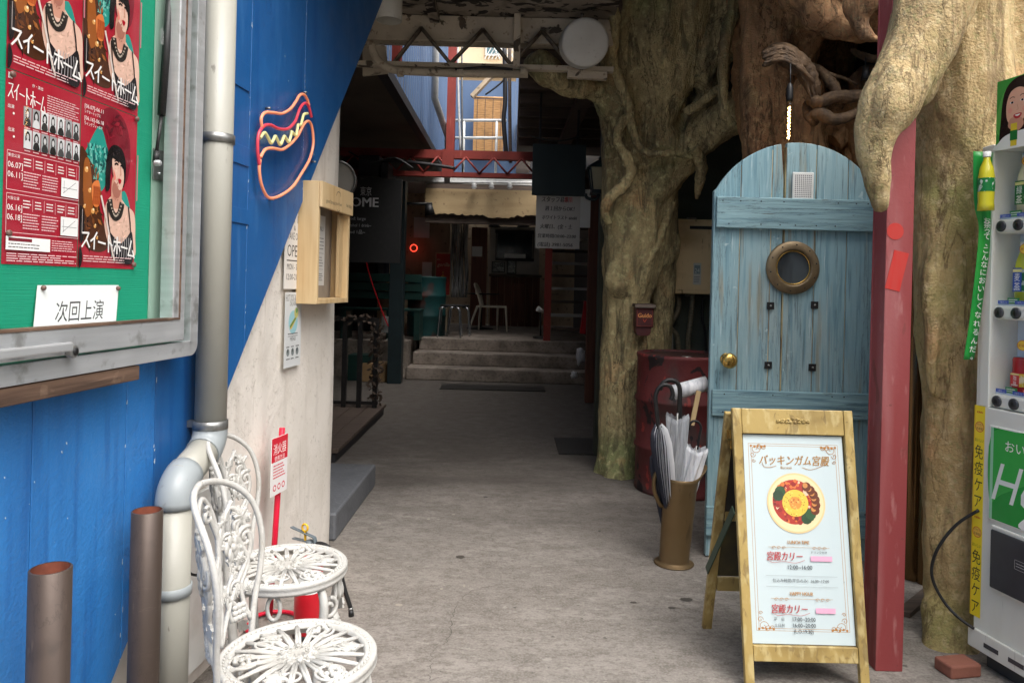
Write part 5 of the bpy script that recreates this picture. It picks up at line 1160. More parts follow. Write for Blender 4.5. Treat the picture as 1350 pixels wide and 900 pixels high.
mb = MB(); mb.bar(c + UP * .552 + hv_ * .03, c + UP * .548 - hv_ * .115, .022, .008); mb.bar(c + UP * .585 + hv_ * .03, c + UP * .612 - hv_ * .13, .022, .006); mb.bar(c + UP * .585 + hv_ * .03, c + UP * .54 + hv_ * .045, .022, .007); mb.build('lever', M['fgrey'], vl, bevel=.002)
mb = MB(); q = [c + UP * .628 + hv_ * (-.035 + .019 * math.cos(t * math.pi / 8)) + UP * (.021 * math.sin(t * math.pi / 8)) for t in range(16)]; mb.tube(q, .0055, 7, closed=True); mb.bar(c + UP * .61 - hv_ * .035, c + UP * .55 - hv_ * .03, .01, .008); mb.build('pull_ring', M['yel'], ex)
_iv = lambda q: ((q.x - c.x * .26) / .74, (q.y - c.y * .26) / .74, q.z / .62)
hs = smooth_path([tuple(c + UP * .545 + hv_ * .03)] + [_iv(P(x, y, d_)) for x, y, d_ in ((424, 716, 2.70), (436, 724, 2.68), (447, 748, 2.66), (455, 778, 2.66), (462, 800, 2.66))], 6)
mb = MB(); mb.tube(hs, .011, 10); ho = mb.build('hose', M['black'], ex)
mb = MB(); mb.tube([hs[-1], Vector(hs[-1]) + Vector((.002, 0, -.012))], .0125, 10); mb.build('hose_collar', M['steel'], ho)
mb = MB(); mb.tube([Vector(hs[-1]) + Vector((.002, 0, -.013)), Vector(hs[-1]) + Vector((.006, 0, -.05))], [.012, .014], 10); mb.build('nozzle', M['black'], ho)
ex.scale = (.74, .74, .62); ex.location = (c.x * .26, c.y * .26, 0)
# stand: wire tray, red pole and hanging plate
M['pole_red'] = mk('red_stand_paint', lin(216, 24, 58), 0.4, layers=[(30, 4, 0.6, 0.75, lin(170, 20, 44), 0.5)])
st = thing('extinguisher_stand', 'red pole stand with a red and white sign plate for the extinguisher', 'stand')
pb = LW(358, 720, .05); pt_ = LW(372, 567, .06); pb0 = Vector((pb.x, pb.y, 0.02))
mb = MB(); mb.tube([pb0, Vector((pt_.x, pt_.y, pt_.z + .01))], .011, 10); mb.build('pole', M['pole_red'], st)
mb = MB(); mb.tube([(pb.x - .02 + .2 * math.cos(t * math.pi / 8) * .5 + .05, pb.y - .05 + .1 * math.sin(t * math.pi / 8), .012) for t in range(16)], .008, 8, closed=True); mb.build('base_ring', M['pole_red'], st)
tl, tr_, bl, br_ = LW(361, 578, .075), LW(379, 567, .085), LW(355, 657, .075), LW(374, 636, .085)
a_ = (LW(379, 605, .085) - LW(358, 618, .075)); a_.z = 0
w_, h_ = a_.length, (tl.z - bl.z)
p = Print((LW(357, 655, .075).x, LW(357, 655, .075).y, bl.z), a_, UP, w_, h_)
p.rect(0, 0, 1, 1, lin(228, 224, 222)); p.rect(0, .58, 1, 1, lin(206, 20, 46)); p.text('消火器', .5, .72, .045, WHT, 'c', maxw=.8); p.text('使用方法', .5, .60, .02, WHT, 'c', maxw=.7)
p.lines(.12, .28, .92, .54, 5, .005, lin(206, 60, 76), random.Random(2))
for k in range(3): p.disc(.22 + .27 * k, .13, .10, lin(206, 70, 84)); p.disc(.22 + .27 * k, .13, .06, lin(232, 224, 222))
p.build('sign_print', st)
mb = MB(); q = [p.o, p.o + p.a * w_, p.o + p.a * w_ + UP * h_, p.o + UP * h_]; mb.prism([v - p.n * .003 for v in q], p.n * .0028); mb.build('sign_plate', M['paper'], st)
# ================================================================ blue plank door
M['doorblue'] = mk('worn_blue_door_paint', lin(151, 179, 184), 0.65, layers=[(1.1, 5, 0.45, 0.65, lin(161, 170, 166), 0.6), 
    ((2.5, 2.5, 1.2), 5, 0.40, 0.7, lin(125, 164, 176), 0.8), ((60, 60, 3), 7, 0.5, 0.68, lin(98, 139, 153), 0.7),
    ((90, 90, 5), 6, 0.62, 0.72, lin(189, 209, 212), 0.7), ((26, 26, 1.6), 7, 0.59, 0.70, lin(142, 136, 114), 0.75), ((120, 120, 4), 5, 0.60, 0.66, lin(79, 102, 110), 0.6),
    (14, 7, 0.69, 0.72, lin(189, 209, 209), 0.7)], bump=[((70, 70, 3.5), 0.5), (20, 0.2)], bdist=.006)
M['doorrail'] = mk('worn_blue_rail_paint', lin(134, 166, 173), 0.6, layers=[
    ((3, 60, 60), 7, 0.48, 0.66, lin(87, 122, 136), 0.8), ((5, 90, 90), 6, 0.6, 0.7, lin(155, 190, 195), 0.7), ((8, 40, 60), 7, 0.67, 0.71, lin(83, 78, 67), 0.8)],
    bump=[((4, 70, 70), 0.6), (20, 0.2)], bdist=.006)
add_cracks(M['doorblue'], (30, 30, 1.6), .012, lin(60, 78, 82), .7, 2, .4, .46); add_cracks(M['doorrail'], (2.2, 36, 36), .014, lin(48, 70, 80), .75, 4, .4, .44)
M['brass'] = mk('polished_brass', lin(206, 170, 96), 0.22, 0.9, layers=[(12, 5, 0.5, 0.72, lin(160, 124, 64), 0.6)], rvar=.08)
M['bronze2'] = mk('aged_bronze', lin(128, 110, 84), 0.45, 0.6, layers=[(14, 6, 0.45, 0.7, lin(94, 80, 62), 0.8), (50, 5, 0.6, 0.72, lin(150, 134, 100), 0.5)], bump=[(60, 0.1)])
M['blackmetal'] = mk('black_iron', lin(34, 33, 34), 0.5, 0.3, layers=[(20, 5, 0.5, 0.7, lin(52, 48, 46), 0.6)])
M['darkpane'] = mk('dark_porthole_glass', lin(74, 80, 84), 0.04, layers=[((6, 6, 1.5), 3, 0.45, 0.55, lin(44, 48, 52), 0.8)])
M['oldwood'] = mk('bare_old_wood', lin(140, 110, 72), 0.8, layers=[((40, 40, 3), 6, 0.45, 0.7, lin(90, 66, 42), 0.8)])
M['seamwood'] = mk('raw_wood_seam', lin(206, 186, 140), .8, layers=[((10, 10, 5), 6, .45, .6, lin(120, 92, 60), .9)])
YD = 3.62
door = thing('plank_door', 'worn blue arched plank door with a round bronze porthole', 'door')
def dx_(px, py=450): return P(px, py, YD).x
def dz_(py, px=1045): return P(px, py, YD).z
xL, xR = dx_(936, 450), dx_(1151, 450); zBt = dz_(735, 935); cxD = (xL + xR) / 2 + .01; zTop = dz_(188); zSp = dz_(252, 940)
half = (xR - xL) / 2; sag = zTop - zSp; RA = (half * half + sag * sag) / (2 * sag)
def arc_z(x): return zTop - RA + math.sqrt(max(0, RA * RA - (x - cxD) ** 2))
edges = [xL] + [dx_(p, 450) for p in (972, 1013, 1031, 1071, 1113)] + [xR]
rr = random.Random(8)
for i in range(6):
    a, b = edges[i] + .0022, edges[i + 1] - .0022; yo = YD + rr.uniform(-.003, .003); zb0_ = zBt + rr.uniform(0, .012); n = 8
    top = [(a + (b - a) * k / n, arc_z(a + (b - a) * k / n)) for k in range(n + 1)]
    if i == 0: top = [(a, zSp + .0)] + top[1:]
    if i == 2: top = [q for q in top[:6]] + [(a + (b - a) * .86, top[6][1] - .17)]                # split tip
    m = MB(); q = [(a, yo, zb0_), (b, yo, zb0_ + rr.uniform(-.004, .004))] + [(x, yo, z) for x, z in top[::-1]]
    m.prism(q, (0, .032, 0)); m.build('plank', M['doorblue'], door, bevel=.003)
for k in range(1, 6):
    m = MB(); m.box(edges[k] - .0023, edges[k] + .0023, YD + .006, YD + .028, zBt + .02, arc_z(edges[k]) - .02); m.build('seam_strip', M['seamwood'], door)
m = MB(); m.box(xL + .01, xR - .01, YD + .036, YD + .05, zBt + .03, zSp); m.build('backing', M['oldwood'], door)
def door_rail(x0, y0, x1, y1, nails=True):
    m = MB(); a, b = dx_(x0, (y0 + y1) / 2), dx_(x1, (y0 + y1) / 2); z1_, z0_ = P((x0 + x1) / 2, y0, YD).z, P((x0 + x1) / 2, y1, YD).z
    m.prism([(a, YD - .026, z0_), (b, YD - .026, z0_ - .004), (b, YD - .026, z1_ - .003), (a, YD - .026, z1_)], (0, .022, 0)); r_ = m.build('rail', M['doorrail'], door, bevel=.004)
    for k in range(9):
        for zq in (z0_ + .02, z1_ - .02):
            if rr.random() < .35: continue
            m = MB(); m.lathe([(.0035, 0), (.0025, .0015), (0, .002)], 8, (a + (b - a) * (k + .5) / 9 + rr.uniform(-.02, .02), YD - .0265, zq), (0, -1, 0)); m.build('nail', M['blackmetal'], r_)
door_rail(943, 262, 1157, 303); door_rail(937, 515, 1148, 549); door_rail(929, 668, 1148, 706)
# porthole
pc = P(1044.5, 353, YD - .006); pR = 35 / FPX * YD
m = MB(); m.lathe([(pR, 0), (pR, .010), (pR * .96, .016), (pR * .80, .018), (pR * .72, .022), (pR * .68, .020), (pR * .64, .010), (pR * .63, 0)], 48, pc, (0, -1, 0)); po_ = m.build('porthole', M['bronze2'], door)
m = MB(); m.lathe([(pR * .64, .012), (pR * .61, .014), (pR * .60, .008)], 48, pc, (0, -1, 0)); m.build('inner_ring', M['brass'], po_)
m = MB(); m.lathe([(pR * .63, .004), (0, .004)], 40, pc, (0, -1, 0)); m.build('pane', M['darkpane'], po_)
for k in range(10):
    a = 2 * math.pi * k / 10 + .2; m = MB(); m.ball(pc + Vector((math.cos(a) * pR * .87, -.017, math.sin(a) * pR * .87)), .0038, n=8, m=5); m.build('bolt', M['blackmetal'], po_)
# speaker grille
a, b = P(1043, 264, YD), P(1072, 228, YD)
m = MB(); m.box(a.x, b.x, YD - .012, YD - .004, a.z, b.z); gr = m.build('speaker_grille', M['whitep'], door, bevel=.006, seg=3)
pp_ = Print((a.x, YD - .0123, a.z), (1, 0, 0), UP, b.x - a.x, b.z - a.z)
for i in range(9):
    for j in range(12): pp_.lay = 1; pp_.poly([(.14 + .09 * i + .030 * math.cos(t * 1.0472), .12 + .069 * j + .024 * math.sin(t * 1.0472)) for t in range(6)], lin(96, 88, 92), False)
pp_.build('holes', gr)
for (px, py) in ((1015, 403), (1073, 402), (1012, 481), (1070, 484)):
    c = P(px, py, YD); m = MB(); m.box(c.x - .0175, c.x + .0175, YD - .010, YD - .004, c.z - .0175, c.z + .0175); pl = m.build('bolt_plate', M['blackmetal'], door, bevel=.001)
    m = MB(); m.lathe([(.005, 0), (.005, .004), (0, .005)], 8, (c.x, YD - .0103, c.z), (0, -1, 0)); m.build('bolt', M['steel'], pl)
c = P(957, 473, YD); m = MB(); m.lathe([(.030, .0), (.030, .004), (.014, .008), (.013, .030), (.030, .038), (.038, .052), (.036, .066), (.022, .076), (0, .078)], 28, (c.x, YD - .004, c.z), (0, -1, -.06)); m.build('knob', M['brass'], door)

# ================================================================ red steel column with stickers
M['colred'] = mk('faded_red_column_paint', lin(140, 63, 63), 0.5, layers=[((3, 3, 1), 6, 0.4, 0.7, lin(134, 49, 52), 0.8), ((3, 3, .8), 5, 0.48, 0.7, lin(161, 87, 91), 0.6), ((40, 40, 10), 6, 0.6, 0.72, lin(173, 118, 115), 0.55), ((5, 5, 0.5), 7, 0.55, 0.72, lin(160, 105, 105), 0.6, 0.6), ((9, 9, 3), 8, 0.63, 0.67, lin(101, 56, 50), 0.6, 0.8), (50, 5, 0.68, 0.73, lin(108, 57, 52), 0.6)], bump=[(50, 0.1), (6, .1)])
add_cracks(M['colred'], (10, 10, 2.5), .008, lin(110, 46, 42), .6, 3, .2, .5)
M['sticker'] = mk('red_sticker', lin(184, 62, 56), 0.35, layers=[((60, 60, 8), 4, 0.5, 0.7, lin(190, 36, 34), 0.6)])
colm = thing('red_column', 'faded red steel column at the entrance with two red stickers', 'column')
YC = 2.56; cxl, cxr = P(1161, 600, YC).x, P(1197, 600, YC).x
m = MB(); m.box(cxl, cxr, YC, YC + .012, 0, 3.6); m.build('front_flange', M['colred'], colm, bevel=.003)
m = MB(); m.box((cxl + cxr) / 2 - .004, (cxl + cxr) / 2 + .004, YC + .0121, YC + .09, 0, 3.6); m.build('web', M['colred'], colm)
m = MB(); m.box(cxl, cxr, YC + .0901, YC + .10, 0, 3.6); m.build('back_flange', M['colred'], colm, bevel=.003)
m = MB(); m.box(cxl + .002, cxl + .008, YC + .0121, YC + .09, 0, 3.6); m.build('side_plate', M['colred'], colm)
c = P(1180, 305, YC); m = MB(); m.prism([(c.x + .029 * math.cos(t_ * math.pi / 14), YC - .0014, c.z + .029 * math.sin(t_ * math.pi / 14)) for t_ in range(28)], (0, .0009, 0)); m.build('sticker', M['sticker'], colm)
c = P(1182, 357, YC); rt_ = Vector((math.cos(.28), 0, -math.sin(.28) * -1)) ; ax_ = Vector((math.cos(-.22), 0, math.sin(-.22))); up_2 = Vector((-math.sin(-.22), 0, math.cos(-.22)))
m = MB(); m.obox((c.x, YC - .0012, c.z), ax_, up_2, (0, 1, 0), .026, .068, .0006); m.build('sticker', M['sticker'], colm)

# ================================================================ A frame menu board
M['gold'] = mk('distressed_gold_paint', lin(172, 147, 88), 0.5, layers=[((4, 4, 5), 6, 0.44, 0.62, lin(138, 115, 66), 0.9), ((34, 34, 14), 8, 0.5, 0.64, lin(193, 174, 123), 0.7), ((30, 30, 13), 9, 0.56, 0.62, lin(114, 93, 56), 0.6, 0.6), (60, 5, 0.66, 0.72, lin(88, 70, 44), 0.6)], bump=[((18, 18, 9), 0.4), (60, 0.15)], bdist=.004)
M['blackboard'] = mk('smudged_blackboard', lin(38, 36, 30), 0.6, layers=[(5, 5, 0.5, 0.68, lin(96, 84, 40), 0.6)])
M['greenstrip'] = mk('dark_green_stay', lin(44, 66, 50), 0.5)
ab = thing('menu_board', 'gold framed A board with a white curry menu poster in front of the blue door', 'sign board')
bL, bR = Vector((.797, 2.425, 0)), Vector((1.205, 2.425, 0))
tL, tR = P(964, 537, 2.60), P(1122, 542, 2.60); zt_ = (tL.z + tR.z) / 2; tL.z = tR.z = zt_
xd = (bR - bL).normalized(); upv = ((tL + tR) / 2 - (bL + bR) / 2).normalized(); nv = xd.cross(upv).normalized()
def AF(u, v, o=0.0):                                 # u across 0..1, v up 0..1 on the leaning face
    return bL.lerp(bR, u).lerp(tL.lerp(tR, u), v) + nv * o
def abar(u0, u1, v0, v1, o0, o1, name, mat, bev=.003):
    m = MB(); q = [AF(u0, v0, o0), AF(u1, v0, o0), AF(u1, v1, o0), AF(u0, v1, o0)]; m.prism(q, nv * (o1 - o0)); return m.build(name, mat, ab, bevel=bev)
sw = .075
abar(0, sw, .0, 1, -.012, .010, 'leg', M['gold']); abar(1 - sw, 1, .0, 1, -.012, .010, 'leg', M['gold'])
trl = abar(sw + .003, 1 - sw - .003, .905, 1.0, -.012, .008, 'top_rail', M['gold']); abar(sw + .003, 1 - sw - .003, .095, .150, -.012, .008, 'bottom_rail', M['gold'])
abar(sw + .002, 1 - sw - .002, .152, .903, -.010, -.006, 'backing', M['blackboard'], 0)
# carved ornament on the top rail
m = MB(); c = AF(.5, .955, .009)
for k in range(15):
    t = (k - 7) / 7; m.ball(c + xd * (t * .055) + upv * (.011 * (1 - abs(t)) * (1 if k % 2 else -.2) - .002), .0065 - .002 * abs(t), .004, .006, 7, 5)
for sgn in (1, -1):
    for j, (x, R_) in enumerate(((.018, .008), (.036, .007), (.052, .005))):
        q = [c + xd * (sgn * (x + R_ * math.cos(a * .6) * (1 - a / 16))) + upv * (R_ * math.sin(a * .6) * (1 - a / 16)) + nv * .002 for a in range(13)]; m.tube(q, .0022, 5)
m.build('carving', M['gold'], trl, kind='stuff')
# poster
o = AF(sw + .004, .153, -.0055); pw = (AF(1 - sw - .004, .153) - AF(sw + .004, .153)).length; phh = (AF(.5, .902) - AF(.5, .153)).length
p = Print(o, xd, upv, pw, phh); GO = lin(176, 122, 56); DK = lin(40, 46, 54); PK = lin(228, 170, 196); RD = lin(182, 58, 62)
p.rect(0, 0, 1, 1, lin(198, 211, 213))
for d_ in (.05, .075): p.line([(d_, .04 + d_ * .4), (1 - d_, .04 + d_ * .4), (1 - d_, .975 - d_ * .4), (d_, .975 - d_ * .4), (d_, .04 + d_ * .4)], .0013, GO)
for (sx_, sy_, cx_, cy_) in ((1, 1, .06, .055), (-1, 1, .94, .055), (1, -1, .06, .955), (-1, -1, .94, .955)):
    for (R_, ox, oy) in ((.05, .06, .025), (.035, .10, .012), (.03, .03, .055), (.022, .14, .018), (.02, .035, .085)):
        p.line([(cx_ + sx_ * (ox + R_ * math.cos(a * .5) * (1 - a / 18)), cy_ + sy_ * (oy + R_ * .5 * math.sin(a * .5) * (1 - a / 18))) for a in range(16)], .0017, GO)
    for k in range(5): p.disc(cx_ + sx_ * (.015 + .035 * k), cy_ + sy_ * (.012 + .004 * (k % 2)), .012, GO, 8)
p.text('バッキンガム宮殿', .5, .855, .036, lin(170, 124, 58), 'c', slant=.18, maxw=.70, bold=.0006); p.text('Bucwaii', .42, .832, .013, lin(170, 124, 58), 'c')
p.line([(.18, .862), (.2, .84), (.26, .838), (.32, .846)], .0016, GO, 5); p.line([(.58, .84), (.66, .83), (.76, .845), (.84, .865)], .0016, GO, 5)
# plate of curry
pcx, pcy = .5, .665; asp_ = pw / phh
p.disc(pcx, pcy, .29, lin(232, 200, 148), 40); p.disc(pcx, pcy, .272, lin(240, 214, 168), 40); p.disc(pcx - .02, pcy + .005, .215, lin(176, 52, 40), 36)
r_ = random.Random(31)
for k in range(70):
    a = r_.uniform(0, 6.28); R_ = r_.uniform(.14, .205); p.disc(pcx - .02 + R_ * math.cos(a), pcy + .005 + R_ * asp_ * math.sin(a), r_.uniform(.010, .026), lin(*r_.choice(((196, 60, 44), (150, 36, 30), (220, 120, 60), (120, 30, 26), (232, 200, 170)))), 7); p.lay -= .8
for (a0, c_) in ((2.5, lin(52, 84, 52)), (2.75, lin(40, 66, 44)), (-.75, lin(60, 96, 56)), (-.95, lin(44, 72, 46)), (-.6, lin(50, 86, 52))):
    p.disc(pcx - .01 + .18 * math.cos(a0), pcy + .18 * asp_ * math.sin(a0), .055, c_, 9)
for k in range(6):
    a = -.35 + k * .27; p.disc(pcx + .185 * math.cos(a) + .01, pcy + .19 * asp_ * math.sin(a), .045, lin(104, 50, 28), 12); p.disc(pcx + .18 * math.cos(a), pcy + .19 * asp_ * math.sin(a) + .006, .026, lin(206, 140, 76), 9)
p.disc(pcx - .01, pcy, .13, lin(228, 194, 74), 26)
for k in range(60):
    a = r_.uniform(0, 6.28); R_ = .125 * math.sqrt(r_.random()); p.disc(pcx - .01 + R_ * math.cos(a), pcy + R_ * asp_ * math.sin(a), .006, lin(*r_.choice(((196, 150, 40), (246, 222, 120), (170, 120, 40)))), 5); p.lay -= .9
p.disc(pcx - .01, pcy, .062, lin(222, 146, 62), 14)
for k in range(16):
    a = r_.uniform(0, 6.28); R_ = .055 * math.sqrt(r_.random()); p.disc(pcx - .01 + R_ * math.cos(a), pcy + R_ * asp_ * math.sin(a), .009, lin(*r_.choice(((240, 180, 96), (190, 104, 40)))), 5); p.lay -= .9
def flourish(y):
    p.line([(.2, y), (.8, y)], .0009, GO)
    for sgn, cx_ in ((1, .3), (-1, .7)):
        for ox in (0, .05, -.05): p.line([(cx_ + sgn * ox + .022 * math.cos(a * .55) * (1 - a / 15), y - .004 + .009 * math.sin(a * .55) * (1 - a / 15)) for a in range(13)], .0012, GO)
p.text('LUNCH TIME', .5, .468, .016, GO, 'c', sx=.8, bold=.0004); flourish(.452)
p.text('宮殿カリー', .18, .392, .031, RD, sx=.80, slant=.12, bold=.0005); p.line([(.18, .392), (.24, .378), (.34, .384), (.46, .378), (.55, .392)], .0012, RD, 4); p.text('ドリンク付き', .62, .425, .0095, DK, maxw=.18); p.rect(.61, .388, .82, .412, PK)
p.text('12:00~16:00', .5, .348, .019, DK, 'c', sx=.9, bold=.00014); p.rect(.16, .316, .86, .3175, lin(160, 168, 170)); p.text('仕込み時間(平日のみ)  16:00~17:00', .5, .288, .0125, DK, 'c', maxw=.66); p.rect(.16, .266, .86, .2675, lin(160, 168, 170)); p.text('!', .92, .285, .012, DK)
p.text('HAPPY HOUR', .5, .226, .016, GO, 'c', sx=.8, bold=.0004); flourish(.21)
p.text('宮殿カリー', .2, .146, .031, RD, sx=.80, slant=.12, bold=.0005); p.line([(.2, .146), (.26, .132), (.36, .138), (.48, .132), (.57, .146)], .0012, RD, 4); p.rect(.63, .145, .82, .169, PK)
for s, x, y in (('平　日', .22, .108), ('土日祝', .22, .080)): p.text(s, x, y, .012, DK)
p.text('17:00~20:00', .4, .107, .018, DK, sx=.88, bold=.00014); p.text('16:00~20:00', .4, .079, .018, DK, sx=.88, bold=.00014); p.text('(L.O.19:30)', .5, .052, .017, DK, 'c', sx=.85, bold=.00014)
p.build('poster', ab)
m = MB(); q = [AF(sw + .003, .153, .0005), AF(1 - sw - .003, .153, .0005), AF(1 - sw - .003, .902, .0005), AF(sw + .003, .902, .0005)]; m.add(q, [(0, 1, 2, 3)]); m.build('acrylic_cover', M['glass'], ab)
# rear frame
kL, kR = Vector((.785, 2.86, 0)), Vector((1.205, 2.86, 0)); hL, hR = tL + Vector((.004, .03, -.02)), tR + Vector((-.004, .03, -.02))
for (k_, h_) in ((kL, hL), (kR, hR)):
    m = MB(); m.bar(k_, h_, .035, .022, up=(0, 1, 0)); m.build('rear_leg', M['gold'], ab, bevel=.003)
for v in (.22, .55):
    m = MB(); m.bar(kL.lerp(hL, v) + xd * .02, kR.lerp(hR, v) - xd * .02, .018, .05); m.build('rear_rail', M['gold'], ab, bevel=.002)
m = MB(); q = [kL.lerp(hL, .26) + xd * .02, kR.lerp(hR, .26) - xd * .02, kR.lerp(hR, .95) - xd * .02, kL.lerp(hL, .95) + xd * .02]; m.prism(q, Vector((0, -.006, 0))); m.build('rear_panel', M['blackboard'], ab)
m = MB(); m.bar(AF(-.012, .62, -.015), kL.lerp(hL, .28) - xd * .022, .004, .03); m.build('stay', M['greenstrip'], ab)
for v in (.86, .9): m = MB(); m.bar(AF(-.008, v, -.015), AF(-.008, v, -.05), .004, .03); m.build('hinge', M['brass'], ab)

# ================================================================ oil drum
M['drum'] = mk('peeling_red_drum_paint', lin(101, 39, 39), 0.65, layers=[((2, 2, 1.2), 6, 0.42, 0.68, lin(79, 33, 34), 0.8), ((5, 5, 3), 5, 0.54, 0.66, lin(71, 55, 52), 0.85, .4), ((8, 8, 5), 9, 0.585, 0.61, lin(26, 21, 23), 0.95, 0.8), ((12, 12, 8), 8, 0.64, 0.66, lin(160, 60, 51), 0.7)], bump=[((8, 8, 5), 0.3), (40, .15)], rvar=.15)
M['drumtop'] = mk('dirty_drum_lid', lin(74, 44, 42), 0.6, layers=[(8, 6, 0.45, 0.68, lin(48, 40, 38), 0.8)])
dr = thing('oil_drum', 'rusty red oil drum with peeling black patches beside the banyan trunk', 'drum')
c = Vector((1.135, 4.86, 0)); R_ = .295
prof = [(R_ * .97, 0.0), (R_ * 1.01, .004), (R_ * 1.01, .02), (R_, .03)]
for zc_ in (.29, .59): prof += [(R_, zc_ - .022), (R_ + .011, zc_ - .008), (R_ + .011, zc_ + .008), (R_, zc_ + .022)]
prof += [(R_, .855), (R_ * 1.015, .865), (R_ * 1.015, .885), (R_ * .985, .888), (R_ * .975, .872)]
m = MB(); m.lathe(prof, 48, c); m.build('shell', M['drum'], dr)
m = MB(); m.lathe([(R_ * .974, .872), (0, .872)], 48, c); m.build('lid', M['drumtop'], dr)
m = MB(); m.lathe([(.03, 0), (.03, .012), (0, .012)], 16, c + Vector((-.02, -.18, .872))); m.build('bung', M['steel'], dr)

# ================================================================ water heater and pipes on the dark wall
M['heater'] = mk('yellowed_heater_enamel', lin(234, 209, 161), 0.5, layers=[((3, 3, 6), 6, 0.45, 0.7, lin(182, 152, 104), 0.7), ((40, 40, 8), 6, 0.64, 0.72, lin(125, 91, 59), 0.7)], bump=[(30, .05)])
YH_ = 5.62
wh = thing('water_heater', 'yellowed beige gas water heater on the dark wall above the red drum', 'water heater')
a, b = P(883, 387, YH_), P(960, 290, YH_)
m = MB(); m.box(a.x, b.x, YH_, YH_ + .23, a.z, b.z); m.build('case', M['heater'], wh, bevel=.012)
m = MB(); m.box(a.x + .03, b.x - .03, YH_ - .010, YH_ - .001, a.z + .03, b.z - .02); fp = m.build('front_panel', M['heater'], wh, bevel=.004)
q0, q1 = P(909, 300, YH_), P(950, 298, YH_); m = MB(); m.box(q0.x, q1.x, YH_ - .014, YH_ - .0105, q0.z - .012, q0.z + .012); m.build('exhaust_slot', M['black'], fp)
q0, q1 = P(913, 375, YH_), P(924, 347, YH_); pr = Print((q0.x, YH_ - .0115, q0.z), (1, 0, 0), UP, q1.x - q0.x, q1.z - q0.z); pr.rect(0, 0, 1, 1, lin(206, 206, 198)); pr.lines(.1, .08, .9, .4, 4, .004, lin(90, 92, 90), rnd); pr.rect(.12, .5, .88, .9, lin(130, 150, 150)); pr.text('24', .5, .55, .05, lin(220, 226, 222), 'c', maxw=.6); pr.build('rating_label', fp)
for (z_, nm) in ((b.z, 1), (a.z - .02, 0)):
    m = MB(); m.box((a.x + b.x) / 2 - .05, (a.x + b.x) / 2 + .02, YH_ + .19, YH_ + .225, z_ + .001 if nm else z_, z_ + .03 if nm else z_ + .019); m.build('bracket', M['steel'], wh)
M['lag'] = mk('pipe_lagging', lin(126, 118, 98), 0.7, layers=[((20, 20, 60), 5, .45, .7, lin(90, 84, 68), .8)], bump=[((10, 10, 120), .4)])
pg_ = thing('heater_pipes', 'lagged water pipes dropping from the heater behind the red drum', 'pipes')
for pts, r_, mt in (([(893, 388), (895, 400), (893, 412), (886, 424), (884, 432), (891, 440), (894, 455), (895, 500)], .019, 'lag'), ([(913, 388), (912, 405), (910, 425), (907, 450), (908, 470), (910, 520)], .019, 'lag'), ([(884, 430), (885, 445), (886, 480), (886, 520)], .012, 'pvc'), ([(926, 390), (926, 420), (930, 445), (932, 520)], .010, 'black')):
    m = MB(); q = smooth_path([tuple(P(x, y, YH_ + .1)) for x, y in pts], 5); m.tube(q, r_, 10); m.build('pipe', M[mt], pg_)
# letter box on the trunk
M['plum'] = mk('dark_red_box_paint', lin(74, 26, 28), 0.5, layers=[(12, 5, 0.45, 0.7, lin(50, 22, 24), 0.7)])
lb = thing('letter_box', 'small dark red box with orange lettering on the banyan trunk', 'box')
a, b = P(838, 431, 4.98), P(862, 406, 4.98)
m = MB(); m.box(a.x, b.x, 4.98, 5.14, a.z, b.z); m.build('body', M['plum'], lb, bevel=.004)
m = MB(); m.prism([(a.x - .008, 4.96, b.z + .001), (b.x + .008, 4.96, b.z + .001), (b.x + .008, 4.97, b.z + .022), (a.x - .008, 4.97, b.z + .022)], (0, .17, .006)); m.build('roof', M['darkwood'], lb)
m = MB(); m.prism([(a.x + .004, 4.99, a.z - .001), (b.x - .012, 4.99, a.z - .001), (b.x - .016, 4.99, a.z - .04), (b.x - .035, 4.99, a.z - .058), (a.x + .02, 4.99, a.z - .058), (a.x + .006, 4.99, a.z - .04)], (0, .14, 0)); m.build('pocket', M['plum'], lb)
pr = Print((a.x, 4.9790, a.z), (1, 0, 0), UP, b.x - a.x, b.z - a.z); OR = lin(224, 150, 84); pr.line([(.08, .06), (.92, .06), (.92, .94), (.08, .94), (.08, .06)], .0018, lin(150, 60, 44)); pr.text('Guido', .5, .5, .042, OR, 'c', maxw=.76, bold=.0008); pr.line([(.4, .42), (.5, .26), (.6, .42)], .003, lin(190, 70, 40)); pr.build('print', lb)

# ================================================================ umbrella stand and umbrellas
M['vase'] = mk('tarnished_brass', lin(118, 98, 70), 0.5, 0.6, layers=[((4, 4, 2), 6, 0.42, 0.7, lin(112, 88, 54), 0.8), ((30, 30, 8), 6, 0.6, 0.7, lin(84, 68, 46), 0.6)], bump=[(8, .2), (40, .06)], rvar=.12)
us = thing('umbrella_stand', 'tall tarnished brass jug used as an umbrella stand', 'umbrella stand')
b0 = G(888, 742); tp = P(898, 628, 3.50); axv = (tp - b0).normalized(); Hs = (tp - b0).length; n = 32
def ring(t, r, lip=0.0):
    out = []
    for k in range(n):
        a = 2 * math.pi * k / n; l = lip * max(0, math.cos(a - .35)) ** 2
        out.append(b0 + axv * (t * Hs) + Vector((math.cos(a) * r * (1 + l * .45), math.sin(a) * r * (1 + l * .3), l * .055)))
    return out
rows = [ring(0, .092), ring(.012, .095), ring(.022, .085), ring(.03, .072), ring(.05, .070), ring(.5, .074), ring(.86, .077), ring(.93, .081), ring(.95, .080), ring(1.0, .088, 1.0), ring(1.0, .084, 1.0), ring(.93, .073), ring(.4, .068)]
m = MB(); vs_ = [v for q in rows for v in q]; fs_ = [(i * n + k, i * n + (k + 1) % n, (i + 1) * n + (k + 1) % n, (i + 1) * n + k) for i in range(len(rows) - 1) for k in range(n)]; fs_.append([k for k in range(n)][::-1])
m.add(vs_, fs_, True); m.build('body', M['vase'], us)
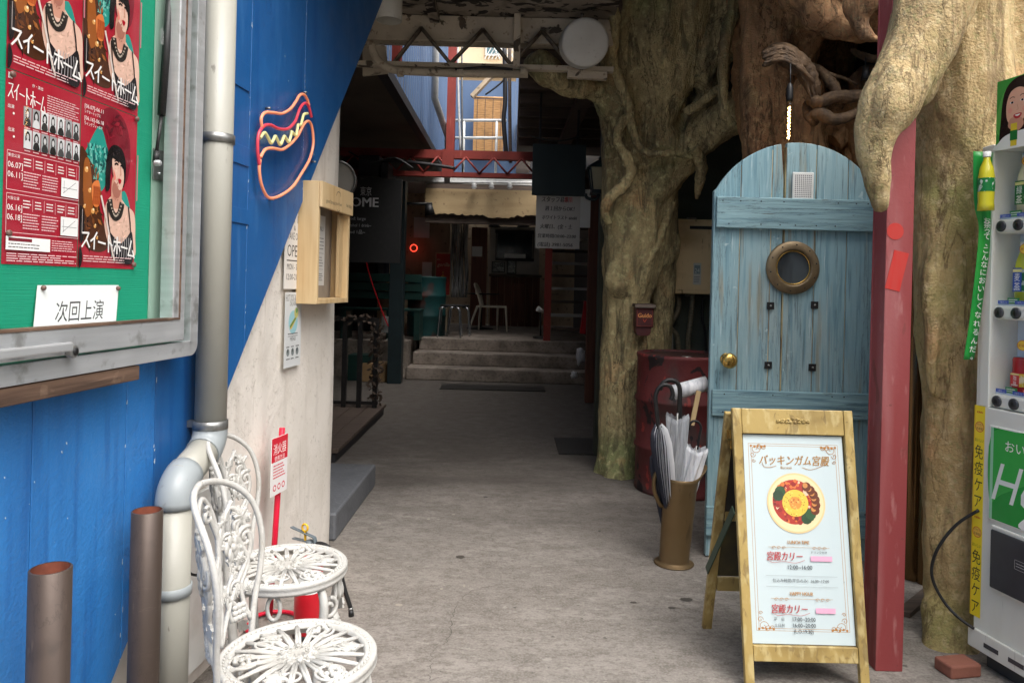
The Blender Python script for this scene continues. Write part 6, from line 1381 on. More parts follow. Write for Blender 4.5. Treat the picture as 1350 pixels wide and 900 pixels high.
m = MB(); q = smooth_path([tuple(b0 + axv * (Hs * .93) + Vector((-.075, 0, 0))), tuple(b0 + axv * (Hs * 1.05) + Vector((-.095, -.005, 0))), tuple(b0 + axv * (Hs * 1.02) + Vector((-.125, -.01, 0))), tuple(b0 + axv * (Hs * .85) + Vector((-.125, -.01, 0))), tuple(b0 + axv * (Hs * .68) + Vector((-.09, -.005, 0))), tuple(b0 + axv * (Hs * .66) + Vector((-.07, 0, 0)))], 5); m.tube(q, .010, 8); m.build('handle', M['vase'], us)
M['navy'] = mk('navy_fabric', lin(44, 46, 58), 0.8)
M['vinyl'] = mk('milky_clear_vinyl', lin(214, 218, 222), 0.25, layers=[((60, 60, 3), 4, .45, .6, lin(170, 174, 180), .7)], alpha=.5)
M['vinyl2'] = mk('white_vinyl', lin(232, 232, 234), 0.35, layers=[((60, 60, 3), 4, .45, .62, lin(196, 198, 204), .8)])
m_ = bpy.data.materials.new('striped_fabric'); m_.use_nodes = True; nt_ = m_.node_tree; bs_ = nt_.nodes['Principled BSDF']
at_ = nt_.nodes.new('ShaderNodeVertexColor'); at_.layer_name = 'ink'; nt_.links.new(at_.outputs[0], bs_.inputs['Base Color']); bs_.inputs['Roughness'].default_value = .8; M['stripe'] = m_
def umbrella(label, tip, neck, fat, folds, mat, hook, hr=.0085, side=1, stripes=False, flare=None):
    t = thing('umbrella', label, 'umbrella', 'umbrellas in the brass stand'); tip, neck = Vector(tip), Vector(neck); ax = (neck - tip).normalized(); ux = ax.orthogonal().normalized(); uy = ax.cross(ux); L_ = (neck - tip).length
    m = MB(); nk = folds * 4; prof = [(0, .006), (.08, .012), (.35, fat * .6), (.7, fat * .95), (.86, fat), (.95, fat * .8), (1, fat * .35)]
    if flare: prof = [(0, .006), (.3, fat * .5), (.65, fat), (.85, fat * flare), (.97, fat * flare * 1.1), (1.0, fat * flare)]
    for i in range(len(prof) - 1):
        vs_ = []
        for (f_, r_) in prof[i:i + 2]:
            for k in range(nk):
                a = 2 * math.pi * k / nk + f_ * 1.2; w_ = 1 + (.26 if not flare else .13) * math.cos(k * math.pi / 2); vs_.append(tip + ax * (L_ * f_ + ((.005 * math.cos(k * math.pi / 2) + .01 * math.sin(k * .35)) if f_ > .9 else 0)) + (ux * math.cos(a) + uy * math.sin(a)) * r_ * w_)
        for k in range(nk):
            cc_ = None
            if stripes: cc_ = lin(226, 226, 228) if k % 2 else lin(48, 50, 62)
            m.add([vs_[k], vs_[(k + 1) % nk], vs_[nk + (k + 1) % nk], vs_[nk + k]], [(0, 1, 2, 3)], not stripes, cc_)
    m.build('canopy', M['stripe'] if stripes else M[mat], t)
    m = MB(); m.tube([tip, tip + ax * L_ * 1.02], .005, 6); m.build('shaft', M['steel'], t)
    m = MB(); q = smooth_path([tuple(Vector(h_)) for h_ in hook], 6); m.tube(q, hr, 10); m.build('handle', M['blackmetal'], t)
    return t
YU = 3.50
inb = b0 + axv * .06
umbrella('navy and white striped umbrella with a black crook handle in the brass stand', inb + Vector((.01, -.01, 0)), P(868, 562, YU - .05), .040, 22, 'stripe', [P(868, 564, YU - .05), P(866, 545, YU - .05), P(864, 524, YU - .05), P(868, 512, YU - .05), P(876, 507, YU - .05), P(884, 510, YU - .05), P(887, 520, YU - .05), P(884, 527, YU - .05)], .010, stripes=True)
umbrella('clear vinyl umbrella with a thick black crook handle in the brass stand', inb + Vector((.0, .02, 0)), P(893, 548, YU + .03), .040, 9, 'vinyl', [P(896, 552, YU + .04), P(896, 530, YU + .04), P(896, 512, YU + .04), P(891, 503, YU + .04), P(881, 501, YU + .04), P(873, 506, YU + .04), P(870, 514, YU + .04)], .011, flare=1.15)
umbrella('white vinyl umbrella with a small black crook handle in the brass stand', inb + Vector((.01, .02, 0)), P(918, 590, YU + .03), .042, 8, 'vinyl2', [P(919, 592, YU + .03), P(922, 575, YU + .03), P(924, 563, YU + .03), P(920, 556, YU + .03), P(913, 555, YU + .03), P(909, 560, YU + .03), P(909, 566, YU + .03)], .006, flare=1.1)
umbrella('folded navy umbrella behind the striped one in the brass stand', inb + Vector((-.02, .03, 0)), P(866, 600, YU + .04), .036, 7, 'navy', [P(866, 602, YU + .04), P(865, 596, YU + .04), P(865, 592, YU + .04)], .006)
sg = thing('rolled_mat', 'white perforated roll on a bare wooden stick behind the umbrellas', 'roll')
m = MB(); m.tube([P(888, 517, 3.72), P(932, 505, 3.72)], .038, 18); m.build('roll', M['vinyl2'], sg)
m = MB(); m.bar(P(921, 515, 3.67), P(912, 560, 3.67), .022, .012); m.build('stick', M['pine'], sg)

# ================================================================ glossy brown poles behind the column
M['brownpole'] = mk('glossy_brown_pipe', lin(120, 92, 58), 0.2, 0.8, layers=[((2, 2, .6), 5, .4, .7, lin(80, 60, 40), .8)])
for k, (px, r_, yy, lab) in enumerate(((1207, .055, 3.42, 'glossy dark brown pole just behind the red column'), (1227, .05, 3.36, 'glossy dark brown pole between the pale banyan trunk and another pole'), (1190, .045, 3.5, 'glossy dark brown pole mostly hidden by the red column'))):
    c = P(px, 600, yy); m = MB(); m.lathe([(r_, 0), (r_, 2.45), (r_ * .7, 2.56), (0, 2.58)], 20, (c.x, yy, 0)); t = m.build('brown_pole', M['brownpole']); tag(t, lab, 'pole', 'glossy brown poles')
m = MB(); a = G(1195, 795); m.bar((1.62, 3.0, .012), (1.98, 3.35, .012), .05, .02); tag(m.build('floor_batten', M['darkwood']), 'dark batten lying on the floor below the brown poles', 'batten')
# ================================================================ drink vending machine
VA = Vector((.2, -1, 0)).normalized(); VNn = VA.cross(UP).normalized(); V0 = Vector((1.676, 2.64, 0))
def VT(px, py, off=0.0):
    u, v = ray(px, py); o_ = V0 + VNn * off; dn = Vector((u, 1, 0)); y = o_.dot(VNn) / dn.dot(VNn)
    q = Vector((u * y, y, EYE + v * y)); return (q - o_).dot(VA), q.z
def VP(t, z, off=0.0): return V0 + VA * t + UP * z + VNn * off
def vbox(t0, t1, z0, z1, o0, o1, name, mat, parent, bevel=.003, label=None):
    m = MB(); m.obox(VP((t0 + t1) / 2, (z0 + z1) / 2, (o0 + o1) / 2), VA, UP, VNn, (t1 - t0) / 2, (z1 - z0) / 2, (o1 - o0) / 2); return m.build(name, M[mat], parent, bevel=bevel, label=label)
M['vmwhite'] = mk('vending_white_enamel', lin(226, 226, 218), 0.35, layers=[((8, 8, 2), 5, .45, .7, lin(212, 210, 200), .7), ((60, 60, 6), 5, .66, .73, lin(160, 156, 146), .5)])
M['vminner'] = mk('pale_blue_display_back', lin(206, 220, 236), 0.4)
M['vmgrey'] = mk('dark_smoke_plastic', lin(66, 68, 72), 0.25, layers=[(5, 4, .45, .7, lin(48, 50, 54), .6)])
vm = thing('vending_machine', 'white drink vending machine with green adverts beside the pale banyan trunk', 'vending machine')
W1, Hv = 1.0, 1.84
zw0, zw1 = VT(1303, 522)[1], VT(1318, 198)[1]            # display window
tw = .040
vbox(0, W1, .06, zw0 - .04, -.66, 0, 'cabinet', 'vmwhite', vm)
vbox(0, W1, zw0 - .0395, Hv, -.66, -.12, 'cabinet_top', 'vmwhite', vm)
vbox(.03, W1 - .03, 0, .0595, -.6, -.03, 'plinth', 'vmgrey', vm)
vbox(0, tw, zw0 - .0395, Hv, -.1195, 0, 'frame_stile', 'vmwhite', vm); vbox(W1 - tw, W1, zw0 - .0395, Hv, -.1195, 0, 'frame_stile', 'vmwhite', vm)
vbox(tw + .001, W1 - tw - .001, zw1, Hv, -.1195, 0, 'frame_head', 'vmwhite', vm)
vbox(tw + .001, W1 - tw - .001, zw0 - .039, zw1 - .001, -.1195, -.115, 'display_back', 'vminner', vm, 0)
# bevelled door return
vbox(-.016, -.001, .30, Hv, -.04, -.004, 'door_edge', 'vmwhite', vm)
VCOL = [lin(232, 222, 190), lin(196, 200, 60), lin(230, 120, 50), lin(60, 110, 200), lin(214, 60, 60), lin(80, 150, 70)]
def bottle(t, z, h, r_, body, lab, cap, nm='drink_bottle', can=False):
    c = VP(t, z, -.075); m = MB()
    if can: m.lathe([(0, 0), (r_ * .9, 0), (r_, .006), (r_, h - .008), (r_ * .88, h), (0, h)], 18, c)
    else: m.lathe([(0, 0), (r_, 0), (r_, h * .60), (r_ * .92, h * .68), (r_ * .42, h * .88), (r_ * .42, h * .94), (0, h * .94)], 18, c)
    o = m.build(nm, mk('drink_body', body, .25, layers=[(20, 3, .45, .7, tuple(x * .8 for x in body), .5)]), vm)
    m = MB(); m.lathe([(r_ * 1.012, h * .2), (r_ * 1.012, h * .56)], 18, c); m.build('label', mk('drink_label', lab, .4, layers=[((60, 60, 40), 2, .55, .6, (.8, .8, .75), .6)]), o)
    if not can: m = MB(); m.lathe([(r_ * .5, h * .935), (r_ * .5, h), (0, h)], 12, c); m.build('cap', mk('drink_cap', cap, .4), o)
for row, (ybtn, ysh) in enumerate(((298, 283), (412, 397), (530, 517))):
    zt_ = VT(1318, ybtn)[1]; zb_v = zt_ - .024
    vbox(tw + .001, W1 - tw - .001, zt_ - .024, zt_ + .024, -.114, -.012, 'button_rail', 'vmwhite', vm, .010)
    vbox(tw + .002, W1 - tw - .002, zt_ + .0245, zt_ + .030, -.114, -.03, 'shelf', 'vminner', vm, 0)
    for k in range(13):
        t = tw + .026 + .058 * k * 1.18; m = MB(); m.lathe([(.0195, 0), (.0195, .004), (.015, .006), (0, .006)], 20, VP(t, zt_, -.0115), VNn); bt_ = m.build('button', M['vmgrey'], vm)
        m = MB(); m.lathe([(.010, 0), (.0095, .001), (0, .001)], 16, VP(t, zt_, -.0053), VNn); m.build('button_cap', M['black'], bt_)
        pr = Print(VP(t - .022, zt_ + .0305, -.0118 - .015), VA, UP, .044, .012); pr.rect(0, 0, 1, 1, lin(60, 90, 180)); pr.text('つめた~い', .5, .25, .007, WHT, 'c', maxw=.9); pr.build('price_tag', vm)
        t += .034
        if row < 2: bottle(t, zt_ + .031, .215, .027, VCOL[(k + row * 1) % 6], [lin(40, 120, 60), lin(30, 110, 60), lin(60, 90, 170), lin(220, 90, 50)][(k + row) % 4], lin(240, 240, 236))
        else: bottle(t, zt_ + .031, .125, .028, [lin(170, 40, 44), lin(40, 50, 120), lin(226, 190, 60)][k % 3], [lin(226, 190, 60), lin(200, 60, 60), lin(240, 240, 236)][k % 3], None, 'drink_can', True)
        if k < 5:
            hb2 = .215 if row < 2 else .125; pr = Print(VP(t - .02, zt_ + .031 + hb2 * .2, -.0465), VA, UP, .04, hb2 * .38); lc = [lin(28, 112, 58), lin(44, 80, 168), lin(222, 96, 44)][(k + row) % 3] if row < 2 else [lin(206, 44, 40), lin(238, 196, 60), lin(50, 60, 130)][k % 3]
            pr.rect(.06, 0, .94, 1, lc); pr.rect(.06, .82, .94, .95, lin(236, 226, 150)); pr.vtext(['緑茶', '麦茶', '紅茶'][(k + row) % 3] if row < 2 else ['珈琲', '微糖', '黒豆'][k % 3], .5, .8, hb2 * .14, WHT, 1.05, .8); pr.lines(.15, .04, .85, .16, 2, .002, lin(230, 230, 220), rnd); pr.build('front_label', vm)
            pr = Print(VP(t - .024, zt_ + .032, -.034), VA, UP, .048, .02); pr.rect(0, 0, 1, 1, lin(*[(40, 140, 70), (214, 70, 50), (230, 180, 50)][k % 3])); pr.lines(.08, .15, .92, .85, 2, .003, WHT, rnd); pr.build('price_card', vm)
        if k % 2 == 0:
            pr = Print(VP(t + .012, zt_ + .18 if row == 2 else zt_ + .20, -.038), VA, UP, .05, .04); pr.disc(.5, .5, .45, lin(206, 70, 40), 20, 1.0); pr.disc(.5, .5, .41, lin(246, 206, 70), 20, 1.0); pr.text('新発売', .5, .36, .012, lin(190, 50, 40), 'c', maxw=.7); pr.build('round_badge', vm)
m = MB(); m.add([VP(tw, zw0, -.009), VP(W1 - tw, zw0, -.009), VP(W1 - tw, zw1, -.009), VP(tw, zw1, -.009)], [(0, 1, 2, 3)]); m.build('window_pane', M['glass'], vm)
# green advert panel
a, b = VT(1306, 690), VT(1306, 562); z0_, z1_ = VT(1312, 684)[1], VT(1312, 563)[1]; t0_ = VT(1307, 620)[0]
vbox(t0_ - .006, .94, z0_ - .006, z1_ + .006, .0005, .006, 'advert_frame', 'vmwhite', vm, .003)
pr = Print(VP(t0_, z0_, .0063), VA, UP, .92 - t0_, z1_ - z0_); aw = .92 - t0_; GRN = lin(36, 150, 62)
def ax(m_): return m_ / aw
pr.rect(0, 0, 1, 1, GRN); pr.blob([(0, .9), (ax(.1), 1), (ax(.3), 1), (ax(.2), .6), (ax(.05), .3), (0, .2)], lin(60, 172, 76)); pr.rect(0, 0, ax(.012), 1, lin(150, 206, 170))
pr.text('おいしく、', ax(.06), .78, .042, WHT); pr.text('He', ax(.008), .22, .19, lin(226, 232, 228), sx=.8, slant=.28); pr.text('althy', ax(.36), .22, .19, lin(226, 232, 228), sx=.8, slant=.28)
pr.blob([(ax(.13), .0), (ax(.14), .12), (ax(.18), .2), (ax(.26), .2), (ax(.31), .1), (ax(.32), 0)], lin(240, 240, 238)); pr.blob([(ax(.15), .2), (ax(.15), .5), (ax(.2), .66), (ax(.26), .62), (ax(.28), .4), (ax(.26), .2), (ax(.2), .16)], lin(52, 34, 30)); pr.blob([(ax(.175), .3), (ax(.175), .48), (ax(.21), .58), (ax(.25), .52), (ax(.25), .32), (ax(.21), .22)], lin(228, 176, 150))
pr.build('advert', vm, 'ink_gloss')
# dispensing flap
z0_, z1_ = VT(1322, 778)[1], VT(1322, 700)[1]; t0_ = VT(1311, 730)[0]
vbox(t0_ - .008, .8, z0_ - .012, z1_ + .012, .0005, .010, 'flap_surround', 'vmwhite', vm, .004); vbox(t0_, .79, z0_, z1_, .0105, .020, 'flap', 'vmgrey', vm, .006)
pr = Print(VP(t0_ + .10, z0_ + .1, .0203), VA, UP, .05, .03); pr.line([(0, 0), (1, 0), (1, 1), (0, 1), (0, 0)], .001, lin(180, 180, 180)); pr.lines(.1, .2, .9, .8, 2, .002, lin(180, 180, 180), rnd); pr.build('flap_notice', vm)
vbox(-.012, W1, .0605, .13, .0005, .012, 'kick_panel', 'vmwhite', vm, .004)
for k in range(8): vbox(.06 + .1 * k, .12 + .1 * k, .085, .10, .0122, .0135, 'vent_slot', 'vmgrey', vm, 0)
# yellow sticker strip on the stile
ztop, zbot = VT(1299, 536)[1], VT(1287, 812)[1]
pr = Print(VP(-.016 + .002, zbot, .0012), VA, UP, .044, ztop - zbot); YEL = lin(246, 218, 40); hS = ztop - zbot
m = MB(); m.obox(VP(.006, (ztop + zbot) / 2, .0006), VA, UP, VNn, .022, hS / 2, .0005); m.build('sticker_strip', mk('yellow_sticker', YEL, .4), vm)
pr.rect(0, 0, 1, 1, YEL); pr.rect(0, 0, .06, 1, lin(230, 180, 30))
for base in (.985, .485):
    pr.text('KIRIN', .5, base - .02, .010, lin(200, 40, 40), 'c', maxw=.6, bold=.0003); pr.disc(.5, base - .085, .44, lin(206, 120, 30), 24); pr.disc(.5, base - .085, .37, lin(240, 190, 80), 24); pr.text('プラズマ', .5, base - .08, .010, lin(90, 40, 20), 'c', maxw=.6); pr.text('乳酸菌', .5, base - .098, .010, lin(90, 40, 20), 'c', maxw=.6)
    pr.text('おいしい', .5, base - .155, .014, lin(40, 32, 20), 'c', maxw=.84); pr.vtext('免疫ケア', .5, base - .165, .054, lin(28, 26, 24), 1.08, .72)
pr.build('sticker_print', vm)
# portrait poster standing on top
zA = VT(1312, 192)[1]; tA = VT(1314, 190)[0]
pr = Print(VP(tA, zA - .02, .004), VA, UP, .50, .24)
pr.rect(0, 0, 1, 1, lin(70, 160, 70)); pr.blob([(0, .3), (.05, .8), (.2, 1), (.4, 1), (.3, .5), (.1, .2)], lin(96, 178, 84))
def A2(x): return x / .5
pr.blob([(A2(.02), .05), (A2(.018), .4), (A2(.03), .8), (A2(.07), .97), (A2(.13), .96), (A2(.16), .7), (A2(.16), .2), (A2(.1), .1)], lin(44, 30, 28)); pr.blob([(A2(.0), 0), (A2(.01), .10), (A2(.05), .2), (A2(.15), .22), (A2(.2), .1), (A2(.22), 0)], lin(240, 240, 236))
pr.blob([(A2(.045), .4), (A2(.042), .66), (A2(.07), .86), (A2(.115), .84), (A2(.125), .6), (A2(.11), .38), (A2(.08), .28)], lin(232, 180, 154)); pr.blob([(A2(.042), .70), (A2(.05), .90), (A2(.085), .93), (A2(.12), .88), (A2(.126), .70), (A2(.112), .80), (A2(.085), .84), (A2(.058), .80)], lin(44, 30, 28)); pr.disc(A2(.062), .64, .016, lin(240, 236, 232), 12, .9); pr.disc(A2(.063), .64, .010, BLK, 10, 1.5); pr.disc(A2(.103), .645, .016, lin(240, 236, 232), 12, .9); pr.disc(A2(.103), .645, .010, BLK, 10, 1.5); pr.line([(A2(.053), .70), (A2(.063), .72), (A2(.073), .705)], .002, BLK, 3); pr.line([(A2(.094), .71), (A2(.104), .725), (A2(.113), .705)], .002, BLK, 3); pr.line([(A2(.07), .44), (A2(.085), .42), (A2(.1), .45)], .004, lin(196, 70, 76), 3); pr.line([(A2(.083), .6), (A2(.088), .53), (A2(.082), .52)], .002, lin(206, 150, 124))
pr.blob([(A2(.05), .30), (A2(.06), .42), (A2(.1), .40), (A2(.11), .30), (A2(.085), .22)], lin(206, 150, 126)); pr.blob([(A2(.048), .52), (A2(.055), .58), (A2(.065), .53), (A2(.057), .49)], lin(236, 166, 148)); pr.blob([(A2(.104), .52), (A2(.112), .57), (A2(.118), .52), (A2(.111), .48)], lin(232, 160, 142)); pr.blob([(A2(.07), .455), (A2(.085), .47), (A2(.102), .46), (A2(.096), .41), (A2(.085), .395), (A2(.075), .41)], lin(190, 60, 66)); pr.blob([(A2(.075), .45), (A2(.085), .455), (A2(.097), .452), (A2(.086), .43)], lin(246, 242, 238)); pr.rect(A2(.06), .02, A2(.085), .34, lin(226, 200, 60)); pr.rect(A2(.058), .1, A2(.087), .24, lin(40, 120, 56))
pr.build('top_poster', vm, 'ink_gloss')
vbox(tA, tA + .5, zA - .02, zA + .22, -.001, .003, 'poster_board', 'vmwhite', vm, .001)
vbox(tA - .035, tA - .002, zA - .015, zA + .07, -.06, -.04, 'top_card', 'vmwhite', vm, .001)
# green hanging ribbon with bottle card
rb = thing('green_tea_banner', 'green ribbon banner with a tea bottle hanging beside the vending machine', 'banner')
gpt = lambda x, y: P(x, y, 2.60)
rl_ = [(1283, 200), (1283, 240), (1285, 275), (1290, 298), (1288, 335), (1283, 380), (1277, 430), (1270, 474)]
wid = [33, 31, 26, 19, 18, 17, 16.5, 16]
cen = smooth_path([(x + w / 2, y, w) for (x, y), w in zip(rl_, wid)], 4)
m = MB(); vs_ = []
for (x, y, w) in cen: c = gpt(x, y); hw = w / 2 / FPX * 2.6; vs_ += [c - Vector((hw, 0, 0)), c + Vector((hw, .01, 0))]
m.add(vs_, [(2 * i, 2 * i + 1, 2 * i + 3, 2 * i + 2) for i in range(len(cen) - 1)], True)
M['ribbon'] = mk('green_plastic_ribbon', lin(26, 148, 60), .3, layers=[((3, 3, 5), 4, .4, .7, lin(60, 176, 70), .8)])
ro = m.build('ribbon', M['ribbon'], rb); sm_ = ro.modifiers.new('thick', 'SOLIDIFY'); sm_.thickness = .0015; sm_.offset = 0
txt = 'お茶って、こんなにおいしくなれるんだ。'; m0 = None
pr = Print((0, 2.592, 0), (1, 0, 0), UP, 1, 1)
for i, chh in enumerate(txt):
    f_ = .37 + .62 * (i + .5) / len(txt); j = f_ * (len(cen) - 1); k = int(j); q = j - k; x = cen[k][0] + (cen[min(k + 1, len(cen) - 1)][0] - cen[k][0]) * q; y = cen[k][1] + (cen[min(k + 1, len(cen) - 1)][1] - cen[k][1]) * q
    c = gpt(x, y); pr.text(chh, c.x, c.z - .012, .026, WHT, 'c', step=False)
pr.build('print', rb)
c = gpt(1292, 279); m = MB(); R_ = .026; m.lathe([(0, 0), (R_, 0), (R_, .02), (R_ * .95, .03), (R_, .06), (R_, .115), (R_ * .8, .15), (R_ * .42, .175), (R_ * .42, .19), (0, .19)], 18, c + Vector((0, -.03, 0))); bo = m.build('bottle', mk('green_tea', lin(214, 206, 50), .2, coat=.4), rb)
m = MB(); m.lathe([(R_ * 1.02, .065), (R_ * 1.02, .112)], 18, c + Vector((0, -.03, 0))); m.build('label', mk('tea_label', lin(24, 122, 60), .35, layers=[((80, 80, 40), 2, .58, .62, (.8, .85, .8), .7)]), bo)
m = MB(); m.lathe([(R_ * .5, .186), (R_ * .5, .205), (0, .205)], 14, c + Vector((0, -.03, 0))); m.build('cap', M['whitep'], bo)
# black cable from the machine over the root
q = smooth_path([tuple(P(x, y, d_)) for x, y, d_ in ((1290, 672, 2.62), (1262, 690, 2.66), (1240, 716, 2.68), (1229, 742, 2.70), (1230, 765, 2.70), (1244, 792, 2.68), (1262, 812, 2.65), (1284, 828, 2.62))], 6)
m = MB(); m.tube(q, .0055, 8); tag(m.build('machine_cable', M['black']), 'black cable looping over the pale trunk from the vending machine', 'cable')
M['brickred'] = mk('red_brown_block', lin(140, 88, 72), .8, layers=[(14, 5, .45, .7, lin(110, 66, 54), .8)], bump=[(40, .3)])
for k, (px, py) in enumerate(((1262, 886),)):
    c = G(px, py); m = MB(); m.obox((c.x, c.y, .022), VA, VNn, UP, .04, .06, .022); tag(m.build('paving_block', M['brickred'], bevel=.006), ['red brown block between the pale trunk and the vending machine', 'red brown block against the vending machine plinth'][k], 'block')
# ================================================================ dark passage and back room
slab('passage_end_wall', 'dark', 'dark wall closing the passage beside the balcony', 'wall', (0.241, 1.5, 13.21, 13.4, 2.94, 3.6))
slab('back_room_ceiling', 'darkwood', 'dark ceiling over the back room', 'ceiling', (-4.3, -2.201, 10.98, 14.8, 2.80, 2.93), (0.601, 1.24, 10.21, 14.8, 2.80, 2.93), (-2.2, 0.6, 13.41, 14.8, 2.80, 2.93))
slab('hall_end_wall', 'dark', 'dark end wall of the side hall above the platform', 'wall', (-4.3, P(500, 300, 12.2).x - .01, 12.2, 12.35, .5, 3.11))
M['back_dark'] = mk('dark_brown_panelling', lin(120, 76, 60), .6, layers=[((30, 30, 2), 6, .42, .7, lin(86, 52, 42), .8)], bump=[((40, 40, 3), .2)])
M['greyboard'] = mk('grey_notice_board', lin(196, 194, 188), .6, layers=[(3, 5, .4, .7, lin(170, 168, 162), .7)])
M['screen'] = mk('dark_window_pane', lin(48, 56, 62), .12, layers=[((3, 3, 2), 4, .45, .6, lin(76, 84, 88), .7)])
YBk = 14.4
def bkbox(name, x0, y0, x1, y1, d0, d1, mat, label=None, cat=None, parent=None, bevel=0.0):
    a, b = P(x0, y1, d0), P(x1, y0, d0); m = MB(); m.box(a.x, b.x, d0, d1, a.z, b.z); o = m.build(name, M[mat], parent, bevel=bevel)
    if label: tag(o, label, cat)
    return o
bw = thing('service_counter', 'brown panelled counter front under a grey serving window at the back', 'counter')
a, b = P(645, 430, YBk), P(712, 366, YBk)
for k in range(7):
    x0_ = a.x + (b.x - a.x) * k / 7; m = MB(); m.box(x0_ + .003, x0_ + (b.x - a.x) / 7 - .003, YBk, YBk + .03, FZ, b.z); m.build('panel', M['back_dark'], bw, bevel=.004)
m = MB(); m.box(a.x - .03, b.x + .03, YBk - .10, YBk + .05, b.z + .001, b.z + .05); m.build('counter_top', M['darkwood'], bw)
bkbox('grey_surround', 645, 300, 712, 362, YBk + .01, YBk + .06, 'greyboard', parent=bw)
wn_ = bkbox('window', 655, 307, 702, 341, YBk - .01, YBk + .005, 'screen', parent=bw)
bkbox('window_frame', 653, 304, 704, 307, YBk - .03, YBk + .008, 'dark', parent=bw); bkbox('window_frame', 653, 341, 704, 343.5, YBk - .03, YBk + .008, 'dark', parent=bw); bkbox('window_frame', 653, 307, 655, 341, YBk - .03, YBk + .008, 'dark', parent=bw); bkbox('window_frame', 702, 307, 704, 341, YBk - .03, YBk + .008, 'dark', parent=bw)
bkbox('light_strip', 665, 335, 693, 340, YBk - .018, YBk - .011, 'paper', parent=bw)
bkbox('cabinet_door', 676, 374, 692, 425, YBk - .06, YBk - .002, 'back_dark', 'brown cabinet standing against the counter front', 'cabinet', bevel=.006)
M['photo'] = mk('glossy_photo', lin(150, 156, 152), .3, layers=[(14, 4, .42, .6, lin(60, 66, 66), .9), (30, 4, .55, .62, lin(214, 216, 210), .8)])
for (q, lab) in (((648, 345, 666, 359), 'framed landscape picture under the serving window'), ((668, 343, 681, 361), 'framed portrait picture under the serving window')):
    t = thing('framed_picture', lab, 'picture', 'pictures under the serving window'); bkbox('frame', q[0], q[1], q[2], q[3], YBk - .02, YBk + .009, 'black', parent=t); bkbox('photo', q[0] + 1.4, q[1] + 1.4, q[2] - 1.4, q[3] - 1.4, YBk - .024, YBk - .0205, 'photo', parent=t)
dd = thing('back_door', 'dark brown door with a pale notice behind the white chair', 'door'); bkbox('leaf', 619, 300, 643, 432, YBk, YBk + .05, 'back_dark', parent=dd); bkbox('notice', 622, 325, 636, 338, YBk - .005, YBk - .001, 'paper', parent=dd)
bkbox('frame', 642.5, 296, 645, 432, YBk - .02, YBk + .008, 'greyboard', parent=dd)
# clear plastic strip curtain
M['strip'] = mk('shiny_plastic_strip', lin(170, 172, 172), .15, layers=[((30, 30, 1), 4, .45, .6, lin(60, 62, 64), .9)], alpha=.75)
cu = thing('plastic_curtain', 'bunched shiny clear plastic strip curtain beside the red poster', 'curtain'); r = random.Random(3)
for k in range(9):
    px = 596 + k * 2.5; a, b = P(px, 288, 11.9), P(px + r.uniform(-1, 1), 392, 11.9); m = MB(); n = 8
    m.tube([a.lerp(b, i / n) + Vector((.012 * math.sin(i * 1.1 + k), .02 * math.cos(i + k), 0)) for i in range(n + 1)], .02, 6, flat=.3); m.build('strip', M['strip'], cu)
bkbox('curtain_rail', 592, 283, 622, 288, 11.85, 11.93, 'dark', parent=cu)
# red poster
pz = P(573, 390, 12.18); pz2 = P(595, 333, 12.18); t = thing('red_event_poster', 'red poster with a dancing figure on the grubby beige wall', 'poster')
pr = Print((pz.x, 12.18, pz.z), (1, 0, 0), UP, pz2.x - pz.x, pz2.z - pz.z); pr.rect(0, 0, 1, 1, lin(214, 196, 160)); pr.rect(.05, .03, .95, .97, lin(196, 52, 40)); pr.text('the', .1, .82, .04, lin(240, 220, 190)); pr.text('gorilla', .12, .68, .09, lin(240, 220, 190), maxw=.78, slant=.2)
pr.blob([(.3, .1), (.4, .3), (.36, .42), (.5, .5), (.62, .44), (.6, .3), (.72, .16), (.6, .1), (.5, .24), (.4, .08)], lin(226, 150, 70)); pr.disc(.5, .54, .06, lin(230, 170, 90)); pr.build('print', t); m = MB(); m.box(pz.x, pz2.x, 12.182, 12.186, pz.z, pz2.z); m.build('sheet', M['paper'], t)
# red ring lamp
M['redglow'] = mk('red_neon_glow', (1, .05, .03), .4, emit=((1, .06, .03), 0.9))
c = P(545.5, 327, 12.0); m = MB(); m.tube([c + Vector((.055 * math.cos(t_ * math.pi / 12), 0, .055 * math.sin(t_ * math.pi / 12))) for t_ in range(24)], .008, 8, closed=True); tag(m.build('red_ring_light', M['redglow']), 'small glowing red ring light beside the dark green post', 'lamp')
# spotlight arm
t = thing('arm_spotlight', 'black spotlight on a horizontal arm under the red truss', 'spotlight'); m = MB(); m.tube([P(520, 268, 10.4), P(570, 269, 10.4)], .02, 8); m.build('arm', M['black'], t)
m = MB(); m.tube([P(565, 270, 10.4), P(567, 284, 10.4)], [.05, .075], 12); m.build('head', M['black'], t)
# white chair
wc = thing('white_cafe_chair', 'white moulded chair on the raised floor of the back room', 'chair'); M['cwhite'] = mk('ivory_plastic', lin(232, 224, 208), .45)
YW = 12.75; cs = P(646, 405, YW); sz_ = cs.z; k_ = YW / FPX
fl = lambda px, dy=0: P(px, 405, YW + dy).x
m = MB(); m.prism([(fl(629), YW - .2, sz_), (fl(668), YW - .22, sz_), (fl(668), YW + .2, sz_), (fl(632), YW + .2, sz_)], (0, 0, .03)); m.build('seat', M['cwhite'], wc, bevel=.012)
for (x0_, x1_, y_) in ((630, 619, -.2), (633, 631, .2)): m = MB(); m.tube([(fl(x0_), YW + y_, sz_ + .02), (fl(x1_), YW + y_ * 1.1, FZ)], [.02, .015], 8); m.build('leg', M['cwhite'], wc)
for (x0_, x1_, y_) in ((667, 669, -.2), (656, 656, .2)): m = MB(); m.tube([(fl(x0_), YW + y_, sz_ + .01), (fl(x1_), YW + y_ * 1.1, FZ)], [.02, .014], 8); m.build('leg', M['cwhite'], wc)
zt3 = P(628, 374, YW).z
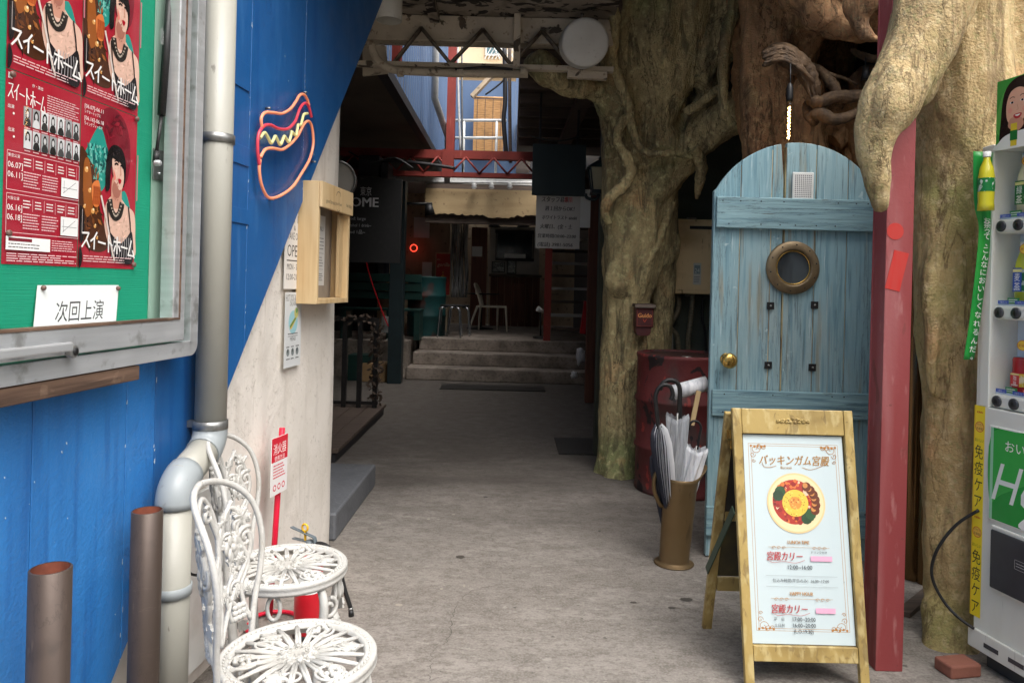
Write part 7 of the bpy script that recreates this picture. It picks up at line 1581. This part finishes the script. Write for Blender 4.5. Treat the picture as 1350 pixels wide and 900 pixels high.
m = MB(); q = smooth_path([(fl(635), YW - .2, sz_ + .02), (fl(630), YW - .2, sz_ + .25), (fl(626.5), YW - .17, zt3 - .03), (fl(626), YW, zt3), (fl(628), YW + .17, zt3 - .03), (fl(632), YW + .2, sz_ + .25), (fl(636), YW + .2, sz_ + .02)], 6); m.tube(q, .022, 8); m.build('back_frame', M['cwhite'], wc)
m = MB(); m.prism([(fl(627), YW - .17, zt3 - .18), (fl(626.2), YW - .17, zt3 - .03), (fl(626.2), YW + .17, zt3 - .03), (fl(628), YW + .17, zt3 - .18)], (.02, 0, 0)); m.build('backrest', M['cwhite'], wc, bevel=.006)
# steel stools
M['chrome'] = mk('chromed_tube', lin(176, 180, 184), .2, .9)
def stool(px, yy, label):
    t = thing('steel_stool', label, 'stool', 'steel stools on the steps'); c = P(px, 404, yy); zt_ = c.z
    m = MB(); m.lathe([(0, zt_ + .03), (.15, zt_ + .03), (.16, zt_ + .015), (.15, zt_), (0, zt_)], 20, (c.x, yy, 0)); m.build('seat', M['black'], t)
    for sx_ in (-1, 1):
        for sy_ in (-1, 1):
            m = MB(); m.tube(smooth_path([(c.x + sx_ * .05, yy + sy_ * .09, zt_ - .01), (c.x + sx_ * .13, yy + sy_ * .12, zt_ - .03), (c.x + sx_ * .15, yy + sy_ * .14, zt_ - .2), (c.x + sx_ * .17, yy + sy_ * .16, FZ)], 4), .013, 8); m.build('leg', M['chrome'], t)
    return t
stool(594, 11.0, 'chrome legged stool beside the teal drum'); stool(606, 11.35, 'chrome legged stool beside the white chair')
# teal drum, green bench, crate
M['teal'] = mk('teal_rusty_drum', lin(18, 66, 66), .5, layers=[((4, 4, 3), 7, .52, .58, lin(84, 44, 36), .9, .5), (4, 5, .4, .7, lin(10, 50, 52), .7)])
td = thing('teal_drum', 'rusty teal oil drum on the top step', 'drum'); c = P(572, 440, 11.3); m = MB(); R_ = .29
m.lathe([(R_, 0), (R_, .28), (R_ + .012, .3), (R_, .32), (R_, .58), (R_ + .012, .6), (R_, .62), (R_, .87), (R_ * 1.02, .88), (R_ * .97, .89), (0, .87)], 32, (c.x - .12, 11.3, FZ)); m.build('shell', M['teal'], td)
gb = thing('green_bench', 'dark green slatted bench on the concrete platform', 'bench'); M['bgreen'] = mk('bottle_green_paint', lin(18, 56, 50), .5, layers=[(8, 5, .45, .7, lin(12, 38, 36), .7)])
YG = 10.9
for k, py in enumerate((366, 378, 389)):
    a, b = P(460, py + 4, YG), P(556, py - 4, YG); m = MB(); m.box(a.x, b.x, YG + .02 * k, YG + .02 * k + .03, a.z, b.z); m.build('back_slat', M['bgreen'], gb, bevel=.005)
zs_ = P(500, 405, YG).z
for k in range(3):
    a, b = P(455, 405, YG), P(560, 405, YG); m = MB(); m.box(a.x, b.x, YG - .45 + .15 * k, YG - .32 + .15 * k, zs_ - .03, zs_); m.build('seat_slat', M['bgreen'], gb, bevel=.005)
for px in (462, 520, 555): x_ = P(px, 405, YG).x; m = MB(); m.box(x_ - .04, x_ + .04, YG - .44, YG - .02, .5, zs_ - .031); m.build('leg', M['bgreen'], gb)
M['crate'] = mk('pale_plastic_crate', lin(170, 172, 170), .6)
cr = thing('wire_crate', 'pale wire crate standing under the green bench', 'crate'); a, b = P(503, 438, 10.35), P(526, 418, 10.35)
for (x0_, x1_, z0_, z1_) in ((a.x, b.x, a.z, a.z + .02), (a.x, b.x, b.z - .02, b.z), (a.x, a.x + .02, a.z, b.z), (b.x - .02, b.x, a.z, b.z)):
    m = MB(); m.box(x0_, x1_, 10.33 if z1_ - z0_ < .05 else 10.332, 10.35 if z1_ - z0_ < .05 else 10.348, z0_, z1_); m.build('bar', M['crate'], cr)
m = MB(); m.box(a.x + .02, b.x - .02, 10.4, 10.7, a.z + .001, b.z); m.build('box', M['crate'], cr)
# hanging green board and handwritten notice
M['gboard'] = mk('dark_slate_green_board', lin(36, 52, 56), .6, layers=[(3, 4, .4, .7, lin(28, 42, 46), .7)])
YS = 6.9
hb_ = thing('hanging_board', 'plain dark slate board hanging from the right soffit', 'board')
a, b = P(701, 257, YS), P(773, 191, YS); m = MB(); m.box(a.x, b.x, YS, YS + .04, a.z, b.z); m.build('board', M['gboard'], hb_, bevel=.004)
for px in (712, 762): c = P(px, 191, YS); m = MB(); m.box(c.x - .01, c.x + .01, YS + .01, YS + .03, c.z + .001, 3.11); m.build('hanger', M['black'], hb_)
nb = thing('handwritten_notice', 'white handwritten notice hanging below the dark slate board', 'notice'); a, b = P(705.5, 327, YS + .05), P(765.5, 257, YS + .05)
pr = Print((a.x, YS + .048, a.z), (1, 0, 0), UP, b.x - a.x, b.z - a.z); pr.rect(0, 0, 1, 1, lin(206, 204, 200)); w_ = b.x - a.x
rows_ = [('スタッフ募集', .86, .058, .12, .62), ('週１回からOK！', .70, .05, .2, .66), ('ホワイトラスト aiseki', .54, .044, .14, .78), ('火曜日、(金・土', .37, .048, .1, .72), ('営業時間/20:00~23:00', .2, .042, .05, .86), ('(電話) 3981-5056', .04, .046, .05, .86)]
for i, (s, y, h_, x, mw) in enumerate(rows_): pr.text(s, x, y, h_, lin(60, 58, 60), slant=.1, maxw=mw, bold=.0012)
pr.text('募集', .62, .86, .058, lin(206, 80, 84), slant=.1, maxw=.2); pr.build('writing', nb)
m = MB(); m.box(a.x, b.x, YS + .0485, YS + .052, a.z, b.z); m.build('sheet', M['paper'], nb)
a2, b2 = P(762, 300, YS + .06), P(779, 250, YS + .06); m = MB(); m.box(a2.x, b2.x, YS + .056, YS + .06, a2.z, b2.z); m.build('second_sheet', M['paper'], nb)
# lantern
ln = thing('wall_lantern', 'dark green metal lantern with a frosted pane on the timber post', 'lantern'); YLn = 5.62; c = P(790, 251, YLn)
M['frost'] = mk('frosted_lantern_glass', lin(150, 146, 122), .3)
w0, w1, hh_ = .055, .078, .165
def frus(m, x0_, x1_, z0_, z1_): m.add([(c.x + sx_ * r_, YLn + sy_ * r_, c.z + z_) for r_, z_ in ((x0_, z0_), (x1_, z1_)) for sx_, sy_ in ((-1, -1), (1, -1), (1, 1), (-1, 1))], [(0, 1, 5, 4), (1, 2, 6, 5), (2, 3, 7, 6), (3, 0, 4, 7), (3, 2, 1, 0), (4, 5, 6, 7)]); return m
frus(MB(), w0 - .006, w1 - .006, 0, hh_).build('pane', M['frost'], ln); frus(MB(), w0 + .012, w0 + .008, -.03, -.001).build('base', M['dgreen'], ln)
m = frus(MB(), w1 + .022, .02, hh_ + .001, hh_ + .06); m.ball((c.x, YLn, c.z + hh_ + .075), .014); m.build('roof', M['dgreen'], ln)
for sx_, sy_ in ((-1, -1), (1, -1), (1, 1), (-1, 1)): m = MB(); m.bar((c.x + sx_ * w0, YLn + sy_ * w0, c.z), (c.x + sx_ * w1, YLn + sy_ * w1, c.z + hh_), .012); m.build('corner_bar', M['dgreen'], ln)
m = MB(); m.tube(smooth_path([(c.x - .10, YLn + .02, c.z - .03), (c.x - .09, YLn, c.z - .06), (c.x - .03, YLn, c.z - .07), (c.x, YLn, c.z - .031)], 5), .012, 8); m.tube([(c.x, YLn, c.z + .2), (c.x + .03, YLn + .1, c.z + .22)], .01, 8); m.build('bracket', M['dgreen'], ln)
# timber posts on the right
M['oldpost'] = mk('mossy_old_timber', lin(74, 78, 66), .8, layers=[((30, 30, 2), 7, .42, .68, lin(44, 46, 40), .85), ((8, 8, 1), 5, .55, .7, lin(96, 98, 78), .5)], bump=[((50, 50, 3), .6)])
c = G(791, 601); m = MB(); m.box(c.x - .045, c.x + .045, c.y, c.y + .12, 0, 3.11); tag(m.build('timber_post', M['oldpost'], bevel=.006), 'weathered green grey timber post carrying the lantern', 'post')
c = G(777, 531); m = MB(); m.box(c.x - .05, c.x + .05, c.y, c.y + .12, 0, 2.35); tag(m.build('red_brown_post', M['back_dark'], bevel=.006), 'dark red brown post behind the timber post', 'post')
# open stair with a red stringer
os_ = thing('open_staircase', 'dark open tread staircase with a red front post at the back', 'staircase')
c = P(721, 440, 10.7); m = MB(); m.box(c.x - .05, c.x + .05, 10.7, 10.8, FZ, 2.79); m.build('post', M['redsteel'], os_)
x0_ = P(728, 400, 10.8).x; x1_ = P(775, 400, 10.8).x + .15
for k in range(9):
    z = FZ + .16 + .2 * k; m = MB(); m.box(x0_, x1_, 10.85 + .16 * k, 11.1 + .16 * k, z - .02, z + .02); m.build('tread', M['greyboard'] if k % 2 else M['darkwood'], os_)
m = MB(); m.prism([(x1_ + .01, 10.8, FZ), (x1_ + .01, 11.1, FZ), (x1_ + .01, 12.5, 2.5), (x1_ + .01, 12.2, 2.5)], (.04, 0, 0)); m.build('stringer', M['darkwood'], os_)
c = P(773, 420, 10.0); m = MB(); m.prism([(c.x - .08, 10.0, P(773, 440, 10).z), (c.x + .06, 10.0, P(773, 440, 10).z), (c.x + .05, 10.0, P(773, 400, 10).z), (c.x - .03, 10.0, P(773, 396, 10).z)], (0, .12, 0)); tag(m.build('red_container', M['fred'], bevel=.01), 'small red container beside the staircase', 'container')
c = P(757, 505, 9.3); 
t = thing('desk_fan', 'dark clutter with a pale lamp head at the foot of the staircase', 'lamp'); c = P(713, 440, 11.2); m = MB(); m.lathe([(.12, FZ), (.12, FZ + .03), (.02, FZ + .04)], 16, (c.x, 11.2, 0)); m.tube([(c.x, 11.2, FZ + .03), (c.x - .02, 11.2, FZ + .42)], .014, 8); m.build('stem', M['black'], t); m = MB(); m.tube([(c.x - .06, 11.16, FZ + .45), (c.x + .04, 11.2, FZ + .40)], [.045, .02], 10); m.build('head', M['whitep'], t)
# floor grating strip and mats
M['grate'] = mk('dark_grating', lin(48, 46, 44), .6, layers=[((60, 60, 60), 2, .45, .55, lin(26, 25, 24), .9)])
a, b = G(578, 515), G(716, 507); m = MB(); m.box(a.x, b.x, 9.15, 9.6, .003, .012); tag(m.build('floor_grating', M['grate']), 'dark metal grating strip on the floor before the steps', 'grating')
a, b = G(735, 600), G(795, 575); m = MB(); m.box(P(735, 595, 5.9).x, P(795, 595, 5.9).x - .02, 5.75, 6.35, .003, .012); tag(m.build('door_mat', M['grate']), 'dark door mat beside the timber post', 'mat')
# black sign panel and round sign in the hall
ds = thing('black_shop_sign', 'black sign panel with pale DOME lettering in the dark hall', 'sign'); YDm = 8.3; a, b = P(446, 345, YDm), P(530, 236, YDm); m = MB(); m.box(a.x, b.x, YDm, YDm + .05, a.z, b.z); m.build('panel', M['black'], ds)
pr = Print((a.x, YDm - .001, a.z), (1, 0, 0), UP, b.x - a.x, b.z - a.z); cgr = lin(200, 200, 202)
pr.text('東京', .33, .80, .11, cgr, maxw=.18); pr.text('DOME', .03, .66, .15, cgr, maxw=.6, bold=.004); 
for s, y in (('food: large', .5), ('alcohol 1 drink~', .42), ('food 1品~', .34)): pr.text(s, .12, y, .05, lin(170, 170, 172), maxw=.4)
pr.build('print', ds)
rs = thing('round_sign', 'round grey sign with a metal rim half hidden behind the plastered wall', 'sign'); c = P(444, 238, 5.2); m = MB(); R_ = 26 / FPX * 5.2
m.lathe([(0, .03), (R_ * .86, .03), (R_ * .88, .02)], 36, c, (.15, -1, 0)); m.build('face', M['greyboard'], rs); m = MB(); m.lathe([(R_ * .88, .02), (R_ * .9, .04), (R_, .035), (R_, -.03), (0, -.03)], 36, c, (.15, -1, 0)); m.build('rim', M['steel'], rs)
m = MB(); m.tube([(c.x, c.y + .02, c.z + R_), (c.x, c.y + .02, 3.11)], .012, 8); m.build('hanger', M['steel'], rs)
# hall clutter: boxes of equipment under the ceiling, hanging coats
for k, (q, lab) in enumerate((((472, 205, 500, 232), 'dark air duct box under the soffit in the hall'), ((502, 214, 512, 240), 'narrow dark box hanging beside the duct box'))):
    bkbox('duct_box', *q, 8.6, 9.2, 'dark', lab, 'box', bevel=.01)
r = random.Random(14)
for k, (px, lab, mt) in enumerate(((513, 'dark coat hanging on the hall wall nearest the green post', 'navy'), (505, 'dark coat hanging between two others on the hall wall', 'dark'), (520, 'pale apron hanging behind the green post', 'beigewall'))):
    a = P(px, 285 + 4 * k, 11.6); m = MB(); n = 12; vs_ = []; L_ = 8
    for i in range(L_ + 1):
        for j in range(n):
            an = 2 * math.pi * j / n; w_ = (.06 + .05 * min(1, i / 3)) * (1 + .25 * math.sin(3 * an + k)); vs_.append((a.x + math.cos(an) * w_, 11.6 + math.sin(an) * w_ * .4, a.z - 1.0 * i / L_))
    m.add(vs_, [(i * n + j, i * n + (j + 1) % n, (i + 1) * n + (j + 1) % n, (i + 1) * n + j) for i in range(L_) for j in range(n)], True); tag(m.build('hanging_coat', M[mt]), lab, 'coat', 'coats in the hall')
# black railing with dry vine
rg = thing('black_railing', 'black steel railing wound with dry vine on the timber deck', 'railing'); YRg = 7.1
xs_ = [P(px, 530, YRg).x for px in (453, 473, 494)]; zt4 = P(473, 424, YRg).z
for x in xs_: m = MB(); m.box(x - .022, x + .022, YRg - .022, YRg + .022, .101, zt4); m.build('post', M['blackmetal'], rg)
m = MB(); m.box(xs_[0] - .8, xs_[-1] + .022, YRg - .02, YRg + .02, zt4 + .001, zt4 + .04); m.build('top_rail', M['blackmetal'], rg); m = MB(); m.box(xs_[0] - .8, xs_[-1] + .03, YRg - .015, YRg + .015, .13, .16); m.build('bottom_rail', M['blackmetal'], rg)
M['vine'] = mk('dry_vine', lin(70, 56, 46), .8); m = MB(); r = random.Random(5)
def vleaf(m, c): 
    d = Vector((r.uniform(-1, 1), r.uniform(-1, 1), r.uniform(-1, 1))).normalized(); e = d.orthogonal().normalized(); s = r.uniform(.02, .04); m.add([c, c + d * s + e * s * .5, c + d * s * 1.9, c + d * s - e * s * .5], [(0, 1, 2, 3)])
for k in range(90):
    t_ = k / 90; c = Vector((xs_[2] + .04 * math.cos(k * .6), YRg + .04 * math.sin(k * .6), .15 + (zt4 - .15) * t_)); vleaf(m, c); vleaf(m, c)
for k in range(60): vleaf(m, Vector((xs_[0] - .3 + (xs_[2] - xs_[0] + .3) * k / 60, YRg - .02, zt4 + .03 + r.uniform(-.03, .04))))
m.build('vine', M['vine'], rg, kind='stuff')
# pale pipes and insulators above the fascia
m = MB(); 
for k, px in enumerate((625, 648, 672)):
    c = P(px, 245, 10.75); m = MB(); m.lathe([(.03, 0), (.045, .02), (.03, .04), (.045, .06), (.02, .08)], 12, c - UP * .04); tag(m.build('insulator', M['whiterail']), ['small pale fitting on the fascia ledge below the slim red upright', 'small pale fitting on the fascia ledge below the bamboo blind', 'small pale fitting on the fascia ledge beside the dark slate board'][k], 'fitting', 'fittings above the fascia')
m = MB(); m.tube([P(560, 240, 10.8), P(705, 241, 10.8)], .018, 8); tag(m.build('ledge_pipe', M['whiterail']), 'thin pale pipe along the ledge above the beige fascia', 'pipe')

# cafe table beside the white chair, clutter round the steps
ct = thing('cafe_table', 'small dark cafe table behind the white chair', 'table'); c = P(634, 388, 13.2)
m = MB(); m.lathe([(0, .02), (.33, .02), (.33, 0), (0, 0)], 28, (c.x, 13.2, c.z)); m.build('table_top', M['black'], ct)
m = MB(); m.lathe([(.03, FZ - c.z + .03), (.03, 0)], 12, (c.x, 13.2, c.z)); m.build('column', M['black'], ct)
m = MB(); m.lathe([(.24, 0), (.24, .015), (.03, .04)], 20, (c.x, 13.2, FZ + .001)); m.build('foot', M['black'], ct)
def lump(name, px, py, yy, r, mat, label, cat, n=14, seed=0, sq=1.0):
    c = P(px, py, yy); m = MB(); m.ball((0, 0, 0), r, r * .8, r * sq, n, 10); rr_ = random.Random(seed)
    m.v = [c + v * (1 + .6 * mnoise.noise(v / r * 1.8 + Vector((seed, 0, 0)))) for v in m.v]; return tag(m.build(name, M[mat]), label, cat)
lump('plastic_bag', 765, 470, 9.7, .07, 'vinyl2', 'crumpled white plastic bag beside the red brown post at the steps', 'bag', seed=3, sq=1.4)
lump('plastic_bag', 757, 494, 9.55, .045, 'vinyl2', 'small white bag on the floor at the end of the steps', 'bag', seed=9)
M['card'] = mk('cardboard', lin(150, 122, 86), .8, layers=[(6, 4, .4, .7, lin(130, 104, 72), .6)])
for (px, py, w_, h_, yy, mt, lab) in ((500, 470, .34, .24, 10.0, 'card', 'cardboard carton on the floor beside the dark green post'), (480, 462, .3, .34, 10.05, 'bgreen', 'dark green crate beside the cardboard carton'), (523, 452, .2, .16, 10.6, 'crate', 'pale plastic tub beside the wire crate'), (556, 300, .26, .34, 12.17, 'paper', 'pale notice on the grubby beige wall under the spotlight'), (563, 355, .16, .24, 12.17, 'paper', 'small pale notice on the beige wall left bare beside the red poster')):
    c = P(px, py, yy); m = MB(); d_ = .3 if yy < 11 else .006; z0_ = 0 if yy < 10.2 else c.z - h_ / 2
    if yy < 10.2 : z0_ = .001
    m.box(c.x - w_ / 2, c.x + w_ / 2, yy - d_, yy, z0_, z0_ + h_); tag(m.build({'card': 'carton', 'bgreen': 'drink_crate', 'crate': 'plastic_tub', 'paper': 'wall_notice'}[mt], M[mt], bevel=.004 if d_ > .01 else 0), lab, {'card': 'carton', 'bgreen': 'crate', 'crate': 'tub', 'paper': 'notice'}[mt])
for (px, lab) in ((652, 'small pendant lamp over the serving window'), (690, 'small pendant lamp beside the handwritten notice')):
    t = thing('pendant_lamp', lab, 'lamp', 'pendant lamps in the back room'); c = P(px, 299, 13.4); m = MB(); m.lathe([(.02, .1), (.05, .07), (.12, 0)], 16, c); m.build('shade', M['blackmetal'], t); m = MB(); m.tube([c + UP * .1, (c.x, c.y, 2.795)], .006, 6); m.build('cord', M['black'], t)
# cables strung through the hall and along the soffit
for k, (pts, yy, lab) in enumerate((([(460, 200), (490, 214), (520, 208), (545, 222)], 7.6, 'slack black cable strung under the hall soffit'), ([(700, 180), (735, 186), (775, 178)], 6.6, 'slack black cable above the dark slate board'), ([(478, 300), (484, 350), (500, 400), (512, 430)], 9.0, 'red cord hanging in front of the green bench'))):
    m = MB(); m.tube([P(a_[0], a_[1], yy) for a_ in smooth_path(pts, 6)], .007, 6); tag(m.build('slack_cable', M['fred'] if k == 2 else M['black']), lab, 'cable')
